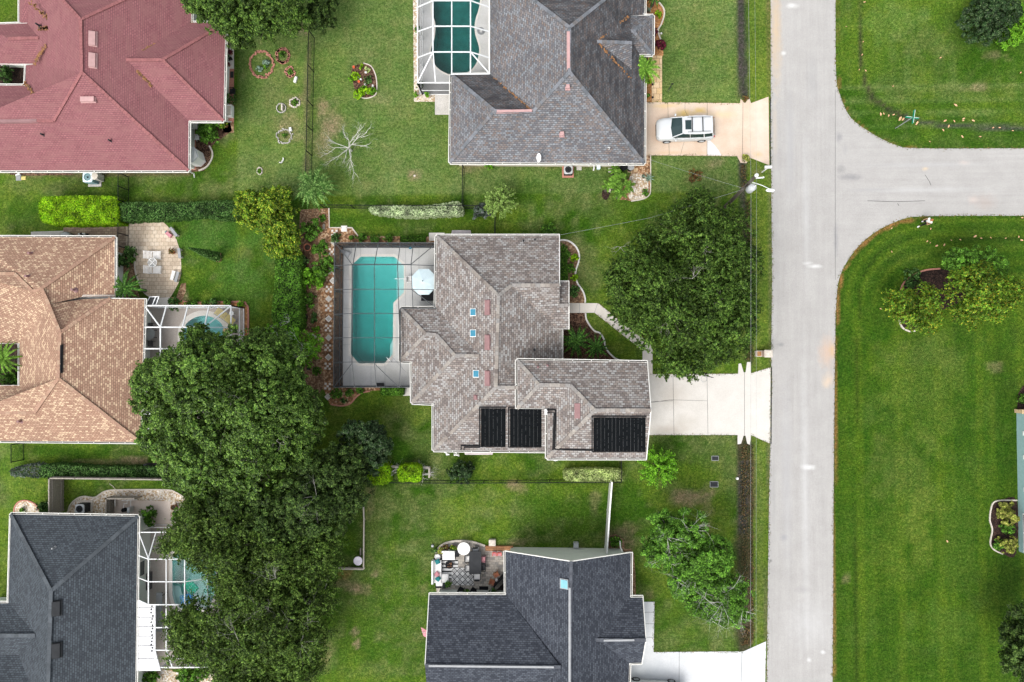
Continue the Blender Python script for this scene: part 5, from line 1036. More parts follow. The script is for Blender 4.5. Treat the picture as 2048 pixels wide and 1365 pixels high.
tree('dark spreading elm touching the south side of the huge glossy tree', (600, 1000), [(622, 978, 5.5, 56, 2.4), (670, 950, 4.8, 52, 2.2), (548, 1022, 5.6, 48, 2.3), (640, 1020, 5.4, 60, 2.4), (700, 985, 4.4, 38, 1.8), (480, 1020, 5.4, 52, 2.2), (580, 1050, 5.6, 55, 2.2), (690, 920, 4.2, 40, 1.8)], LF['darkoak'], .18, 1.9, .42, 13, .25, extra=[(640, 990, 6.6, 1.3, .035, 3, 2)])
tree('feathery grey green elm leaning over the pool enclosure of the slate roofed house', (470, 1110), [(470, 1090, 6.4, 72, 2.6), (415, 1050, 5.6, 52, 2.2), (372, 1082, 4.8, 34, 1.6), (425, 1098, 5.4, 38, 1.8), (540, 1110, 6.2, 68, 2.5), (600, 1110, 5.4, 62, 2.3), (520, 1170, 6.4, 62, 2.4), (640, 1070, 4.8, 42, 1.9), (345, 1087, 4.2, 20, 1.0), (478, 1152, 5.8, 42, 2.0), (650, 1120, 4.4, 34, 1.6), (410, 1015, 4.8, 36, 1.7)], LF['elm'], .17, 1.8, .45, 14, .25, spray=.9, extra=[(560, 1150, 7.4, 1.2, .035, 4, 2), (660, 1160, 4.2, 1.1, .04, 8, 2)])
tree('tall elm with twiggy gaps along the lower left, nearest the bottom edge', (540, 1270), [(540, 1250, 6.2, 74, 2.6), (458, 1235, 5.8, 52, 2.2), (392, 1262, 5.2, 44, 1.9), (362, 1252, 5, 26, 1.4), (440, 1290, 5.6, 50, 2.2), (500, 1320, 5.2, 62, 2.3), (590, 1200, 5.2, 56, 2.2), (620, 1270, 4.6, 46, 2.0), (570, 1310, 5, 52, 2.1), (550, 1350, 4.6, 50, 2.0), (372, 1296, 4.6, 28, 1.5), (385, 1222, 4.4, 22, 1.1), (640, 1190, 4.2, 34, 1.6), (470, 1355, 4.2, 30, 1.6), (620, 1330, 3.8, 24, 1.3)], LF['elm'], .17, 1.8, .45, 15, .27, spray=.9, extra=[(615, 1235, 5.6, 1.5, .045, 6, 2), (480, 1260, 7.2, 1.4, .035, 7, 2), (545, 1210, 6.8, 1.2, .035, 9, 2)])
tree('small round dark holly tree south of the charcoal pool enclosure', (735, 885), [(735, 880, 3.2, 34, 1.6), (712, 870, 2.9, 26, 1.4), (757, 872, 2.8, 24, 1.4), (740, 910, 2.8, 32, 1.4), (705, 905, 2.7, 26, 1.3), (760, 900, 2.6, 22, 1.2), (700, 930, 2.6, 22, 1.2)], LF['holly'], .17, 2.4, .45, 16, .14)
tree('broad dark green tree at the top edge beside the red roof', (520, 10), [(470, 30, 5.4, 48, 2.2), (520, -10, 5.6, 70, 2.5), (440, -10, 5.4, 60, 2.3), (575, 10, 5, 50, 2.2), (480, 70, 4.4, 28, 1.5), (530, 40, 4.8, 36, 1.8), (590, 45, 4.2, 26, 1.5), (400, -5, 5, 34, 1.8), (540, 62, 4.0, 18, 1.1)], LF['oak'], .18, 2.1, .42, 17, .25)
tree('small dense ball tree at the top edge beside the black fence', (645, 25), [(640, 40, 2.6, 27, 1.5), (648, 8, 2.8, 24, 1.4)], LF['darkoak'], .14, 3, .35, 18, .1)
tree('sparse tree with bare silvery twigs on the front lawn of the dark roofed house', (1370, 1130), [(1340, 1060, 4.2, 36, 1.5), (1320, 1100, 4.0, 30, 1.4), (1375, 1060, 4.2, 34, 1.5), (1385, 1110, 4.6, 44, 1.6), (1425, 1110, 4.0, 36, 1.4), (1370, 1150, 4.4, 34, 1.4), (1420, 1150, 3.8, 30, 1.2), (1320, 1040, 3.6, 22, 1.1), (1310, 1075, 3.6, 20, 1.1)], LF['green'], .17, 2.0, .45, 19, .16, 'barkpale', zmin=0, extra=[(1375, 1055, 4.6, 1.2, .035, 21, 2), (1330, 1070, 4.6, 1.1, .03, 22, 2), (1325, 1110, 4.2, 1.1, .035, 23, 2), (1350, 1150, 4.4, 1.1, .03, 24, 2), (1385, 1170, 3.8, 1.3, .035, 25, 2), (1440, 1200, 3.4, 1.5, .04, 26, 2), (1480, 1215, 2.8, 1.0, .035, 27, 2), (1420, 1235, 2.8, 1.2, .035, 28, 2), (1460, 1170, 3.4, 1.2, .03, 29, 2), (1405, 1190, 3.6, 1.2, .03, 30, 2)])
lv = Leaves(); rnd = np.random.RandomState(5)
tree('smaller thin leaved tree at the roadside ditch, twigs reaching over the mud', (1455, 1200), [(1440, 1190, 3.2, 42, 1.2), (1475, 1180, 2.8, 26, 1.0), (1420, 1220, 2.8, 30, 1.0), (1470, 1220, 2.6, 26, .9), (1390, 1200, 3.2, 26, 1.0), (1365, 1175, 3, 20, .9), (1460, 1160, 3, 20, .9)], LF['green'], .16, 1.0, .45, 20, .1, 'barkpale', zmin=0)
tree('yellow green flowering tree at the left of the mulch island', (1830, 620), [(1826, 618, 2.8, 34, 1.3), (1800, 605, 2.5, 22, 1.0), (1850, 600, 2.6, 26, 1.1), (1840, 645, 2.4, 24, 1.0), (1780, 600, 2.3, 14, .7), (1860, 630, 2.3, 18, .8)], LF['orangeflower'], .15, 1.5, .35, 31, .1, spray=.45, cat='tree')
tree('wide yellow green flowering tree with orange blossom, right of the mulch island', (1950, 585), [(1955, 580, 3.2, 46, 1.5), (1925, 565, 2.9, 28, 1.2), (2000, 585, 2.8, 34, 1.2), (1930, 620, 2.6, 26, 1.1), (1980, 615, 2.6, 26, 1.1), (2025, 580, 2.4, 18, .9), (1940, 640, 2.3, 14, .7)], LF['orangeflower'], .15, 1.5, .35, 32, .12, spray=.45)
tree('leafy young tree north of the wide orange blossom tree', (1930, 528), [(1920, 525, 2.6, 26, 1.1), (1960, 525, 2.6, 28, 1.1), (1985, 535, 2.2, 18, .9), (1900, 520, 2.2, 14, .7)], LF['green'], .15, 1.9, .35, 33, .1)
tree('round very dark clipped bush with blue flecks at the upper right', (1975, 45), [(1970, 45, 1.6, 46, 1.5, 50), (1990, 30, 1.5, 40, 1.3)], LF['holly'], .14, 2.6, .35, 34, .1, name='bush', cat='bush', limbs=False)
tree('light green shrub beside the very dark bush at the upper right edge', (2030, 60), [(2030, 62, 1.2, 28, 1.1), (2050, 40, 1.2, 26, 1.1), (2015, 80, 1, 16, .8)], LF['bright'], .14, 2.2, .3, 35, .06, name='shrub', cat='shrub', limbs=False)
tree('dark tree cut by the right edge near the bottom', (2050, 1290), [(2035, 1290, 4, 34, 1.8), (2060, 1250, 4.2, 40, 2), (2055, 1330, 4.2, 40, 2), (2015, 1310, 3.4, 20, 1.2), (2025, 1250, 3.4, 16, 1.1)], LF['darkoak'], .18, 2.2, .5, 36, .16)
tree('thorny shrub tree with curling bare grey branches beside the rock garden', (600, 690), [(600, 690, 2.4, 32, 1.1), (575, 675, 2.2, 24, 1.0), (620, 710, 2.0, 22, .9), (590, 720, 2.0, 22, .9), (555, 665, 2, 18, .8), (630, 685, 1.8, 16, .8)], LF['bright'], .15, .9, .32, 37, .1, 'barkpale', zmin=0, extra=[(600, 680, 2.8, .9, .03, 41, 2), (580, 700, 2.6, .8, .03, 42, 2), (610, 715, 2.4, .7, .03, 43, 2), (560, 660, 2.6, .6, .025, 44, 2), (585, 645, 2.4, .5, .03, 45, 2)])
# bare trees
def bare(label, px, py, pts, seed, sp=.5):
    t = thing('bare_tree', label, 'tree', P(px, py)); rd = random.Random(seed); mb = MB(); b0 = P(px, py); fork = b0+Vector((0, 0, .8)); mb.tube([b0, fork], [.1, .08], 6); mb.build('trunk', M['deadwood'], t)
    mb = MB()
    for x, y, z in pts:
        c = P(x, y, z); mid = fork.lerp(c, .5)+Vector((rd.gauss(0, .2), rd.gauss(0, .2), .2)); mb.tube([fork, mid, c], [.034, .022, .012], 5)
        for s in (mid, mid, fork.lerp(c, .75), c, c):
            branchy(mb, rd, s, (c-fork).normalized()+Vector((0, 0, .1)), .7, .018, 3, sp, .05, 3, 2)
    mb.build('branches', M['deadwood'], t); return t
bare('leafless white barked small tree on the lawn west of the grey roofed house', 703, 302, [(730, 268, 1.8), (718, 262, 1.8), (665, 285, 2), (655, 308, 1.8), (665, 320, 1.6), (690, 270, 2.2), (700, 330, 1.6), (728, 292, 1.7), (690, 318, 1.8), (708, 345, 1.3)], 4)
# clipped hedges and shrubs
def shrub(label, px, py, rpx, h, mat, ls=.13, cover=2.6, rpy=None, name='shrub', seed=None, cat='shrub', group=None):
    rd = seed or int(px*7+py*3) % 9999; rnd = np.random.RandomState(rd); t = thing(name, label, cat, G(px, py, h*.6), group); c = P(px, py, h*.5); lv = Leaves()
    r = mpx(rpx); ry = mpx(rpy or rpx); crown_pts(lv, rnd, c, (r*.88, ry*.88, h*.5), ls, cover, max(.12, min(.3, r*.4)), -.5, .02); lv.build('foliage', LF[mat], t)
    mb = MB(); g = root_loc(t); mb.tube([(g.x, g.y, 0), (g.x+.02, g.y, h*.35)], .03, 5)
    for k in range(3): mb.tube([(g.x, g.y, h*.2), (g.x+r*.5*math.cos(k*2.1), g.y+ry*.5*math.sin(k*2.1), h*.6)], .015, 4)
    mb.build('stem', M['bark'], t); return t
def hedge(label, poly, h, mat, ls=.12, cover=3., name='hedge', seed=3, rough=.06, core=True, gaps=0):
    rough = min(rough, .12)
    rnd = np.random.RandomState(seed); W = [(p.x, p.y) for p in PP(poly, h)]; xs = [p[0] for p in W]; ys = [p[1] for p in W]
    t = thing(name, label, 'hedge', ((min(xs)+max(xs))/2, (min(ys)+max(ys))/2, 0)); lv = Leaves()
    area = (max(xs)-min(xs))*(max(ys)-min(ys)); n = int(area*cover/(ls*ls*.35)); X_ = rnd.uniform(min(xs), max(xs), n); Y_ = rnd.uniform(min(ys), max(ys), n)
    ok = np.array([inside(a, b, W) for a, b in zip(X_, Y_)], bool); X_, Y_ = X_[ok], Y_[ok]; k = len(X_); bumpy = np.clip((fbm(X_, Y_, .7, 51)-.4)*rough*6, 0, .6)
    if gaps: 
        g = fbm(X_, Y_, .9, 88) > gaps; X_, Y_, bumpy = X_[g], Y_[g], bumpy[g]; k = len(X_)
    pos = np.stack([X_, Y_, h-.02+bumpy-rnd.uniform(0, .15, k)], 1); lv.quads(pos, np.array([0, 0, .8])+rnd.normal(size=(k, 3))*.5, ls, rnd, np.clip(.5+(fbm(X_, Y_, .5, 52)-.5)*1.6, 0, 1))
    for i in range(len(W)):
        a, b = np.array(W[i-1]), np.array(W[i]); ln = np.linalg.norm(b-a); m = int(ln*h*cover/(ls*ls*.35)); 
        if m < 1: continue
        t_ = rnd.rand(m); d = (b-a)/ln; nn = np.array([d[1], -d[0]]); 
        mid = (a+b)/2+nn*.05
        if inside(mid[0], mid[1], W): nn = -nn
        z = rnd.uniform(.03, h, m); off = rnd.uniform(-.08, .05, m)+(fbm(t_*ln, z, .6, 53)-.5)*rough*3
        pos = np.stack([a[0]+d[0]*t_*ln+nn[0]*off, a[1]+d[1]*t_*ln+nn[1]*off, z], 1); lv.quads(pos, np.array([nn[0], nn[1], .3])+rnd.normal(size=(m, 3))*.5, ls, rnd, np.full(m, .45))
    lv.build('foliage', LF[mat], t)
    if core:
        ip = inset(W, .14); mb = MB(); mb.prism(ip, 0, h-.32); mb.build('shade_core', LF['core'], t)  # solid dark block paints the shaded inside of the hedge
    return t
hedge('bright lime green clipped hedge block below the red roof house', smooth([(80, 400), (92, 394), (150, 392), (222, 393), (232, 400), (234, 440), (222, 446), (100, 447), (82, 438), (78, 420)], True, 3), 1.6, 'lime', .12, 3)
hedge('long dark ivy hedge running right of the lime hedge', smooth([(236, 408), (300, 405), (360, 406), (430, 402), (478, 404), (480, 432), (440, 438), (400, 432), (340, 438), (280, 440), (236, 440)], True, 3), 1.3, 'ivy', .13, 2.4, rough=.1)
tree('big rounded yellow and green mottled shrub at the lawn corner', (535, 430), [(520, 410, 1.8, 30, 1.4), (500, 430, 1.8, 24, 1.3), (550, 410, 1.9, 30, 1.4), (560, 440, 1.9, 36, 1.5), (535, 450, 1.7, 26, 1.3), (575, 470, 1.8, 26, 1.4), (555, 490, 1.6, 24, 1.2), (580, 500, 1.6, 20, 1.1), (495, 405, 1.6, 20, 1.1), (565, 395, 1.6, 20, 1.1)], LF['yellow'], .17, 2.0, .35, 51, .1, name='shrub', cat='shrub', limbs=False)
hedge('broad green hedge bending down beside the rock garden', smooth([(552, 505), (575, 498), (598, 508), (600, 560), (600, 620), (598, 660), (560, 668), (545, 640), (546, 600), (550, 560)], True, 3), 1.6, 'green', .16, 2.4, rough=.2)
hedge('white and green variegated hedge along the black fence', smooth([(740, 414), (770, 411), (830, 412), (880, 408), (918, 404), (924, 428), (880, 431), (830, 434), (770, 430), (740, 424)], True, 3), 1.1, 'white', .13, 2.2, rough=.15)
hedge('lime green cube hedge closest to the dark elm', smooth([(738, 938), (750, 932), (776, 932), (780, 960), (772, 968), (745, 970), (734, 960)], True, 3), 1.3, 'lime', .14, 2.6, rough=.1)
hedge('small lime green cube hedge with a yellow toy at its edge', smooth([(798, 934), (815, 931), (838, 933), (842, 950), (838, 964), (818, 963), (800, 964), (795, 950)], True, 3), 1.4, 'lime', .14, 3)
shrub('round dark green glossy bush on the fence line', 922, 944, 25, 1.5, 'holly', .12, 3, 21, 'bush', cat='bush')
hedge('light variegated box hedge south of the garage wing', smooth([(1132, 942), (1180, 939), (1240, 941), (1243, 952), (1241, 964), (1190, 964), (1134, 962), (1129, 952)], True, 3), 1.1, 'vari', .13, 3)
hedge('long dark hedge behind the wooden fence at the lower left', smooth([(80, 934), (110, 929), (200, 935), (300, 934), (345, 936), (345, 952), (300, 956), (200, 956), (110, 955), (80, 954)], True, 3), 1.2, 'ivy', .14, 2.4, rough=.15)
hedge('loose violet flowering hedge end at the lower left', smooth([(20, 940), (50, 930), (84, 930), (84, 955), (50, 955), (24, 952)], True, 3), .9, 'purple', .13, 1.6, rough=.15, core=False)
hedge('clipped low hedge along the south side of the charcoal enclosure', [(760, 777), (806, 777), (806, 790), (790, 792), (762, 790)], .8, 'green', .11, 3)
hedge('narrow dark hedge against the front wall under the eave', [(1120, 505), (1134, 505), (1134, 560), (1120, 562)], .9, 'green', .11, 2.6)
hedge('low green hedge between the pool enclosure and the north lawn', [(800, 472), (850, 472), (850, 482), (800, 482)], .6, 'green', .1, 3)
SH_ = [ # label, px, py, r, h, mat
 ('upright green shrub at the top of the rock garden', 622, 460, 19, 1.3, 'green'), ('spiky green shrub right of the terracotta pot', 640, 497, 15, .9, 'green'), ('palmy green shrub touching the charcoal enclosure', 648, 535, 20, .9, 'green'), ('leafy shrub between palmy shrub and bright ball shrub', 640, 550, 14, .8, 'green'),
 ('bright green ball shrub in the rock garden', 626, 558, 21, 1.2, 'bright'), ('dull green shrub below the bright ball shrub', 618, 602, 14, .8, 'green'), ('tiny bright tuft near the thorny shrub tree', 632, 660, 6, .4, 'bright'), ('little dark tuft by the stepping stones low in the rock garden', 633, 743, 8, .5, 'green'),
 ('dark round shrub at the south corner of the rock garden', 673, 788, 10, .8, 'green'), ('small dark round shrub right of the corner one', 699, 786, 7, .6, 'green'), ('low grey green tuft at the southern bed tip', 688, 802, 5, .3, 'ivy'), ('small shrub under the south edge of the charcoal enclosure', 720, 781, 7, .5, 'green'),
 ('dark leafy plant at the north tip of the rock garden', 672, 476, 9, .5, 'ivy'), ('small clump beside the purple plant at the north bed', 705, 476, 5, .4, 'green'), ('first round shrub of the row north of the pool enclosure', 724, 477, 9, .6, 'green'), ('second round shrub of the row north of the pool enclosure', 750, 477, 9, .6, 'green'), ('third round shrub of the row north of the pool enclosure', 777, 477, 8, .6, 'green'),
 ('small green shrub at the upper left rock garden edge', 645, 437, 6, .5, 'green'), ('wispy fern by the ivy hedge end', 480, 422, 10, .8, 'green'),
 ('dark bush with leggy stems at the tan house wall', 262, 505, 10, 1.2, 'ivy'), ('loose bush below the dark leggy bush at the tan house wall', 247, 525, 13, 1.3, 'ivy'), ('small green bush on the patio side of the leggy bushes', 263, 520, 6, .6, 'green'),
 ('dark shrub at the left end of the orange gravel strip', 350, 608, 12, .8, 'ivy'), ('round shrub second along the orange gravel strip', 377, 608, 6, .5, 'green'), ('round shrub third along the orange gravel strip', 391, 607, 6, .5, 'green'), ('fourth small shrub along the orange gravel strip', 411, 608, 5, .5, 'green'), ('wide reddish shrub along the orange gravel strip', 429, 606, 9, .6, 'ivy'), ('green mound shrub near the corner of the orange gravel strip', 456, 607, 8, .6, 'green'), ('bright tuft in the bend of the orange gravel strip', 482, 609, 6, .4, 'bright'),
 ('leafy ball shrub beside the pink concrete pad', 297, 1034, 17, 1.3, 'green'), ('clipped ball shrub, the larger of two on cream gravel', 360, 1030, 13, 1.1, 'green'), ('clipped ball shrub, the smaller of two on cream gravel', 382, 1042, 9, .7, 'green'), ('dark shrub against the wooden fence at the slate house', 87, 1015, 10, 1, 'ivy'), ('small tuft inside the white gravel circle', 46, 1020, 5, .25, 'green'),
 ('round shrub below the white lanai roof', 300, 1357, 17, 1.1, 'green'), ('wide clipped shrub right of the one below the lanai roof', 378, 1356, 20, 1.0, 'green'), ('shrub tucked at the lower enclosure corner', 405, 1342, 14, .9, 'green'),
 ('yellow shrub in the front mulch bed', 1149, 517, 7.5, .5, 'lime'), ('small yellow green shrub south of the yellow shrub', 1148, 555, 6, .4, 'lime'), ('dark shrub between the two yellow shrubs', 1142, 537, 8, .5, 'green'), ('strappy plant at the top of the front mulch bed', 1126, 497, 8, .5, 'green'), ('dark round shrub beside the entry porch', 1147, 584, 10, .7, 'ivy'), ('leafy plant against the wall at the top of the front bed', 1133, 510, 7, .6, 'green'),
 ('yellow lime shrub in the orange gravel bed of the grey house', 1316, 29, 6, .4, 'lime'), ('yellow green croton below the bright palm', 1294, 162, 8, .5, 'lime'), ('small low plant by the orange tile walk', 1293, 193, 5, .4, 'green'), ('dark purple plant against the grey house entry corner', 1309, 65, 6, .6, 'maroon'), ('maroon leaved shrub at the end of the orange tile walk', 1320, 92, 10, .7, 'maroon'),
 ('rusty round shrub on the lawn south of the peach driveway', 1390, 352, 11, .5, 'dryred'), ('yellow potted croton on the driveway headwall, south side', 1492, 317, 6, .5, 'goldgreen'), ('red flowering plant on the driveway headwall, north side', 1491, 197, 6, .4, 'dryred'),
 ('violet tinged shrub left of the pale weeping shrub', 965, 425, 17, 1.0, 'purple'), ('low plant beside the big pebble bed shrub', 1236, 348, 8, .5, 'bright'), ('potted green plant in the pebble bed', 1291, 386, 6, .5, 'green'),
 ('golden shrub, upper of two in the teal house bed', 2016, 1028, 19, 1.0, 'goldgreen'), ('golden shrub, lower of two in the teal house bed', 2014, 1088, 16, 1.0, 'goldgreen'), ('dark green shrub between the two golden shrubs', 2014, 1056, 12, .7, 'green'), ('dark green shrub at the left foot of the lower golden shrub', 1996, 1090, 10, .6, 'green'), ('green shrub in the corner bed above the teal wall', 2044, 800, 10, .7, 'green'), ('brown green low plants in the dark mulch island', 1828, 560, 20, .4, 'ivy'),
 ('green shrub in the dirt at the white fence end', 1230, 1085, 10, .8, 'green'), ('wide glossy shrub in the corner beside the red house shed', 422, 268, 23, 1.2, 'green'), ('fringe of the wide shrub toward the shed', 405, 262, 12, .9, 'green'),
 ('small plant by the white framed enclosure corner', 835, 60, 5, .4, 'green'), ('shrub at the foot of the red tiled wall in the courtyard', 15, 150, 16, 1.0, 'ivy'), ('low hedge mound in the tan house courtyard', 22, 758, 22, .9, 'green'), ('light green bush at the front wall corner of the main house', 1098, 460, 14, .8, 'green'), ('fern clump on the eave side of the grey house', 978, 331, 8, .4, 'bright'),
]
for s in SH_: shrub(*s)
# mottled low growth in the dark island
# islands on the lawn: ring borders with plants
def ring(label, px, py, rx, ry, mat, n, br=.09, jit=.12, seed=1, arc=1., cat='edging'):
    rd = random.Random(seed); mb = MB()
    for i in range(n):
        t = 2*math.pi*arc*i/n; k = 1+rd.gauss(0, jit*.4); p = P(px+rx*math.cos(t)*k, py+ry*math.sin(t)*k); mb.box((p.x, p.y, .05), (br*rd.uniform(.8, 1.3), br*rd.uniform(.8, 1.6)*1.5, .12), -t+rd.gauss(0, .15))
    return tag(mb.build('stone_ring', M[mat]), label, cat)
ring('large reddish brick ring round a planted circle on the lawn', 524, 130, 23, 26, 'redbrick', 46, .12, .1, 2)
ring('small oval reddish brick ring next to the large ring', 566, 113, 12, 14, 'redbrick', 24, .15, .1, 3)
ring('broken reddish brick ring below the small oval ring', 581, 145, 8, 9, 'redbrick', 14, .14, .3, 4, .9)
ring('white block circle holding one upright block', 563, 217, 9, 9, 'concrete', 26, .06, .02, 5)
ring('small diamond of white blocks with a plant', 590, 206, 9, 9, 'rock', 14, .1, .25, 6)
ring('irregular white block ring, the largest white one', 569, 274, 15, 14, 'concrete', 40, .07, .2, 7)
ring('short curve of white blocks on bare ground', 561, 318, 6, 8, 'white', 6, .07, .2, 8, .3)
ring('tiny grey oval ring near the bottom of the left lawn', 520, 343, 5, 7, 'rock', 14, .07, .1, 9)
for s in [('spiky pale plant in the large brick ring', 533, 127, 7, .35, 'agave'), ('low spiky plant at lower left in the large brick ring', 519, 138, 6, .3, 'agave'), ('bright tuft in the large brick ring', 530, 133, 4, .3, 'bright'), ('green tuft in the small oval brick ring', 565, 109, 6, .3, 'green'), ('weak tuft in the broken brick ring', 581, 144, 5, .25, 'green'), ('tuft in the small diamond of white blocks', 591, 206, 6, .3, 'green'), ('dark tuft in the largest white ring', 569, 272, 5, .3, 'green'), ('bright tuft in the tiny grey ring', 520, 344, 3.5, .25, 'bright'),
          ('lime leaved geranium at the left of the oval island', 711, 153, 8, .5, 'lime'), ('lime leaved plant low left of the oval island', 705, 158, 6, .4, 'bright'), ('lime clump at the lower left of the oval island', 719, 188, 10, .5, 'lime'), ('second lime clump in the lower middle of the oval island', 727, 181, 7, .5, 'bright'), ('lime clump at the lower right of the oval island', 745, 183, 7, .45, 'bright'), ('pale succulent at the top of the oval island', 735, 140, 5, .3, 'vari'), ('lime tuft top left in the oval island', 723, 134, 4, .3, 'lime'), ('dark leafy patch in the middle of the oval island', 735, 160, 8, .3, 'ivy')]: shrub(*s, .09)
def block(label, px, py, sx, sy, h, mat, rz=0, name='stone_block', cat='stone'):
    p = P(px, py); mb = MB(); mb.box((p.x, p.y, h/2), (sx, sy, h), rz); mb.box((p.x, p.y, h+.01), (sx*.8, sy*.8, .02), rz); return tag(mb.build(name, M[mat]), label, cat)
block('white upright block inside the white circle', 566, 217, .12, .5, .3, 'rock'); block('leaning white block below the broken brick ring', 592, 161, .2, .5, .2, 'white', -.3); block('white block at the corner of the largest white ring', 582, 260, .2, .3, .2, 'white', .2)
for px, py, lb in [(732, 146, 'upper'), (716, 156, 'left'), (722, 160, 'central'), (746, 173, 'right'), (731, 170, 'curved lower')]: block('white stone in the oval island, the '+lb+' one', px, py, .18, .14, .12, 'white', px)
# palms
def frond(mb, c, az, r, rise, droop, n=10, lw=.32, wd=.05, fan=False):
    pts = []; h = Vector((math.cos(az), math.sin(az), 0)); s = Vector((-h.y, h.x, 0))
    for i in range(n+1):
        t = i/n; pts.append(c+h*r*t+Vector((0, 0, rise*math.sin(t*2.1)-droop*t*t)))
    for i in range(n):
        a_, b_ = pts[i], pts[i+1]; u0 = s*r*.075*math.sin(math.pi*min(1, .2+i/n*.78)); u1 = s*r*.075*math.sin(math.pi*min(1, .2+(i+1)/n*.78)); dz = Vector((0, 0, .03)); mb.add([a_-u0-dz, a_, b_, b_-u1-dz], [(0, 3, 2, 1)]); mb.add([a_, a_+u0-dz, b_+u1-dz, b_], [(0, 3, 2, 1)])
    for i in range(1, n+1):
        t = i/n; L_ = lw*.5*r*math.sin(math.pi*min(1, .22+t*.74))*1.05
        for sg in (-1, 1):
            tip = pts[i]+s*sg*L_+h*L_*.75+Vector((0, 0, -.12*L_)); w_ = h*wd
            mb.add([pts[i]-w_, tip, pts[i]+w_+Vector((0, 0, .01))], [(0, 1, 2)])
def palm(label, px, py, z, rpx, mat, nf=22, seed=1, lw=.32, cat='palm', th=None, wd=.035, name='palm_tree', rise=.35, droop=.55):
    c = P(px, py, z); b = Vector((c.x, c.y, 0)); t = thing(name, label, cat, b); rd = random.Random(seed); r = mpx(rpx, z); k = 0
    for ring_, cnt in ((1., nf*3//5), (.66, nf//4), (.34, 3)):
        for i in range(cnt):
            mb = MB(); frond(mb, c+Vector((0, 0, .12*(1-ring_))), 2*math.pi*(i+rd.random()*.7)/cnt, r*ring_*rd.uniform(.85, 1.08), rise*r*(1.5-ring_), droop*r*ring_, lw=lw, wd=wd); 
            k += 1
            f = mb.build('frond', LF[mat], t); a = f.data.attributes.new('clump', 'FLOAT', 'POINT'); a.data.foreach_set('value', [rd.uniform(.2, .9)]*len(f.data.vertices))
    mb = MB(); mb.tube([b-Vector((0, 0, .05)), b.lerp(c, .5), c], [.16, .13, .12], 8); mb.build('trunk', M['bark'], t); return t
palm('fan palm with grey green shaggy fronds at the fence corner', 627, 373, 2.4, 48, 'palmlight', 38, 61, .3, wd=.05)
palm('green palm leaning over the tan roof beside the cream patio', 250, 575, 2.9, 38, 'palm', 26, 62, .28)
palm('bright green palm between the grey roof and the orange tile walk', 1291, 137, 2.8, 36, 'palmbright', 20, 63, .34, wd=.07)
palm('feathery palm in the tan house courtyard at the left edge', 8, 718, 3.2, 38, 'palmbright', 22, 64, .28)
palm('dark feathery palm, left of the pair by the front walkway', 1152, 683, 1.6, 36, 'palm', 26, 65, .26)
palm('dark feathery palm, right of the pair by the front walkway', 1192, 694, 1.5, 30, 'palm', 22, 66, .26)
palm('low dark palm at the top edge by the grey house bed', 1310, -8, 1.6, 22, 'palm', 20, 67, .26)
palm('pale grey green agave on the pebble bed edge', 1297, 357, .3, 12, 'agave', 18, 68, .05, 'agave', wd=.05, name='agave', rise=.5, droop=.1)
palm('small grey green agave left of the larger agave', 1287, 352, .2, 5, 'agave', 10, 69, .05, 'agave', wd=.04, name='agave', rise=.5, droop=.1)
palm('small agave in the orange gravel bed at the top', 1298, 20, .3, 8, 'agave', 12, 70, .05, 'agave', wd=.05, name='agave', rise=.5, droop=.1)
palm('star shaped dark fern on the lawn above the main house eave', 1098, 462, .5, 15, 'palm', 12, 71, .3, 'fern', name='fern')
for i, (x, y, z, r, lb) in enumerate([(1238, 352, 1.8, 17, 'upper'), (1215, 372, 1.6, 14, 'left'), (1240, 385, 1.8, 19, 'lower'), (1256, 372, 1.6, 16, 'right'), (1228, 340, 1.5, 12, 'wall side'), (1230, 368, 2, 17, 'central')]):
    palm('lush green cycad clump south of the grey house, the '+lb+' rosette', x, y, z, r, 'palmbright', 12, 80+i, .5, 'cycad', wd=.08, name='cycad')
def whorl(label, px, py, z, rpx, mat, seed, n=70, pale=False):   # shrub of stubby finger shoots
    c = P(px, py, z); b = Vector((c.x, c.y, 0)); t = thing('tree', label, 'tree', b); rnd = np.random.RandomState(seed); lv = Leaves(); r = mpx(rpx, z); mb = MB()
    D = sphere_dirs(rnd, n, .05)
    for d in D:
        a = np.array(c)+d*np.array([r, r, r*.8])*.25; e_ = np.array(c)+d*np.array([r, r, r*.85])*rnd.uniform(.85, 1.05)-np.array([0, 0, .15]); ln = np.linalg.norm(e_-a); m = int(ln*46)
        tt = rnd.uniform(.15, 1, m); pos = a+(e_-a)*tt[:, None]+rnd.normal(size=(m, 3))*(.03 if pale else .055); lv.quads(pos, d+rnd.normal(size=(m, 3))*.7+np.array([0, 0, .5]), .17, rnd, np.clip(.3+.6*tt, 0, 1), .4)
        mb.tube([tuple(c-Vector((0, 0, .3))), tuple(a), tuple(e_)], .012, 3)
    lv.build('crown', LF[mat], t); mb.tube([b, c], [.1, .08], 6); mb.build('trunk', M['bark'], t); return t
whorl('bright green young tree of finger like shoots by the south edge of the driveway', 1316, 934, 1.8, 42, 'bright', 90, 120)
whorl('pale wispy shrub tree beside the end of the white hedge', 1001, 404, 1.8, 36, 'pale', 91, 130, True)
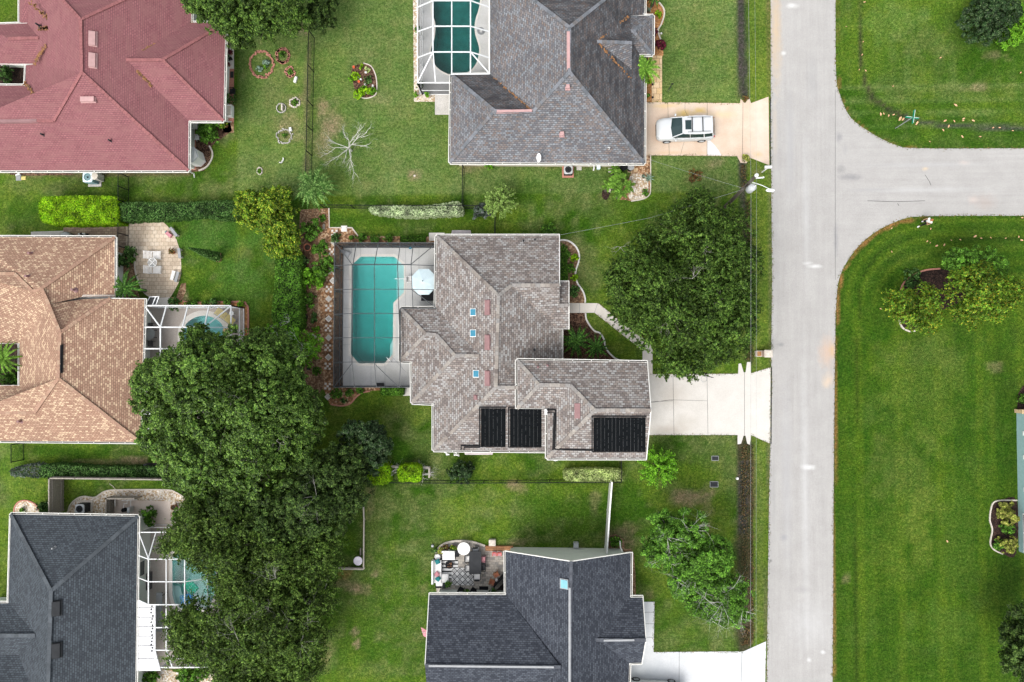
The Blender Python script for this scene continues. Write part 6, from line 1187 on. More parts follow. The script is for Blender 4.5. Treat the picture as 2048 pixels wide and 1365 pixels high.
# columnar cypress
t = thing('cypress', 'tall slim dark cypress standing alone on the west lawn', 'tree', P(437, 515)); b0 = P(437, 515); lv = Leaves(); rnd = np.random.RandomState(92); n = 2600
h = rnd.uniform(.1, 5, n)**1.; rr = .42*np.clip(1-(h/5.1)**1.6, .03, 1)*rnd.uniform(.6, 1.05, n); a = rnd.uniform(0, 6.283, n)
pos = np.stack([b0.x+rr*np.cos(a), b0.y+rr*np.sin(a), h], 1); lv.quads(pos, np.stack([np.cos(a), np.sin(a), .6+0*a], 1)+rnd.normal(size=(n, 3))*.4, .14, rnd, rnd.uniform(.2, .8, n)); lv.build('foliage', LF['ivy'], t)
mb = MB(); mb.tube([b0, b0+Vector((0, 0, 4.6))], [.1, .03], 6); mb.build('trunk', M['bark'], t)
ring('reddish mulch ring of stones at the foot of the cypress', 438, 515, 5, 8, 'redbrick', 14, .1, .2, 12)
# dead branches lying in the elms, ditch growth, fallen leaves
# ---------------------------------------------------------------- vehicles
def ringloft(mb, sts):
    n = len(sts[0]); base = len(mb.v); vs_ = [p for s in sts for p in s]; k = len(sts)
    fs = [(i*n+j, (i+1)*n+j, (i+1)*n+(j+1) % n, i*n+(j+1) % n) for i in range(k-1) for j in range(n)]+[tuple(range(n)), tuple(range((k-1)*n, k*n))[::-1]]
    mb.add(vs_, fs)
def make_car(label, loc, paint, rack=True, yaw=0):
    t = thing('parked_car', label, 'car', loc); W0 = MB()
    def at(mb, name, mat, par=None, sm=False):
        mb.v = [(x+loc[0], y+loc[1], z+loc[2]) for x, y, z in mb.v]; return mb.build(name, mat, par or t, sm)
    sts = []
    for x, w_, zt, zb, cr in [(-2.36, .5, .62, .42, .02), (-2.3, .72, .78, .3, .03), (-2.1, .86, .88, .24, .05), (-1.7, .92, .97, .22, .06), (-1.2, .94, 1.02, .22, .06), (-.8, .945, 1.07, .22, .04), (0, .95, 1.08, .22, .02), (1.0, .95, 1.1, .22, .02), (1.8, .93, 1.1, .24, .02), (2.2, .88, 1.06, .28, .02), (2.38, .78, .95, .4, .0)]:
        sts.append([(x, -w_*.96, zb), (x, -w_, zb+.2), (x, -w_*1.0, zt*.78), (x, -w_*.93, zt*.97), (x, -w_*.6, zt+cr), (x, 0, zt+cr*1.5), (x, w_*.6, zt+cr), (x, w_*.93, zt*.97), (x, w_, zt*.78), (x, w_, zb+.2), (x, w_*.96, zb)])
    mb = MB(); ringloft(mb, sts); at(mb, 'body', M[paint], sm=True)
    zr = 1.66; mb = MB()   # roof skin
    rp = [(-.42, .66), (-.2, .72), (.6, .76), (1.5, .75), (2.02, .68)]
    top = [(x, -w_, zr-.03) for x, w_ in rp]; mid = [(x, 0, zr+.04) for x, w_ in rp]; bot = [(x, w_, zr-.03) for x, w_ in rp]; n = len(rp)
    mb.add(top+mid+bot, [(i, i+1, n+i+1, n+i) for i in range(n-1)]+[(n+i, n+i+1, 2*n+i+1, 2*n+i) for i in range(n-1)])
    mb.add([(x, w_*s, z) for s in (-1, 1) for x, w_ in rp for z in (zr-.03, zr-.09)], [(2*i, 2*i+1, 2*i+3, 2*i+2) for i in range(n-1)]+[(2*n+2*i, 2*n+2*i+1, 2*n+2*i+3, 2*n+2*i+2) for i in range(n-1)])
    at(mb, 'roof', M[paint], sm=True)
    mb = MB(); mb.add([(-1.12, -.8, 1.08), (-1.24, 0, 1.13), (-1.12, .8, 1.08), (-.36, .66, zr-.03), (-.42, 0, zr+.03), (-.36, -.66, zr-.03)], [(0, 1, 4, 5), (1, 2, 3, 4)]); at(mb, 'windscreen', M['glass'])
    mb = MB(); mb.add([(2.3, -.74, 1.08), (2.34, 0, 1.1), (2.3, .74, 1.08), (2.03, .67, zr-.04), (2.05, 0, zr+.02), (2.03, -.67, zr-.04)], [(0, 1, 4, 5), (1, 2, 3, 4)]); at(mb, 'rear_window', M['glass'])
    for s in (-1, 1):
        mb = MB(); mb.add([(-1.1, s*.85, 1.07), (.3, s*.87, 1.09), (1.45, s*.87, 1.1), (2.1, s*.8, 1.12), (1.95, s*.69, zr-.1), (1.3, s*.75, zr-.08), (.2, s*.76, zr-.08), (-.36, s*.68, zr-.08)], [(0, 1, 6, 7), (1, 2, 5, 6), (2, 3, 4, 5)]); at(mb, 'side_window', M['glass'])
        for a, b in [((-1.2, s*.82, 1.08), (-.38, s*.67, zr-.04)), ((.32, s*.875, 1.09), (.2, s*.77, zr-.06)), ((1.45, s*.875, 1.1), (1.32, s*.76, zr-.06)), ((2.2, s*.79, 1.08), (2.0, s*.68, zr-.05))]: mb = MB(); mb.bar(a, b, .07, .05); at(mb, 'pillar', M[paint])
        mb = MB(); mb.ball((-.85, s*1.04, 1.13), (.09, .12, .08), 8); mb.bar((-.85, s*.9, 1.1), (-.85, s*1.0, 1.1), .05, .04); at(mb, 'mirror', M[paint], sm=True)
        mb = MB(); mb.ball((-2.12, s*.66, .74), (.2, .15, .08), 8); at(mb, 'headlight', M['acgrey'], sm=True)
        mb = MB(); mb.ball((2.27, s*.76, .95), (.08, .09, .14), 8); at(mb, 'tail_light', M['red'], sm=True)
        for x in (-1.45, 1.4):
            mb = MB(); ys = [s*.78, s*.80, s*.96, s*.975, s*.96]; rr = [.3, .335, .335, .3, .22]
            vs_ = [(x+r*math.cos(j*math.pi/10), y, .335+r*math.sin(j*math.pi/10)) for y, r in zip(ys, rr) for j in range(20)]
            mb.add(vs_, [(i*20+j, i*20+(j+1) % 20, (i+1)*20+(j+1) % 20, (i+1)*20+j) for i in range(4) for j in range(20)]+[tuple(range(20))]); wh = at(mb, 'wheel', M['tyre'], sm=True)
            mb = MB(); vs_ = [(x+r*math.cos(j*math.pi/10), s*y, .335+r*math.sin(j*math.pi/10)) for r, y in ((.22, .958), (.2, .94)) for j in range(20)]
            mb.add(vs_, [(j, (j+1) % 20, 20+(j+1) % 20, 20+j) for j in range(20)])
            for j in range(5): a = j*2*math.pi/5; mb.bar((x, s*.965, .335), (x+.21*math.cos(a), s*.958, .335+.21*math.sin(a)), .06, .02)
            at(mb, 'rim', M['acgrey'], wh)
        if rack: mb = MB(); mb.bar((.0, s*.6, zr+.06), (1.85, s*.58, zr+.05), .045, .05); at(mb, 'roof_rail', M['grey'])
        mb = MB()
        for x in (-.35, .75): mb.bar((x, s*.955, .93), (x+.2, s*.955, .93), .03, .03)
        at(mb, 'door_handle', M['white'])
    if rack:
        for x in (.35, 1.2): mb = MB(); mb.bar((x, -.6, zr+.1), (x, .6, zr+.1), .07, .04); at(mb, 'cross_bar', M['darkgrey'])
        mb = MB(); mb.box((.05, 0, zr+.035), (.48, .75, .03)); at(mb, 'sunroof', M['glass'])
    mb = MB(); mb.bar((-2.34, -.45, .55), (-2.34, .45, .55), .06, .14); at(mb, 'grille', M['darkgrey'])
    t.rotation_euler = (0, 0, yaw); return t
make_car('silver white estate car with sunroof and roof rack parked on the peach driveway', P(1366.5, 264, 0)+Vector((0, 0, .02)), 'silver', True, R(1))
make_car('white car mostly cut off by the bottom edge of the picture', P(1306, 1380, 0)+Vector((0, 0, .02)), 'carwhite', False, R(-2))
# ---------------------------------------------------------------- person
def skin(name, pts, edges, mat, parent, root=0):
    me = bpy.data.meshes.new(name); o0 = parent.location
    me.from_pydata([tuple(p[:3]) for p in pts], edges, []); o = bpy.data.objects.new(name, me); C.objects.link(o); o.parent = parent; me.materials.append(mat)
    s = o.modifiers.new('skin', 'SKIN'); s.use_smooth_shade = True; sv = me.skin_vertices[0].data
    for i, p in enumerate(pts): sv[i].radius = (p[3], p[4] if len(p) > 4 else p[3])
    sv[root].use_root = True; d = o.modifiers.new('sub', 'SUBSURF'); d.levels = 1; d.render_levels = 1; return o
per = thing('person', 'person in white top and black leggings walking on the verge', 'person', P(1842, 448)); per.rotation_euler = (0, 0, R(-155)); per['category'] = 'person'
skm = plain('skin', (.5, .28, .19), .6, .05)
pts = [(0, 0, .95, .13, .11), (0, 0, 1.12, .12, .1), (.01, 0, 1.32, .16, .11), (.01, 0, 1.45, .07), (.03, 0, 1.53, .055), (.05, 0, 1.6, .085, .08), (.06, 0, 1.68, .085, .08)]
ed = [(0, 1), (1, 2), (2, 3), (3, 4), (4, 5), (5, 6)]
def add_limb(start, lst):
    k = start
    for p in lst: pts.append(p); ed.append((k, len(pts)-1)); k = len(pts)-1
    return k
for s, f in ((1, 1), (-1, -1)):
    add_limb(0, [(.02*f, s*.1, .88, .09), (.14*f if f > 0 else -.02, s*.11, .5, .06), (.22*f if f > 0 else -.28, s*.12, .1, .038), (.36*f if f > 0 else -.16, s*.12, .045, .035)])
    h = add_limb(2, [(.0, s*.19, 1.38, .05), (-.06*f, s*.24, 1.12, .04), (.1*(1 if f < 0 else .4), s*.24, .92, .03), (.14*(1 if f < 0 else .4), s*.24, .87, .026)])
    hp = pts[h]
    for q in range(4): add_limb(h, [(hp[0]+.03, s*.24+(q-1.5)*.017, .82, .009), (hp[0]+.035, s*.24+(q-1.5)*.018, .785+.006*abs(q-1.5), .008)])
    add_limb(h, [(hp[0]+.035, s*.205, .855, .01), (hp[0]+.05, s*.195, .825, .008)])
skin('body', pts, ed, skm, per)
skin('white_top', [(0, 0, .98, .15, .13), (0, 0, 1.12, .135, .12), (.01, 0, 1.32, .18, .13), (.01, 0, 1.43, .1), (0, .19, 1.38, .075), (-.03, .215, 1.24, .065), (0, -.19, 1.38, .075), (.03, -.215, 1.24, .065)], [(0, 1), (1, 2), (2, 3), (2, 4), (4, 5), (2, 6), (6, 7)], M['white'], per, 1)
skin('leggings', [(0, 0, .95, .145, .125), (.02, .1, .86, .1), (.14, .11, .5, .072), (.22, .12, .16, .052), (-.02, -.1, .86, .1), (-.02, -.11, .5, .072), (-.27, -.12, .18, .052)], [(0, 1), (1, 2), (2, 3), (0, 4), (4, 5), (5, 6)], M['black'], per)
for x, y, z in ((.3, .12, .05), (-.2, -.12, .05)):
    mb = MB(); p0 = per.location; mb.ball((p0.x+x, p0.y+y, z+.01), (.15, .06, .055), 10); mb.build('shoe', M['white'], per, True)
mb = MB(); p0 = per.location; mb.ball((p0.x+.035, p0.y, 1.67), (.1, .095, .1), 12); mb.ball((p0.x-.07, p0.y, 1.6), (.04, .05, .12), 8); mb.build('hair', plain('auburn_hair', (.35, .13, .04), .6), per, True)
mb = MB(); mb.ball((p0.x+.145, p0.y, 1.6), (.018, .014, .02), 6); mb.build('nose', skm, per, True)
for s in (-1, 1): mb = MB(); mb.ball((p0.x+.125, p0.y+s*.032, 1.625), (.012, .014, .009), 6); mb.build('eye', M['black'], per); mb = MB(); mb.ball((p0.x+.05, p0.y+s*.088, 1.61), (.02, .01, .03), 6); mb.build('ear', skm, per)
mb = MB(); mb.ball((p0.x+.128, p0.y, 1.565), (.01, .025, .007), 6); mb.build('mouth', M['pinkcloth'], per)
# ---------------------------------------------------------------- street furniture
def at_thing(name, label, cat, loc): return thing(name, label, cat, loc)
s0 = P(1791, 257); t = at_thing('street_sign', 'street name sign post with two crossed green blades on the corner lawn', 'street sign', s0)
mb = MB(); mb.tube([s0, s0+Vector((0, 0, 2.62))], .035, 8); mb.build('post', M['grey'], t)
mb = MB(); mb.box((s0.x, s0.y, 2.5), (1.0, .05, .2), R(-8)); mb.build('sign_blade', M['signgreen'], t); mb = MB(); mb.box((s0.x, s0.y, 2.72), (.05, 1.05, .2), R(-8)); mb.build('sign_blade', M['signgreen'], t)
mb = MB(); mb.box((s0.x, s0.y, 2.61), (.96, .02, .02), R(-8)); mb.box((s0.x, s0.y, 2.83), (.02, 1.0, .02), R(-8)); mb.build('blade_edge', M['alu'], t)
pb = P(1451, 414); zt = 8.6; ptp = P(1512, 352, zt); t = at_thing('utility_pole', 'wooden utility pole with transformer and street lamp arm at the roadside', 'utility pole', pb)
ax_ = (ptp-pb)/zt
def on(z): return pb+ax_*z
mb = MB(); mb.tube([pb-Vector((0, 0, .2)), on(4.5), on(zt)], [.17, .145, .12], 10); mb.build('pole', M['bark'], t)
mb = MB(); mb.lathe(tuple(on(zt)), [(.1, 0), (.14, .08), (.13, .22), (.05, .3)], 10); mb.build('insulator', M['alu'], t)
c = on(7.0)+Vector((.18, -.38, 0)); mb = MB(); mb.lathe((c.x, c.y, 6.3), [(.26, 0), (.28, .05), (.28, .82), (.22, .9), (.08, .96)], 16); tr_ = mb.build('transformer', M['acgrey'], t, True)
mb = MB(); mb.lathe((c.x+.1, c.y, 7.2), [(.04, 0), (.05, .06), (.03, .2)], 8); mb.lathe((c.x+.2, c.y+.1, 7.15), [(.03, 0), (.05, .06), (.02, .2)], 8); mb.build('bushing', M['white'], tr_)
e0 = on(7.2); e1 = P(1545, 381, 7.4); mb = MB(); mb.tube([e0, e0.lerp(e1, .5)+Vector((0, 0, .15)), e1], .022, 8); la = mb.build('lamp_arm', M['alu'], t)
mb = MB(); mb.ball((e1.x-.15, e1.y, e1.z), (.34, .13, .08), 12); mb.build('lamp_head', M['alu'], la, True)
mb = MB(); q = on(8.0); mb.bar(q, q+Vector((.75, .05, 0)), .09, .08); mb.tube([q+Vector((.6, 0, .05)), q+Vector((.6, 0, .3))], .05, 6); mb.build('fuse_bracket', M['white'], t)
mb = MB(); q = on(6.9); mb.tube([q, q+Vector((-.25, .15, .1)), q+Vector((-.5, .1, 0))], .03, 5); mb.tube([q, q+Vector((-.3, -.3, 0))], .03, 5); mb.build('cable_bundle', M['black'], t)
def wire(label, pts, r, mat='alu', sag=.0, name='power_line', dash=None, cat='power line'):
    mb = MB(); W = [P(*p) for p in pts]
    for a, b in zip(W, W[1:]):
        n = 12; q = [a.lerp(b, i/n)-Vector((0, 0, sag*4*(i/n)*(1-i/n))) for i in range(n+1)]; mb.tube(q, r, 4)
    return tag(mb.build(name, M[mat]), label, cat)
wire('thin overhead wire nearer the houses, running the whole height of the picture', [(1496, -80, 8.1), (1502, 380, 8.1), (1501, 1440, 8.1)], .008, 'grey')
wire('thin overhead wire nearer the road, running the whole height of the picture', [(1509, -80, 8.4), (1513, 352, 8.6), (1512, 1440, 8.3)], .006, 'grey')
w1, w2 = on(6.9), P(1258, 308, 3.6)
wire('dark service cable from the pole to the grey roofed house', [(1487, 377, 6.9), (1300, 320, 4.2), (1218, 300, 3.5)], .007, 'grey', .1)
wire('dark service cable from the pole to the main house corner', [(1487, 379, 6.9), (1300, 436, 5.0), (1121, 470, 3.0)], .007, 'grey', .1)
g = P(1218, 300, 3.4); mb = MB(); mb.tube([g, g+Vector((0, 0, .6)), g+Vector((-.15, 0, .62))], .03, 6); tag(mb.build('service_mast', M['white']), 'small white service mast on the lower right of the grey roof', 'mast')
# mailboxes
m0 = P(1524, 345); t = at_thing('mailbox', 'white mailbox on a post beside the peach driveway', 'mailbox', m0)
mb = MB(); mb.tube([m0, m0+Vector((0, 0, .95))], .05, 8); mb.bar(m0+Vector((0, 0, .9)), m0+Vector((.3, .1, .95)), .06, .06); mb.build('post', M['white'], t)
mb = MB(); c = m0+Vector((.12, .12, 1.12)); n = 10
sec = [(-.11, -.1), (.11, -.1), (.11, .05)]+[(.11*math.cos(a), .05+.11*math.sin(a)) for a in [math.pi*i/8 for i in range(1, 8)]]+[(-.11, .05)]
mb.add([(c.x+x, c.y+y, c.z+z) for x in (-.26, .28) for y, z in sec], [(i, (i+1) % len(sec), len(sec)+(i+1) % len(sec), len(sec)+i) for i in range(len(sec))]+[tuple(range(len(sec)))[::-1], tuple(range(len(sec), 2*len(sec)))]); mb.build('box', M['white'], t)
m0 = P(1524, 708); t = at_thing('mailbox', 'pinkish brick mailbox pillar with slab cap beside the main driveway', 'mailbox', m0)
bm_ = bricks('pillar_brick', (.42, .27, .22), (.55, .42, .36), (.5, .46, .42), .2, .075, .012, uv=False)
mb = MB(); mb.box((m0.x+.12, m0.y, .6), (.52, .5, 1.2)); mb.build('pillar', bm_, t); mb = MB(); mb.box((m0.x+.12, m0.y, 1.23), (.64, .6, .07)); mb.box((m0.x+.12, m0.y, 1.29), (.5, .46, .06)); mb.build('cap', M['rock'], t)
mb = MB(); mb.box((m0.x+.4, m0.y, .95), (.06, .22, .2)); mb.build('box_door', M['black'], t); mb = MB(); mb.box((m0.x-.38, m0.y, .25), (.42, .48, .5)); mb.build('planter', M['rock'], t); mb = MB(); mb.box((m0.x-.38, m0.y, .51), (.32, .38, .03)); mb.build('gravel', M['orangegravel'], t)
# basketball hoop
b0 = P(1396, 741); t = at_thing('basketball_hoop', 'portable basketball hoop with dark base at the driveway edge under the oak', 'basketball hoop', b0)
mb = MB()
for s in (-1, 1): mb.box((b0.x+s*.26, b0.y, .1), (.16, .75, .18))
mb.box((b0.x, b0.y+.3, .1), (.6, .14, .18)); mb.build('base', M['black'], t); mb = MB(); mb.prism([(b0.x-.12, b0.y-.2), (b0.x+.12, b0.y-.2), (b0.x+.06, b0.y+.3), (b0.x-.06, b0.y+.3)], .05, .24); mb.build('ballast', M['acgrey'], t)
pp = b0+Vector((0, -.1, 0)); bt = P(1411, 752, 3.0); mb = MB(); mb.tube([pp, pp+Vector((.1, -.1, 2.6)), (bt.x, bt.y+.1, 3)], .05, 8); mb.build('pole', M['black'], t)
mb = MB(); mb.box((bt.x, bt.y, 3.1), (1.05, .05, .75), R(-14)); bd = mb.build('backboard', M['darkgrey'], t)
hc = P(1408, 758.5, 2.75); mb = MB(); mb.tube([(hc.x+.23*math.cos(i*math.pi/10), hc.y+.23*math.sin(i*math.pi/10), 2.75) for i in range(21)], .014, 5, False); mb.bar((hc.x+.02, hc.y+.2, 2.75), (bt.x, bt.y, 2.8), .06, .04); mb.build('rim', M['grey'], bd)
mb = MB()
for i in range(12):
    a = i*math.pi/6; mb.tube([(hc.x+.22*math.cos(a), hc.y+.22*math.sin(a), 2.74), (hc.x+.14*math.cos(a+.25), hc.y+.14*math.sin(a+.25), 2.4)], .006, 3)
mb.build('net', M['white'], bd)
# small covers
for lb, px, py, sx, sy in (('dark rectangular utility cover in the lawn, upper of two', 1430, 917, .5, .32), ('dark rectangular utility cover in the lawn, lower of two', 1428, 969, .6, .4)):
    p = P(px, py); t = at_thing('utility_cover', lb, 'utility cover', p); mb = MB(); mb.box((p.x, p.y, .03), (sx, sy, .06)); mb.build('lid', M['darkgrey'], t); mb = MB()
    for s in (-1, 1): mb.box((p.x+s*sx*.53, p.y, .02), (.05, sy*1.1, .05)); mb.box((p.x, p.y+s*sy*.55, .02), (sx*1.1, .05, .05))
    mb.build('collar', M['grey'], t)
p = P(1474, 957); mb = MB(); mb.lathe((p.x, p.y, 0), [(.11, 0), (.11, .16), (.09, .2), (.02, .215)], 14); tag(mb.build('cleanout_cap', M['white']), 'small white pipe cap standing in the muddy ditch', 'pipe cap')
# ---------------------------------------------------------------- air conditioners and bins
def ac(label, px, py, s, h, mat, padc='concrete'):
    c = G(px, py, h); t = at_thing('air_conditioner', label, 'air conditioner', c); mb = MB(); mb.box((c.x, c.y, .04), (s*1.35, s*1.35, .08)); mb.build('pad', M[padc], t)
    mb = MB(); mb.box((c.x, c.y, .08+h/2), (s*.94, s*.94, h-.08)); 
    mb.build('casing', M['darkgrey'] if mat != 'acteal' else M['acteal'], t)
    mb = MB(); r = s*.38; n = 24; sq = []
    for j in range(n):
        a = 2*math.pi*j/n; k = 1/max(abs(math.cos(a)), abs(math.sin(a))); k = min(k, 1.28); sq.append((c.x+s*.5*k*math.cos(a), c.y+s*.5*k*math.sin(a), h+.06))
    inn = [(c.x+r*math.cos(2*math.pi*j/n), c.y+r*math.sin(2*math.pi*j/n), h+.08) for j in range(n)]; low = [(x, y, h-.03) for x, y, z in sq]
    mb.add(sq+inn+low, [(j, (j+1) % n, n+(j+1) % n, n+j) for j in range(n)]+[(2*n+j, 2*n+(j+1) % n, (j+1) % n, j) for j in range(n)]); mb.build('top_cover', M['acgrey' if mat != 'acteal' else 'canvas'], t)
    mb = MB(); mb.lathe((c.x, c.y, h-.0), [(r, -.06), (.001, -.06)], n, False); mb.build('fan_well', M['black'], t)
    mb = MB()
    for k in range(3): a = k*2.1+px; mb.bar((c.x+.05*math.cos(a), c.y+.05*math.sin(a), h+.0), (c.x+r*.85*math.cos(a), c.y+r*.85*math.sin(a), h+.02), r*.5, .01)
    mb.lathe((c.x, c.y, h-.02), [(r*.28, 0), (r*.25, .06)], 10); mb.build('fan', M['acgrey'], t)
    mb = MB()
    for k in range(1, 5): rr = r*k/4.5; mb.tube([(c.x+rr*math.cos(i*math.pi/8), c.y+rr*math.sin(i*math.pi/8), h+.085) for i in range(17)], .004, 3, False)
    mb.build('grille', M['black'], t); return t
ac('grey air conditioner on cream gravel beside the slate roofed house', 160, 1018, .78, .9, 'acgrey', 'rock')
ac('pale blue green air conditioner under the eave of the red house', 176, 355, .85, .95, 'acteal', 'concrete')
ac('grey air conditioner on a small pad under the grey roof eave', 1136.5, 340, .72, .7, 'acgrey', 'redbrick')
def lathe_obj(label, px, py, prof, mat, name, cat, n=16, z=0, top=None):
    c = G(px, py, z) if z else P(px, py); t = None
    if top:
        t = at_thing(name, label, cat, c); mb = MB(); mb.lathe(tuple(c), prof, n, False); mb.lathe(tuple(c), [(.001, .01), (prof[0][0], .01)], n, False); mb.build('pot', M[mat], t, True); mb = MB(); mb.lathe((c.x, c.y, prof[-1][1]-.05), [(prof[-1][0]*.9, 0), (.001, .02)], n, False); mb.build('soil', M[top], t)
        return t
    mb = MB(); mb.lathe(tuple(c), prof, n); return tag(mb.build(name, M[mat], None, True), label, cat)
def pot(label, px, py, r, h, mat='pot', top='soil', plant=None):
    t = lathe_obj(label, px, py, [(r*.65, 0), (r*.8, h*.5), (r, h*.92), (r*1.08, h), (r*.95, h), (r*.88, h*.9)], mat, 'plant_pot', 'plant pot', 14, 0, top)
    if plant:
        lv = Leaves(); rnd = np.random.RandomState(int(px*3+py)); c = t.location; crown_pts(lv, rnd, (c.x, c.y, h+.12), (r*1.3, r*1.3, .2), .1, 1.6, .12, 0, h-.02); lv.build('plant', LF[plant], t)
    return t
for a in [('terracotta jar standing in the rock garden', 619, 497, .3, .6, 'terracotta', 'soil'), ('large black pot among the rock garden shrubs, left side', 612, 523, .32, .4, 'black', 'soil', 'ivy'), ('black pot half under the hedge edge of the rock garden', 604, 549, .3, .35, 'black', 'soil'), ('small black pot near the thorny shrub tree, left one', 613, 634, .2, .28, 'black', 'soil'), ('small black pot near the thorny shrub tree, right one', 632, 630, .15, .2, 'black', 'soil', 'ivy'),
          ('dark plastic pot with weeds beside the two small black pots', 630, 640, .2, .2, 'darkgrey', 'soil', 'ivy'), ('round brown pot on the cream gravel above the ball shrub', 352, 1013, .22, .45, 'pot', 'soil'), ('brown pot plant on the cream patio edge', 349, 505.5, .17, .25, 'terracotta', 'soil', 'dryred'), ('orange flowering pot at the upper left of the oval island', 709, 137, .12, .3, 'terracotta', 'orange'), ('orange flowering pot at the middle left of the oval island', 719, 166, .12, .3, 'terracotta', 'orange'), ('cream round pot at the bottom of the oval island', 735, 185, .2, .3, 'rock', 'soil', 'lime'),
          ('dark pot on the tiled strip east of the red roof, top one', 463, 108, .2, .35, 'pot', 'soil', 'maroon'), ('dark pot on the tiled strip east of the red roof, middle pair left', 458.5, 121, .15, .3, 'black', 'soil', 'ivy'), ('dark pot on the tiled strip east of the red roof, middle pair right', 463.5, 119.5, .13, .25, 'black', 'soil'), ('dark pot on the tiled strip with white figure beside it', 459, 132, .15, .3, 'pot', 'soil', 'maroon'), ('yellow flowering pot at the corner of the red roofed house', 453, 252, .25, .4, 'pot', 'soil', 'yellow'),
          ('small red pot in white gravel, left of two by the north enclosure', 833, 193, .14, .25, 'terracotta', 'soil', 'bright'), ('small red pot in white gravel, right of two by the north enclosure', 855, 194, .14, .25, 'terracotta', 'soil', 'bright'), ('potted cactus inside the north enclosure corner', 843, 176, .2, .5, 'black', 'soil', 'ivy'),
          ('mustard patio pot, second from the left along the curved border', 882, 1097.5, .16, .3, 'yellow', 'soil', 'goldgreen'), ('large terracotta patio pot on the curved border', 891, 1093.5, .19, .3, 'terracotta', 'soil', 'dryred'), ('small black patio pot between two terracotta ones', 899.5, 1096.5, .14, .25, 'black', 'soil'), ('bushy brown patio pot next to the white round table', 907, 1094, .2, .3, 'pot', 'soil', 'yellow'), ('black patio pot at the far left of the curved border', 872.5, 1100, .14, .25, 'black', 'soil', 'ivy'), ('green potted palm at the patio sofa corner', 898, 1165, .16, .3, 'pot', 'soil', 'palm' if 0 else 'green'), ('potted grass between the two black chairs', 934.5, 1181, .17, .3, 'pot', 'soil', 'green'), ('potted plant on the orange rug corner of the covered patio end', 987, 1180, .16, .35, 'tealcloth', 'soil', 'ivy')]:
    pot(*a)
c = G(188, 352, 1.0); t = at_thing('rubbish_bin', 'beige wheelie bin next to the blue green air conditioner', 'bin', c); mb = MB(); mb.prism([(c.x-.25, c.y-.27), (c.x+.25, c.y-.27), (c.x+.27, c.y+.27), (c.x-.27, c.y+.27)], .05, .95); mb.build('body', M['concrete'], t)
mb = MB(); mb.lathe((c.x, c.y, .95), [(.33, 0), (.32, .05), (.1, .09)], 12); mb.build('lid', M['rock'], t); mb = MB(); mb.box((c.x, c.y+.34, .95), (.3, .05, .05)); mb.build('handle', M['black'], t)
for lb, px, py, r, h, mt in (('dark round bin at the right end of the grey house wall', 1262, 334, .26, .8, 'black'), ('dark square bin beside the round one under the grey eave', 1248, 333, .3, .9, 'darkgrey')):
    c = G(px, py, h); t = at_thing('rubbish_bin', lb, 'bin', c); mb = MB(); mb.lathe((c.x, c.y, 0), [(r*.8, 0), (r, h*.9)], 16 if r < .3 else 4); mb.build('body', M[mt], t); mb = MB(); mb.lathe((c.x, c.y, h*.9), [(r*1.1, 0), (r*1.05, .06), (r*.3, .1)], 16); mb.build('lid', M['grey' if r < .3 else 'black'], t)
# pipes and slabs at the grey house wall
for lb, px, py, sx, sy, mt in (('pale square stepping slab right of the grey air conditioner', 1158, 336, .42, .42, 'concrete'), ('grey paving slab under the cycads, left', 1221, 341, .36, .36, 'concrete'), ('grey paving slab under the cycads, right', 1232, 342, .34, .36, 'grey'), ('orange stained slab by the bins, left', 1260, 341, .4, .36, 'pavertan'), ('orange stained slab by the bins, right', 1271, 341, .34, .36, 'pavertan'),
  ('white square slab on gravel at the north tip of the rock garden', 688.5, 458, .5, .5, 'curb'), ('grey slab lying at the south west of the red roof', 38, 356, .45, .5, 'grey'), ('ochre slab beside the grey one near the red roof', 48, 357, .4, .3, 'yellow'), ('grey plank in the upper rock garden', 648, 454, .2, .45, 'greywood'), ('small dark box lid on the rock garden mulch', 617, 737, .25, .25, 'darkgrey')):
    block(lb, px, py, sx, sy, .06, mt, 0, 'paving_slab', 'slab')
def tubes(name, label, cat, paths, mat, r):
    mb = MB()
    for q in paths: mb.tube([P(*v) for v in q], r, 7)
    return tag(mb.build(name, M[mat]), label, cat)
tubes('pipe', 'white bent drain pipe hanging out below the grey roof eave', 'pipe', [[(1181, 329, .6), (1188, 329, .6), (1188, 337, .3), (1187, 341, .05)]], 'pvc', .06)
tubes('pipe', 'pair of small white valves under the grey roof eave', 'pipe', [[(1169, 328, .3), (1180, 328, .3)], [(1172, 327, .1), (1172, 331, .35)], [(1178, 326, .1), (1178, 332, .4)]], 'pvc', .05)
c = P(1197, 333, .35); mb = MB(); mb.box((c.x, c.y, .2), (.25, .4, .4)); mb.box((c.x, c.y, .41), (.3, .46, .04)); tag(mb.build('meter_box', M['canvas']), 'pale turquoise utility box under the grey roof eave', 'utility box')
tubes('pipe', 'white downpipe elbow at the south west corner of the red roof', 'pipe', [[(378, 343, 2.3), (388, 348, 1.0), (389, 355, .05)]], 'alu', .05)
tubes('pipe', 'white downpipe stub at the east corner of the red roof', 'pipe', [[(449, 243, 2.4), (456, 244, 1.2), (463, 244, .05)]], 'alu', .05)
tubes('pool_valve', 'white pvc valve below the left end of the main house south eave', 'pipe', [[(889, 904, .4), (893, 907, .3), (896, 909, .1)], [(892, 910, .1), (899, 909, .1)]], 'pvc', .06)
tubes('pool_valve', 'cluster of white pvc valves right of the single one at the main house', 'pipe', [[(911, 904, .5), (913, 907, .3)], [(908, 909, .2), (918, 911, .2)], [(909, 907, .1), (909, 911, .3)], [(917, 908, .1), (917, 912, .3)]], 'pvc', .07)
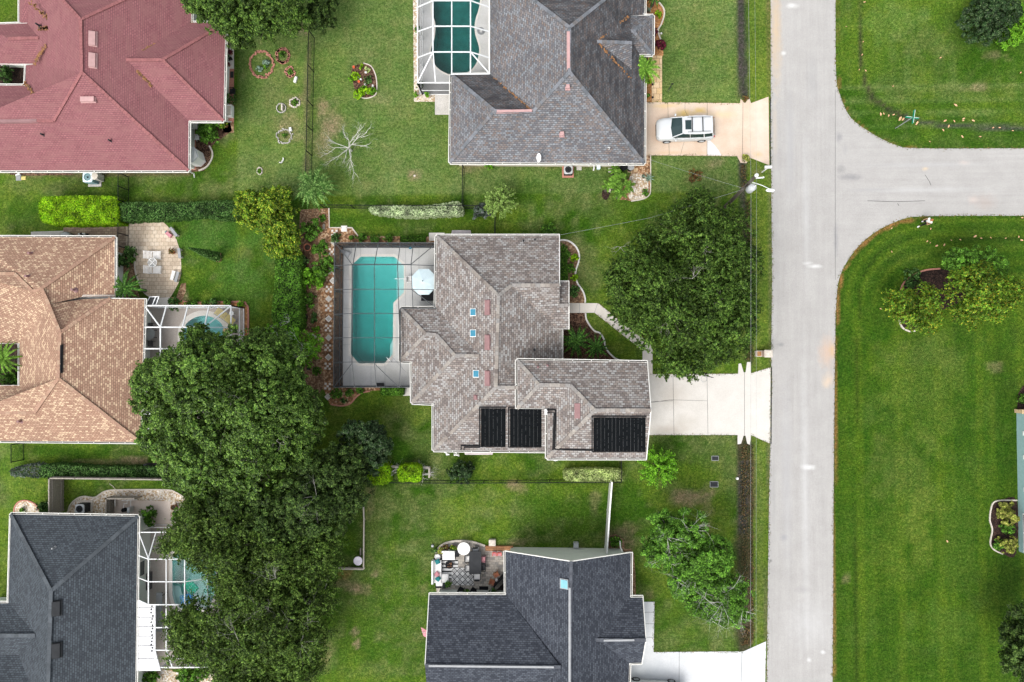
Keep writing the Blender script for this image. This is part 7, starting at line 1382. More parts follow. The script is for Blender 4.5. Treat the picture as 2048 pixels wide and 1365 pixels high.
for lb, px, w_ in (('white rounded pool pump tank at the garage wall, left and larger', 1111, .75), ('white rounded pool pump tank at the garage wall, right and smaller', 1139, .6)):
    c = G(px, 914, .85); t = at_thing('pool_pump', lb, 'pool pump', c); mb = MB(); mb.lathe(tuple(c), [(w_*.5, 0), (w_*.52, .5), (w_*.5, .75), (w_*.3, .88), (.05, .9)], 16); mb.build('tank', M['white'], t, True); mb = MB(); mb.lathe((c.x, c.y, .86), [(w_*.22, 0), (w_*.2, .06)], 12); mb.build('lid', M['darkgrey'], t)
# bay awnings of the main house
def awning(label, x0, x1, y0, y1, h=.9):
    a, b, c, d = P(x0, y0, h), P(x1, y0, h), P(x1-2, y1, h-.12), P(x0+2, y1, h-.12); t = at_thing('window_bay', label, 'window bay', ((a.x+b.x)/2, (a.y+c.y)/2, 0))
    mb = MB(); m1, m2 = a.lerp(b, .48), d.lerp(c, .48); mb.add([a, m1, b, c, m2+Vector((0, 0, .04)), d], [(0, 1, 4, 5), (1, 2, 3, 4)]); lo = Vector((0, 0, -.08)); mb.add([a+lo, b+lo, c+lo, d+lo], [(3, 2, 1, 0)]); mb.build('roof_panel', plain('pale_pink_metal', (.5, .44, .43), .6), t)
    mb = MB(); mb.prism(inset([(a.x, a.y), (b.x, b.y), (c.x, c.y), (d.x, d.y)], .06), .02, h-.22); mb.build('bay_wall', M['stucco'], t)
    mb = MB()
    for k in range(1, 24): q = a.lerp(b, k/24); w_ = d.lerp(c, k/24); mb.bar(q+Vector((0, 0, .03)), w_+Vector((0, 0, .03)), .012, .01)
    mb.build('panel_rib', M['grey'], t)
awning('pale hipped window bay on the north side of the main house', 902, 943, 473, 461); awning('pale ribbed window bay on the south side of the main house', 928, 987, 901, 910)
# ---------------------------------------------------------------- fences
def fence(label, pts, h, mat='black', mesh='chain', step=2.4, r=.03, name='fence', kind='chain', w_=.04):
    W = [G(*p, h) if kind != 'base' else P(*p) for p in pts]; ctr = sum(W, Vector())/len(W); t = at_thing(name, label, 'fence', (ctr.x, ctr.y, 0)); rails = MB(); mesh_ = MB()
    for a, b in zip(W, W[1:]):
        ln = (b-a).length; k = max(1, round(ln/step)); up = Vector((0, 0, h))
        for i in range(k+1):
            p = a.lerp(b, i/k); mb = MB(); mb.tube([p, p+up*1.03], r*1.3, 6) if kind == 'chain' else mb.box((p.x, p.y, h*.52), (.11, .11, h*1.04)); 
            if i or a is W[0]: mb.build('post', M[mat], t)
        if kind == 'chain':
            rails.tube([a+up, b+up], r, 6); rails.tube([a+Vector((0, 0, .04)), b+Vector((0, 0, .04))], r*.6, 5); mesh_.add([a, b, b+up, a+up], [(0, 1, 2, 3)])
        else:
            n = max(1, int(ln/.16)); d = (b-a).normalized()
            for i in range(n): q = a+d*(i+.5)*ln/n; rails.box((q.x, q.y, h/2), (ln/n*.94, w_, h), math.atan2(d.y, d.x))
            for zz in (.35, h-.35): mesh_.bar(a+Vector((-d.y*.05, d.x*.05, zz)), b+Vector((-d.y*.05, d.x*.05, zz)), .05, .1)
            mesh_.bar(a+up, b+up, w_+.06, .06)
    if kind == 'chain': rails.build('rail', M[mat], t); mesh_.build('mesh', M[mesh], t)
    else: rails.build('board', M[mat], t); mesh_.build('rail', M[mat], t)
    return t
fence('black chain link fence between the red house lawn and the north lawn', [(617, 60), (614, 200), (611, 352)], 1.5)
fence('black chain link fence along the south edge of the north lawn', [(640, 410), (760, 411), (925, 411), (990, 412)], 1.25)
fence('short black fence from the grey roof corner down to the hedge', [(925, 330), (924, 411)], 1.25)
fence('short black fence from the long fence to the main house', [(990, 412), (989, 472)], 1.25)
fence('black chain link fence between the main house lawn and the southern lawn', [(770, 966), (900, 967), (1100, 966), (1243, 965)], 1.2)
fence('short black fence from garage wing down to the variegated hedge', [(1243, 905), (1243, 965)], 1.2)
fence('dark gate and fence between the red house and the cream patio', [(236, 345), (236, 400)], 1.5, step=1.5); fence('dark fence across the brown pavers beside the cream patio', [(236, 440), (235, 492)], 1.5, step=1.2)
fence('small dark fence at the lower left corner of the tan house', [(22, 890), (22, 925)], 1.4, step=1.4)
fence('weathered grey wooden fence panel at the left of the cream gravel', [(98, 957), (98, 1030)], 1.75, 'greywood', kind='board', name='wooden_fence', step=1.2)
fence('long weathered wooden fence behind the cream gravel garden', [(98, 957), (250, 959), (410, 961)], 1.75, 'greywood', kind='board', name='wooden_fence')
fence('small grey wooden screen left of the pool pump', [(212, 998), (212, 1030)], 1.1, 'greywood', kind='board', name='wooden_screen', step=1.2)
fence('small grey wooden screen behind the pool pump', [(212, 998), (268, 998)], 1.1, 'greywood', kind='board', name='wooden_screen', step=1.2)
fence('white vinyl fence from the hedge down to the dark roofed house', [(1224, 966), (1219, 1030), (1214, 1106)], 1.8, 'white', kind='board', name='vinyl_fence', w_=.05)
fence('low wooden rail border down the lawn east of the elms', [(726, 994), (728, 1040), (727, 1137)], .2, 'rock', kind='board', name='low_fence', w_=.05, step=1.5)
fence('low wooden rail border along the bottom of the elm lawn corner', [(727, 1138), (665, 1137)], .3, 'rock', kind='board', name='low_fence', w_=.05, step=1.5)
c = P(716, 1122, .6); t = at_thing('birdbath', 'white round bowl on a stand in the corner of the low rail border', 'birdbath', (c.x, c.y, 0)); mb = MB(); mb.lathe((c.x, c.y, 0), [(.14, 0), (.1, .1), (.06, .5)], 10); mb.build('stand', M['rock'], t); mb = MB(); mb.lathe((c.x, c.y, .5), [(.08, 0), (.3, .05), (.38, .14), (.3, .12), (.001, .06)], 18, False); mb.build('bowl', plain('white_bowl', (.7, .66, .72), .5), t, True)
block('brown plank leaning beside the white bowl', 722, 1103, .08, .6, .2, 'greywood', 0, 'plank', 'plank')
# ---------------------------------------------------------------- lanai of the main house
c = P(846, 563, 2.5); t = at_thing('parasol', 'large pale blue eight sided parasol on the pool deck', 'parasol', (c.x, c.y, .02)); R_ = mpx(27, 2.3); n = 8
rim = [(c.x+R_*math.cos(math.pi/8+j*math.pi/4), c.y+R_*1.04*math.sin(math.pi/8+j*math.pi/4), 2.15) for j in range(n)]; mb = MB(); mb.add([(c.x, c.y, 2.65)]+rim+[(x, y, z-.16) for x, y, z in rim], [(0, 1+j, 1+(j+1) % n) for j in range(n)]+[(1+j, 1+n+j, 1+n+(j+1) % n, 1+(j+1) % n) for j in range(n)]); mb.build('canopy', M['canvas'], t)
mb = MB()
for x, y, z in rim: mb.bar((c.x, c.y, 2.6), (x, y, z-.03), .02, .03)
mb.build('rib', M['grey'], t); mb = MB(); mb.tube([(c.x, c.y, .02), (c.x, c.y, 2.75)], .035, 8); mb.lathe((c.x, c.y, .02), [(.3, 0), (.28, .06), (.06, .1)], 16); mb.build('pole', M['darkgrey'], t); mb = MB(); mb.ball((c.x, c.y, 2.72), .05, 8); mb.build('finial', M['black'], t)
def table(label, px, py, z, sx, sy, mat, legm='black', rz=0, name='table', glass=False, cat='table', rnd_=None):
    c = P(px, py, z); t = at_thing(name, label, cat, (c.x, c.y, .02)); mb = MB()
    if rnd_: mb.lathe((c.x, c.y, z-.03), [(rnd_, 0), (rnd_, .04)], 24)
    else: mb.box((c.x, c.y, z), (sx, sy, .05), rz)
    mb.build('tabletop', M[mat], t); co, si = math.cos(rz), math.sin(rz); hx, hy = (rnd_*.6, rnd_*.6) if rnd_ else (sx*.42, sy*.42)
    for a in (-1, 1):
        for b in (-1, 1): x, y = a*hx, b*hy; mb = MB(); mb.tube([(c.x+x*co-y*si, c.y+x*si+y*co, .02), (c.x+x*co-y*si, c.y+x*si+y*co, z-.02)], .025, 6); mb.build('leg', M[legm], t)
    return t
def chair(label, px, py, rz, seatm, frm, w_=.5, name='chair', cushion=True, back=.45, z=.42, cat='chair', splay=0):
    c = P(px, py, z); t = at_thing(name, label, cat, (c.x, c.y, .02)); co, si = math.cos(rz), math.sin(rz)
    def q(x, y, zz): return (c.x+x*co-y*si, c.y+x*si+y*co, zz)
    mb = MB(); mb.box((c.x, c.y, z), (w_, w_, .07), rz); mb.build('seat', M[seatm], t)
    mb = MB(); mb.bar(q(-w_*.5, -w_*.42, z+.25), q(-w_*.5, w_*.42, z+.25), .05, back*.7); mb.build('backrest', M[frm], t)
    for b in (-1, 1):
        mb = MB(); mb.bar(q(-w_*.5, b*w_*.52, z+.22), q(w_*.45, b*w_*.52, z+.2), .05, .04); mb.build('armrest', M[frm], t)
        for a in (-1, 1): mb = MB(); mb.tube([q(a*w_*.45, b*w_*.48, .02), q(a*w_*.43, b*w_*.46, z)], .02, 5); mb.build('leg', M[frm], t)
    return t
table('dark square table mostly hidden under the pale blue parasol', 858, 583, .72, 1.3, 1.6, 'black')
chair('white chair half hidden at the left edge of the blue parasol', 820, 560, 0, 'cushion', 'white', .5)
tubes('pool_pole', 'blue telescopic pole with net lying at the north wall of the enclosure', 'pool pole', [[(785, 493, .15), (850, 494, .15)], [(820, 494.5, .3), (830, 494, .3)]], 'skyblue', .025)
lathe_obj('blue cleaning head on the pool pole at the north wall', 821, 495, [(.16, 0), (.18, .08), (.05, .14)], 'skyblue', 'pool_brush', 'pool brush', 10)
c = P(691, 507); t = at_thing('doormat_roll', 'grey and white loungers cushion bundle in the upper left deck corner', 'cushion', c); mb = MB(); mb.box((c.x-.15, c.y+.1, .12), (.45, .28, .2), R(-30)); mb.build('cushion', M['grey'], t); mb = MB(); mb.box((c.x+.2, c.y-.1, .16), (.35, .4, .28), R(-30)); mb.build('base', M['acgrey'], t)
tubes('handrail', 'white handrail at the pool steps, right side of the long pool', 'handrail', [[(789, 558, -.3), (790, 558, .7), (812, 558, .75), (813, 558, .05)]], 'alu', .03)
tubes('ladder', 'white rail at the lower right corner of the long pool', 'ladder', [[(772, 715, -.3), (773, 715, .6), (780, 722, .6), (782, 723, .05)], [(775, 718, .6), (783, 726, .03)]], 'alu', .025)
block('black low box against the south wall of the charcoal enclosure', 761, 769, .6, .25, .3, 'black', 0, 'storage_box', 'box')
# stepping stones of the rock garden
zs = [(668, 486, 'northmost'), (666, 562, 'third from the north'), (657.5, 598.5, 'fourth from the north'), (657.5, 638, 'middle'), (657.5, 676, 'third from the south'), (657, 715, 'second from the south'), (656, 794, 'southmost')]
for i, (px, py, lb) in enumerate(zs):
    p = P(px, py); t = at_thing('stepping_stone', 'diamond laid square stepping stone, the '+lb+' one beside the charcoal enclosure', 'stepping stone', p); t['group'] = 'diamond stepping stones'
    mb = MB(); mb.box((p.x, p.y, .03), (.42, .42, .06), R(45)); mb.build('stone', M['curb' if i % 2 else 'rock'], t); mb = MB(); mb.box((p.x, p.y, .062), (.3, .3, .006), R(45)); mb.build('panel', M['concrete'], t)
for i, (px, py, lb) in enumerate([(669, 467, 'northmost'), (664, 504, 'second'), (664, 543, 'third'), (658, 579, 'fourth'), (657, 617, 'fifth'), (656.5, 657, 'sixth'), (656, 696, 'seventh'), (655.5, 733, 'eighth'), (655.5, 773, 'southmost')]):
    for wh_, (dx, dy) in zip(('centre', 'upper left', 'upper right', 'lower left', 'lower right'), ((0, 0), (-4, -5), (4.5, -4.5), (-4.5, 4), (4, 5))):
        p = P(px+dx, py+dy); mb = MB(); s_ = .17; mb.prism([(p.x-s_/2, p.y-s_/2), (p.x+s_/2, p.y-s_/2), (p.x+s_/2, p.y+s_/2), (p.x-s_/2, p.y+s_/2)], 0, .06); mb.prism([(p.x-s_*.4, p.y-s_*.4), (p.x+s_*.4, p.y-s_*.4), (p.x+s_*.4, p.y+s_*.4), (p.x-s_*.4, p.y+s_*.4)], .06, .065, False)
        tag(mb.build('paving_block', M['coping']), wh_+' block of the '+lb+' five block cluster on the rock garden path', 'paving block', 'small white blocks in the rock garden')
tubes('log', 'pale twisted log lying by the thorny shrub tree', 'log', [[(617, 668, .1), (626, 671, .12), (633, 676, .1)]], 'barkpale', .1)
# ---------------------------------------------------------------- west patio
def lounger(label, px, py, rz, ln=1.25, w_=.62, mat='white', pad='cushion'):
    c = P(px, py, .35); t = at_thing('lounge_chair', label, 'lounge chair', (c.x, c.y, .02)); co, si = math.cos(rz), math.sin(rz)
    def q(x, y, z): return (c.x+x*co-y*si, c.y+x*si+y*co, z)
    for nm, x0, x1, z0, z1 in (('backrest', -ln*.5, -.05, .75, .36), ('seat', 0, ln*.5, .36, .36)):
        mb = MB(); k = 7
        for i in range(k): u = (i+.5)/k; mb.bar(q(x0+(x1-x0)*u, -w_*.46, z0+(z1-z0)*u), q(x0+(x1-x0)*u, w_*.46, z0+(z1-z0)*u), abs(x1-x0)/k*.72, .02)
        mb.build(nm, M[pad], t)
    mb = MB()
    for b in (-1, 1): mb.tube([q(-ln*.5, b*w_*.5, .78), q(-.05, b*w_*.5, .36), q(ln*.55, b*w_*.5, .36)], .022, 6)
    mb.tube([q(ln*.55, -w_*.5, .36), q(ln*.55, w_*.5, .36)], .022, 6); mb.build('frame', M[mat], t)
    for a in (-.35, .45):
        for b in (-1, 1): mb = MB(); mb.tube([q(a*ln, b*w_*.5, .02), q(a*ln, b*w_*.5, .4)], .022, 5); mb.build('leg', M[mat], t)
lounger('white strap lounge chair, north of the round glass table', 305.5, 510.5, 0); lounger('white strap lounge chair, south of the round glass table', 306, 540, 0)
c = P(304.5, 525.5, .7); t = at_thing('table', 'round glass table with white cross frame on the cream patio', 'table', (c.x, c.y, .02)); mb = MB(); mb.tube([(c.x+.38*math.cos(i*math.pi/12), c.y+.38*math.sin(i*math.pi/12), .7) for i in range(25)], .025, 6, False); mb.bar((c.x-.27, c.y-.27, .7), (c.x+.27, c.y+.27, .7), .05, .03); mb.bar((c.x-.27, c.y+.27, .7), (c.x+.27, c.y-.27, .7), .05, .03); mb.build('frame', M['white'], t)
mb = MB(); mb.lathe((c.x, c.y, .675), [(.36, 0), (.36, .01)], 20); mb.build('tabletop', screenmat('clear_glass', (.4, .42, .42), .45), t)
for a in (.78, 2.36, 3.93, 5.5): mb = MB(); mb.tube([(c.x+.3*math.cos(a), c.y+.3*math.sin(a), .68), (c.x+.5*math.cos(a)+.15, c.y+.5*math.sin(a), .02)], .02, 5); mb.build('leg', M['white'], t)
for lb, px, py, rz, l_ in (('curved grey stone bench, upper right of the cream patio', 347, 464, R(-52), .95), ('curved grey stone bench, right edge of the cream patio', 358.5, 507, R(-82), .85), ('curved grey stone bench, lower right of the cream patio', 353.5, 554, R(-105), .9)):
    c = P(px, py, .4); t = at_thing('stone_bench', lb, 'bench', (c.x, c.y, .016)); mb = MB(); mb.box((c.x, c.y, .38), (l_, .24, .08), rz); mb.build('seat', M['grey'], t)
    for s in (-1, 1): mb = MB(); mb.box((c.x+s*l_*.38*math.cos(rz), c.y+s*l_*.38*math.sin(rz), .18), (.12, .2, .34), rz); mb.build('support', M['rock'], t)
block('white bench cushion in front of the lower right stone bench', 349, 552, .8, .3, .3, 'cushion', R(-105), 'cushion_box', 'cushion'); block('purple and white box in front of the upper right stone bench', 340, 470, .55, .3, .25, 'purplebox' if 'purplebox' in M else 'pinkcloth', R(-40), 'storage_box', 'box'); block('small green cloth lying above the purple box', 334, 466, .3, .2, .06, 'tealcloth', R(-50), 'cloth', 'cloth')
c = P(170, 470); t = at_thing('planter_figure', 'black and white garden ornament on the brown pavers', 'ornament', c); mb = MB(); mb.ball((c.x-.3, c.y, .2), (.15, .12, .2), 8); mb.ball((c.x, c.y+.05, .2), (.2, .1, .15), 8); mb.build('body', M['white'], t, True); mb = MB(); mb.ball((c.x-.12, c.y+.02, .25), (.12, .12, .2), 8); mb.ball((c.x+.3, c.y, .15), (.12, .1, .12), 8); mb.build('markings', M['black'], t, True)
lathe_obj('pale round barrel lid under the tan roof eave', 130, 474, [(.45, 0), (.45, .5), (.35, .58), (.05, .62)], 'acgrey', 'water_barrel', 'barrel', 18, .5)
tdoor = at_thing('screen_door', 'white framed screen door propped open at the corner of the west enclosure', 'door', P(295, 604)); mb = MB(); a, b, c_, d = P(300, 594, 2.1), P(318, 594, 2.1), P(312, 611, 2.2), P(291, 611, 2.2)
for u, v in ((a, b), (b, c_), (c_, d), (d, a), (a.lerp(b, .65), d.lerp(c_, .65))): mb.bar(u, v, .07, .05)
mb.build('frame', M['alu'], tdoor); mb = MB(); mb.add([a, b, c_, d], [(0, 1, 2, 3)]); mb.build('screen', M['screen_dw'], tdoor)
lounger('yellow padded lounger inside the west pool enclosure', 452, 634, R(-38), 1.7, .7, 'grey', 'yellow'); table('small white round table in the corner of the west enclosure', 463, 627, .5, .4, .4, 'white', 'white', rnd_=.2)
table('dark patio table by the tan house wall inside the enclosure', 298, 668, .7, .9, .9, 'acgrey', 'black', rnd_=.5); chair('dark patio chair north of the table by the tan house wall', 300, 652, R(90), 'darkgrey', 'black'); chair('dark patio chair south of the table by the tan house wall', 300, 688, R(-90), 'darkgrey', 'black')
lathe_obj('brown round pot inside the right side of the west enclosure', 457, 662, [(.2, 0), (.28, .3), (.26, .5)], 'pavertan', 'urn', 'urn', 14)
# slate house equipment
c = P(254, 1012); t = at_thing('pool_pump', 'black pool pump with white pipes behind the slate roofed house', 'pool pump', c)
mb = MB(); mb.lathe((c.x-.1, c.y-.3, 0), [(.16, 0), (.18, .3), (.16, .42)], 12); mb.bar((c.x, c.y-.3, .22), (c.x+.5, c.y-.1, .25), .2, .22); mb.build('motor', M['black'], t)
mb = MB(); 
for q in ([(-.1, -.2, .3), (-.1, .25, .3), (.2, .25, .3), (.2, .45, .3)], [(-.3, .5, .3), (.5, .55, .3), (.9, .55, .1)], [(.5, .5, .3), (.5, 0, .3)]): mb.tube([c+Vector(v) for v in q], .035, 6)
mb.build('pipe', M['pvc'], t); mb = MB(); mb.box((c.x+.6, c.y-.2, .5), (.2, .45, .6)); mb.build('control_box', M['acgrey'], t)
tubes('pipe', 'short white pipe on cream gravel left of the pool pump', 'pipe', [[(230, 1000, .3), (230, 1013, .3)], [(230, 1000, .3), (230, 1000, .02)]], 'pvc', .05)
tubes('hose', 'thin pale hose curling on the grass above the cream gravel', 'hose', [[(219, 968, .03), (226, 973, .03), (230, 978, .03), (229, 983, .03)]], 'rock', .025)
c = P(312, 932); t = at_thing('barbecue', 'black covered barbecue between the hedge and the huge glossy tree', 'barbecue', c); mb = MB(); mb.prism([(c.x-.6, c.y-.28), (c.x+.6, c.y-.28), (c.x+.6, c.y+.28), (c.x-.6, c.y+.28)], .15, .85); mb.build('cabinet', M['darkgrey'], t); mb = MB(); mb.ball((c.x, c.y, .85), (.55, .3, .25), 12); mb.build('hood', M['black'], t, True)
def floatmat(label, px, py, w_, h_, mat, rz):
    c = P(px, py, 0); mb = MB(); co, si = math.cos(rz), math.sin(rz)
    for i in range(5):
        for j in range(4):
            x, y = (i-2)*w_/5, (j-1.5)*h_/4; X0, Y0 = c.x+x*co-y*si, c.y+x*si+y*co; mb.tube([(X0+.11*math.cos(a*math.pi/4), Y0+.11*math.sin(a*math.pi/4), .0) for a in range(9)], .03, 5, False)
    return tag(mb.build('pool_float', mat, None, True), label, 'pool float')
floatmat('green ring pattern pool float in the south west pool', 381, 1174, 1.2, .8, plain('green_float', (.02, .5, .3), .4), R(-45)); floatmat('blue ring pattern pool float in the south west pool', 374, 1198, 1.1, .7, plain('blue_float', (.03, .25, .6), .4), R(15))
block('dark sofa by the wall inside the south west enclosure', 297, 1160, .7, 1.4, .6, 'darkgrey', 0, 'sofa', 'sofa')
c = P(315, 1206); table('grey outdoor counter beside the white lanai roof', 318, 1225, .9, .5, 3.2, 'grey', 'black', name='counter', cat='counter')
# red house east side
c = P(396, 321); t = at_thing('storage_shed', 'white and grey plastic shed at the corner of the red roofed house', 'shed', c); a = [(c.x-.75, c.y-.55), (c.x+.3, c.y-.55), (c.x+.7, c.y-.15), (c.x+.45, c.y+.6), (c.x-.75, c.y+.6)]; mb = MB(); mb.prism(a, 0, 1.5); mb.build('wall', M['white'], t)
mb = MB(); z = 1.5; mb.add([(c.x-.8, c.y-.6, z), (c.x-.1, c.y-.65, z+.25), (c.x-.1, c.y+.65, z+.25), (c.x-.8, c.y+.65, z)], [(0, 1, 2, 3)]); mb.add([(c.x-.1, c.y-.65, z+.25), (c.x+.35, c.y-.6, z), (c.x+.78, c.y-.1, z-.05), (c.x+.5, c.y+.65, z), (c.x-.1, c.y+.65, z+.25)], [(0, 1, 2, 3, 4)]); mb.build('roof', M['acgrey'], t)
c = P(458, 222, .4); t = at_thing('planter_trough', 'white trough planter on the tiled strip east of the red roof', 'planter', (c.x, c.y, .015)); mb = MB(); 
for dx, dy, sx, sy in ((-.22, 0, .06, 1.0), (.22, 0, .06, 1.0), (0, .47, .38, .06), (0, -.47, .38, .06)): mb.box((c.x+dx, c.y+dy, .25), (sx, sy, .5))
mb.build('tub', M['white'], t); mb = MB(); mb.box((c.x, c.y, .2), (.4, .9, .3)); mb.build('fill', M['rock'], t)
chair('white plastic chair nearer the red roof corner, upper', 391, 253, R(180), 'cushion', 'white', .5); chair('white stool below the plastic chair', 394, 276, R(180), 'cushion', 'white', .35, back=.1)
block('dark doormat on the brick strip east of the red roof', 464, 150, .3, .55, .03, 'darkgrey', 0, 'doormat', 'mat'); shrub('leggy green plant on the brick strip east of the red roof', 463, 198, 10, .8, 'ivy', .12, 1.2); chair('dark metal garden chair on the brick strip', 465, 183, R(180), 'darkgrey', 'black', .45)
table('white bench under the south east eave of the red roof', 432, 247, .45, 1.0, .3, 'rock', 'white', name='bench', cat='bench'); block('white hexagonal dish on the ground south of the red roof', 36, 350, .4, .2, .05, 'white', .5, 'water_dish', 'dish')
c = P(405, 18); block('wooden deck boards in the red house corner under the top tree', 408, 36, .9, .7, .1, 'greywood', 0, 'deck_board', 'deck'); lathe_obj('blue pot in the red house corner under the top tree', 424, 42, [(.14, 0), (.2, .3), (.18, .35)], 'skyblue', 'plant_pot', 'plant pot', 12)
# ---------------------------------------------------------------- south patio furniture
table('large dark grey dining table on the grey paver patio', 950.5, 1126, .75, 1.0, 1.85, 'darkgrey')
for lb, px, py, rz, s in (('grey cushioned dining chair at the north end of the dark table', 951.5, 1101.5, R(-90), 'acgrey'), ('white cushioned dining chair, west side upper', 936.5, 1117, 0, 'cushion'), ('white cushioned dining chair, west side lower', 937, 1136, 0, 'cushion'), ('mauve dining chair, east side upper', 965.5, 1119, R(180), 'pinkcloth'), ('brown dining chair, east side lower', 965, 1135, R(180), 'darkgrey'), ('striped white dining chair at the south end of the dark table', 954.5, 1153, R(90), 'cushion')): chair(lb, px, py, rz, s, 'black', .52)
table('white round table top on the north side of the patio', 927.5, 1098, .75, 1, 1, 'cushion', 'white', rnd_=.52); table('small black side table beside the white loveseat', 913.5, 1108, .5, .35, .5, 'black')
def sofa(label, px, py, sx, sy, mat, back, rz=0):
    c = P(px, py, .42); t = at_thing('sofa', label, 'sofa', (c.x, c.y, .02)); mb = MB(); mb.box((c.x, c.y, .2), (sx, sy, .34)); mb.build('base', M['darkgrey'], t); mb = MB(); mb.box((c.x, c.y, .44), (sx*.97, sy*.97, .14)); mb.build('seat_cushion', M[mat], t)
    dx, dy, bx, by = {'n': (0, sy*.5, sx, .14), 'w': (-sx*.5, 0, .14, sy)}[back]; mb = MB(); mb.box((c.x+dx, c.y+dy, .55), (bx, by, .6)); mb.build('backrest', M[mat], t); return t
sofa('white outdoor loveseat facing the striped rug', 897.5, 1111, 1.05, .75, 'cushion', 'n'); sofa('long white outdoor sofa along the west border of the patio', 874.5, 1143, .7, 1.9, 'cushion', 'w')
block('white square ottoman beside the long sofa', 890.5, 1154, .62, .68, .42, 'cushion', 0, 'ottoman', 'ottoman'); block('white footstool at the south end of the long sofa', 880.5, 1164, .6, .45, .4, 'cushion', 0, 'ottoman', 'ottoman'); block('dark grey side box south of the ottoman', 889, 1169, .3, .45, .4, 'darkgrey', 0, 'side_table', 'table'); block('dark planter box at the south west patio corner', 878, 1171, .5, .25, .35, 'black', 0, 'planter', 'planter')
for lb, px, py, rz, mt in (('teal cushion at the north end of the long sofa', 875, 1124, .4, 'tealcloth'), ('pink cushion in the middle of the long sofa', 874, 1149, .9, 'pinkcloth'), ('teal cushion below the pink one on the long sofa', 876, 1158, .9, 'tealcloth')):
    p = P(px, py, .6); mb = MB(); mb.box((p.x, p.y, .58), (.36, .36, .12), rz); mb.ball((p.x, p.y, .64), (.2, .2, .07), 8); tag(mb.build('cushion', M[mt]), lb, 'cushion')
c = P(900, 1133); mb = MB(); k = 11; t = at_thing('striped_rug', 'black and white striped rug in front of the loveseat', 'rug', (c.x, c.y, .02)); a, b = P(883.5, 1119), P(916, 1160)
mb.box(((a.x+b.x)/2, (a.y+b.y)/2, .022), (b.x-a.x, a.y-b.y, .008)); mb.build('rug_base', M['cushion'], t); mb = MB()
for i in range(0, k, 2): y = a.y-(a.y-b.y)*(i+.5)/k; mb.box(((a.x+b.x)/2, y, .0285), (b.x-a.x, (a.y-b.y)/k*.7, .004))
mb.build('stripe', M['black'], t)
a, b = P(903.5, 1136), P(947, 1171); cx_, cy_ = (a.x+b.x)/2, (a.y+b.y)/2; t = at_thing('diamond_rug', 'grey and white diamond patterned rug in the middle of the patio', 'rug', (cx_, cy_, .02)); mb = MB(); mb.box((cx_, cy_, .031), (b.x-a.x, a.y-b.y, .008)); mb.build('rug_base', M['cushion'], t); mb = MB(); sx, sy = (b.x-a.x)/4, (a.y-b.y)/3
for i in range(4):
    for j in range(3):
        x, y = a.x+sx*(i+.5), b.y+sy*(j+.5)
        for s_ in (.95, .36):
            q = [(x+sx*.5*s_, y, .037), (x, y+sy*.5*s_, .037), (x-sx*.5*s_, y, .037), (x, y-sy*.5*s_, .037)]
            for u in range(4): mb.bar(q[u], q[(u+1) % 4], .055 if s_ > .5 else .03, .004)
mb.build('pattern', M['darkgrey'], t)
c = P(898.5, 1130, .4); t = at_thing('fire_pit', 'round dark fire pit with stones on the striped rug', 'fire pit', (c.x, c.y, .03)); mb = MB(); mb.lathe((c.x, c.y, .03), [(.2, 0), (.3, .3), (.34, .36), (.28, .34), (.1, .28), (.001, .26)], 18, False); mb.build('bowl', M['black'], t, True); mb = MB(); rd = random.Random(4)
for i in range(14): mb.ball((c.x+rd.uniform(-.2, .2), c.y+rd.uniform(-.2, .2), .36), rd.uniform(.03, .06), 6)
mb.build('stone', M['pot'], t)
lathe_obj('white round bowl planter at the west patio border', 876.5, 1112, [(.14, 0), (.22, .3), (.24, .4), (.18, .4), (.05, .36)], 'white', 'bowl', 'bowl', 16)
chair('black garden chair near the house wall, left of the potted grass', 922, 1180, R(60), 'black', 'black', .42); chair('black garden chair near the house wall, right of the potted grass', 947, 1181, R(60), 'black', 'black', .42)
chair('terracotta wooden chair facing the patio, upper right', 993, 1149, R(-60), 'terracotta', 'wood', .4); chair('terracotta wooden chair facing the patio, lower', 984, 1164, R(-20), 'terracotta', 'wood', .42)
for lb, px in (('small red chair by the pale wall, left', 989), ('small red chair by the pale wall, right', 999)): chair(lb, px, 1108, R(-90), 'pinkcloth', 'red', .3, back=.2)
block('black doormat step in front of the sliding window', 967.5, 1178, .75, .4, .04, 'black', 0, 'doormat', 'mat')
c = P(1000, 1165); mb = MB(); mb.sheet([(P(987, 1172).x, P(0, 1172).y), (P(1009, 1150).x, P(0, 1150).y), (P(1009, 1186).x, P(0, 1186).y), (P(988, 1186).x, P(0, 1186).y)], .03); tag(mb.build('dark_sheet', plain('dark_brown_sheet', (.03, .022, .02), .9)), 'very dark flat sheet filling the south east patio corner', 'rug')  # flat near-black sheet fills the patio corner
mb = MB(); mb.bar(P(988, 1172, .5), P(1009, 1149, .5), .1, .9); tag(mb.build('bar_counter', M['black']), 'black slanted counter across the south east patio corner', 'counter'); lathe_obj('small white stool top between the terracotta chairs', 993.5, 1157.5, [(.1, 0), (.12, .45)], 'white', 'stool', 'stool', 12)
c = P(993, 1096, .4); t = at_thing('wooden_deck', 'reddish brown wooden deck strip north of the pale wall', 'deck', (c.x, c.y, 0)); a, b = P(971, 1091), P(1026, 1101)
for i in range(5): mb = MB(); y = a.y-(a.y-b.y)*(i+.5)/5; mb.box(((a.x+b.x)/2, y, .13), (b.x-a.x, (a.y-b.y)/5*.9, .26)); mb.build('plank', M['wood'], t)
block('pale square meter box at the top of the wooden deck', 985, 1084, .55, .5, .4, 'rock', 0, 'utility_box', 'utility box'); block('white electric box on the lawn by the pale gable wall', 1151.5, 1088.5, .4, .42, .5, 'acgrey', 0, 'utility_box', 'utility box')
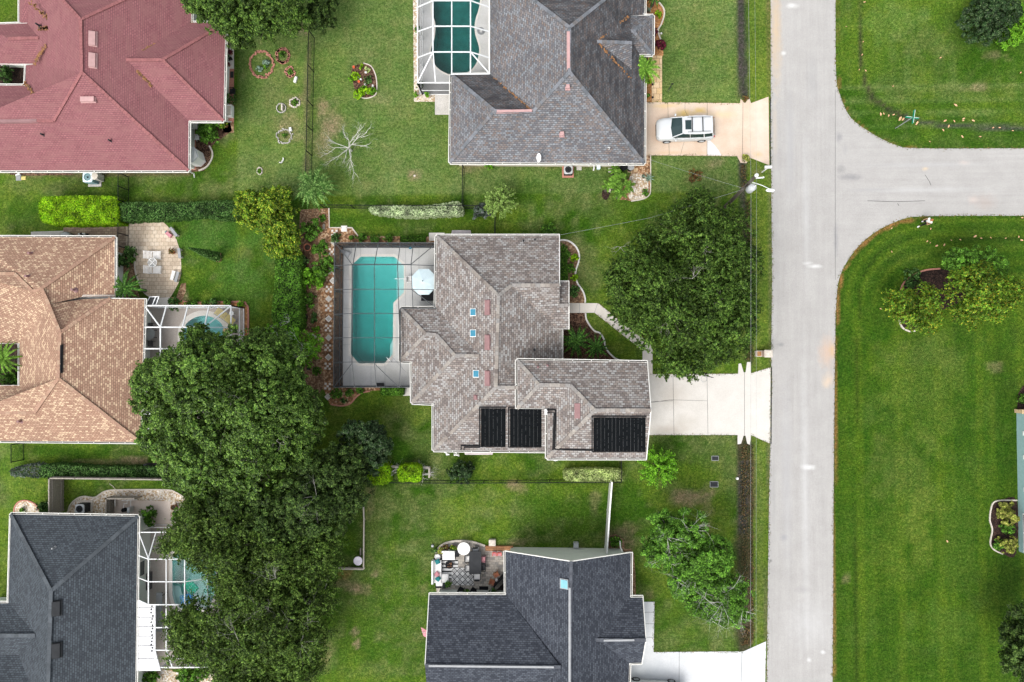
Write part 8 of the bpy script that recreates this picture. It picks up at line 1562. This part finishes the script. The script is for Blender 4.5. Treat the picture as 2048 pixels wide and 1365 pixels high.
lathe_obj('small blue grey pot on the grass left of the patio', 865.5, 1091.5, [(.08, 0), (.12, .15)], 'acgrey', 'plant_pot', 'plant pot', 10)
tubes('pipe', 'white downpipe bend at the right end of the pale gable wall', 'pipe', [[(1240, 1083, 1.2), (1241, 1095, 1.8), (1245, 1104, 2.4)]], 'pvc', .05)
p = P(848, 1265, 1.2); mb = MB(); mb.add([(p.x-.2, p.y+.5, 1.5), (p.x+.25, p.y+.3, 1.5), (p.x+.35, p.y-.5, 1.2), (p.x-.05, p.y-.3, 1.2)], [(0, 1, 2, 3)]); mb.add([(p.x-.2, p.y+.5, 1.47), (p.x+.25, p.y+.3, 1.47), (p.x+.35, p.y-.5, 1.17), (p.x-.05, p.y-.3, 1.17)], [(3, 2, 1, 0)]); fl = at_thing('flag', 'pink and white flag hanging at the left wall of the dark roofed house', 'flag', (p.x, p.y, 0)); mb.build('cloth', M['pinkcloth'], fl); mb = MB(); mb.tube([(p.x+.5, p.y, 1.2), (p.x-.1, p.y+.1, 1.5)], .02, 5); mb.build('pole', M['white'], fl)
c = P(911, 931, .3); t = at_thing('toy_car', 'yellow toy at the upper edge of the small lime hedge', 'toy', (P(824, 929).x, P(824, 929).y, 0)); q = t.location; mb = MB(); mb.box((q.x, q.y, .25), (.42, .25, .3)); mb.box((q.x, q.y-.05, .45), (.25, .2, .14)); mb.build('body', M['yellow'], t)
fence('thin wooden frame left of the small lime hedge', [(778, 934), (797, 935)], .4, 'rock', kind='board', name='low_fence', step=1); fence('thin wooden frame right of the small lime hedge', [(845, 936), (858, 937), (858, 955)], .4, 'rock', kind='board', name='low_fence', step=1)
bare('tiny leafless grey shrub left of the small lime hedge', 786, 948, [(782, 944, .5), (790, 946, .5)], 61); bare('tiny leafless grey shrub right of the small lime hedge', 848, 948, [(844, 942, .6), (852, 950, .6), (846, 955, .5)], 62)
c = P(1340, 178); t = at_thing('sprinkler', 'dark metal sprinkler stand on the grey house lawn', 'sprinkler', P(1334, 183)); mb = MB(); q = t.location; mb.tube([q, q+Vector((.25, .25, .75))], .02, 5); mb.tube([q+Vector((.1, -.1, 0)), q+Vector((.25, .25, .75))], .015, 5); mb.build('stand', M['darkgrey'], t); mb = MB(); mb.ball(tuple(q+Vector((.3, .3, .78))), (.12, .06, .06), 8); mb.build('head', M['black'], t)
for px, py, lb in ((1304, 172, 'upper'), (1304, 198, 'lower'), (1321, 71, 'white, by the gravel edging')): lathe_obj('small garden lamp beside the orange tile walk, '+lb, px, py, [(.03, 0), (.03, .3), (.09, .32), (.06, .4)], 'white' if 'white' in lb else 'darkgrey', 'garden_lamp', 'garden lamp', 8)
tubes('tree_stump', 'small pale stump in bare soil on the north lawn', 'stump', [[(829, 352, 0), (829, 352, .2)]], 'rock', .09)
tubes('garden_spiral', 'pale coiled hose on the deck of the north pool', 'hose', [[(962+8*math.cos(a*.5)*(1-a/60), 62+8*math.sin(a*.5)*(1-a/60), .05) for a in range(40)]], 'grey', .03)
lathe_obj('whitish ring ornament among the cycads', 1221, 380, [(.22, 0), (.24, .05), (.2, .06)], 'rock', 'stone_dish', 'dish', 16)
# fallen palm leaves and dead leaves along the right ditch
ORD = 'leftmost second third fourth fifth sixth seventh eighth ninth tenth eleventh twelfth thirteenth fourteenth fifteenth sixteenth seventeenth eighteenth nineteenth twentieth 21st 22nd 23rd 24th 25th 26th 27th 28th 29th 30th 31st'.split()
rd = random.Random(12); lm_ = islandmat('fallen_leaf', [(0, (.5, .22, .1)), (.5, (.62, .36, .2)), (1, (.7, .5, .3))])
def mkleaf(label, p, s, group):
    mb = MB(); a = rd.uniform(0, 6.3); ca, sa = math.cos(a), math.sin(a); q = [(-1, 0, .02), (-.4, .42, .05), (.5, .35, .06), (1, 0, .02), (.5, -.35, .05), (-.4, -.42, .04)]
    mb.add([(p.x+(x*ca-y*sa)*s, p.y+(x*sa+y*ca)*s, z) for x, y, z in q], [(0, 3, 2, 1), (0, 5, 4, 3)]); return tag(mb.build('fallen_leaf', lm_), label, 'leaf', group)
for k_, (x, y, s) in enumerate(sorted([(1761, 229, .16), (1767, 228, .1), (1777, 232, .12), (1787, 230, .12), (1800, 238, .22), (1806, 239, .16), (1834, 246, .16), (1832, 250, .1), (1890, 242, .15), (1897, 253, .14), (1908, 243, .12), (1927, 238, .14), (1926, 242, .1), (1946, 242, .14), (1911, 211, .18), (1986, 256, .1), (1999, 256, .1), (2025, 262, .08), (1924, 274, .14), (1960, 274, .12), (1886, 261, .12), (1859, 284, .07), (1786, 173, .08), (1724, 110, .1), (1731, 142, .1), (1726, 84, .08), (1718, 140, .08), (1692, 54, .08), (2041, 146, .1), (1881, 116, .1), (1729, 5, .1)])):
    mkleaf('pale orange dead leaf on the upper right lawn, '+ORD[k_]+(' from the left' if k_ else ' one'), P(x, y), s, 'dead leaves on the upper right lawn')
for k_, (x, y, s) in enumerate(sorted([(1854, 483, .1), (1860, 486, .07), (1873, 492, .13), (1888, 490, .12), (1902, 481, .08), (1920, 480, .09), (1950, 473, .16), (1962, 477, .1), (1981, 476, .09), (2011, 477, .08), (2037, 474, .1), (2043, 481, .13), (1783, 504, .1), (1861, 458, .1), (2044, 436, .1), (1894, 1083, .12), (1761, 618, .1), (1783, 457, .1)])):
    mkleaf('pale orange dead leaf on the lower right lawn, '+ORD[k_]+(' from the left' if k_ else ' one'), P(x, y), s, 'dead leaves on the lower right lawn')
# ragged grass fringe along the paved edges
lv = Leaves(); rnd = np.random.RandomState(45)
EDG = [roadp[2:8], [q_ for q_ in right if q_[1] < 1400 and q_[0] < 2080], [q_ for q_ in top if q_[0] < 2080 and q_[1] > -40], [(1301, 749), (1476, 748)], [(1475, 870.5), (1299, 870.5)], [(1290, 205), (1480, 207)], [(1474, 313), (1290, 311)], [(1502, 747), (1541, 735)], [(1540, 888), (1502, 870.5)], [(1309, 1204), (1307.5, 1304.5), (1487, 1303)], [(1196, 607), (1250, 650), (1300, 687)], [(1189, 626), (1245, 670), (1285, 701)]]
for E_ in EDG:
    for a, b2 in zip(E_, E_[1:]):
        a, b2 = P(*a), P(*b2); n_ = int((b2-a).length*26)
        if n_ < 1: continue
        tt = rnd.rand(n_); nn_ = Vector((-(b2-a).y, (b2-a).x, 0)).normalized(); of = rnd.normal(size=n_)*.06+(fbm(tt*(b2-a).length+a.x+a.y, tt*0+1, .8, 19)-.5)*.22; pos = np.stack([a.x+(b2.x-a.x)*tt+nn_.x*of, a.y+(b2.y-a.y)*tt+nn_.y*of, rnd.uniform(.02, .07, n_)], 1); lv.quads(pos, np.array([0, 0, 1.])+rnd.normal(size=(n_, 3))*.5, .1, rnd, rnd.uniform(.2, 1, n_), .4)
tag(lv.build('grass_fringe', leafmat('fringe_grass', (.04, .07, .01), (.1, .15, .025), (.2, .14, .06), .1, .8, .3)), 'ragged grass fringe growing over the edges of road and driveways', 'grass', kind='stuff')
# low weeds in the roadside ditch
lv = Leaves(); rnd = np.random.RandomState(44)
for (xa, ya, xb, yb, sx, n_) in ((1489, 890, 1487, 1030, 9, 900), (1502, 890, 1504, 1280, 4, 1200), (1488, 1030, 1488, 1180, 10, 500), (1492, 1255, 1490, 1290, 10, 500), (1496, 400, 1500, 720, 8, 1300), (1486, 330, 1487, 380, 8, 300)):
    tt = rnd.rand(n_); g_ = rnd.normal(size=n_)*sx*.5; pos = np.array([list(P(xa+(xb-xa)*a+b_, ya+(yb-ya)*a)) for a, b_ in zip(tt, g_)]); pos[:, 2] = rnd.uniform(.02, .18, n_); lv.quads(pos, np.array([0, 0, 1.])+rnd.normal(size=(n_, 3))*.7, .14, rnd, rnd.uniform(0, 1, n_), .35)
tag(lv.build('ditch_weeds', leafmat('weeds', (.03, .035, .012), (.1, .1, .035), (.16, .09, .04), .1)), 'sparse brown and green weeds growing along the roadside ditch', 'weeds', kind='stuff')
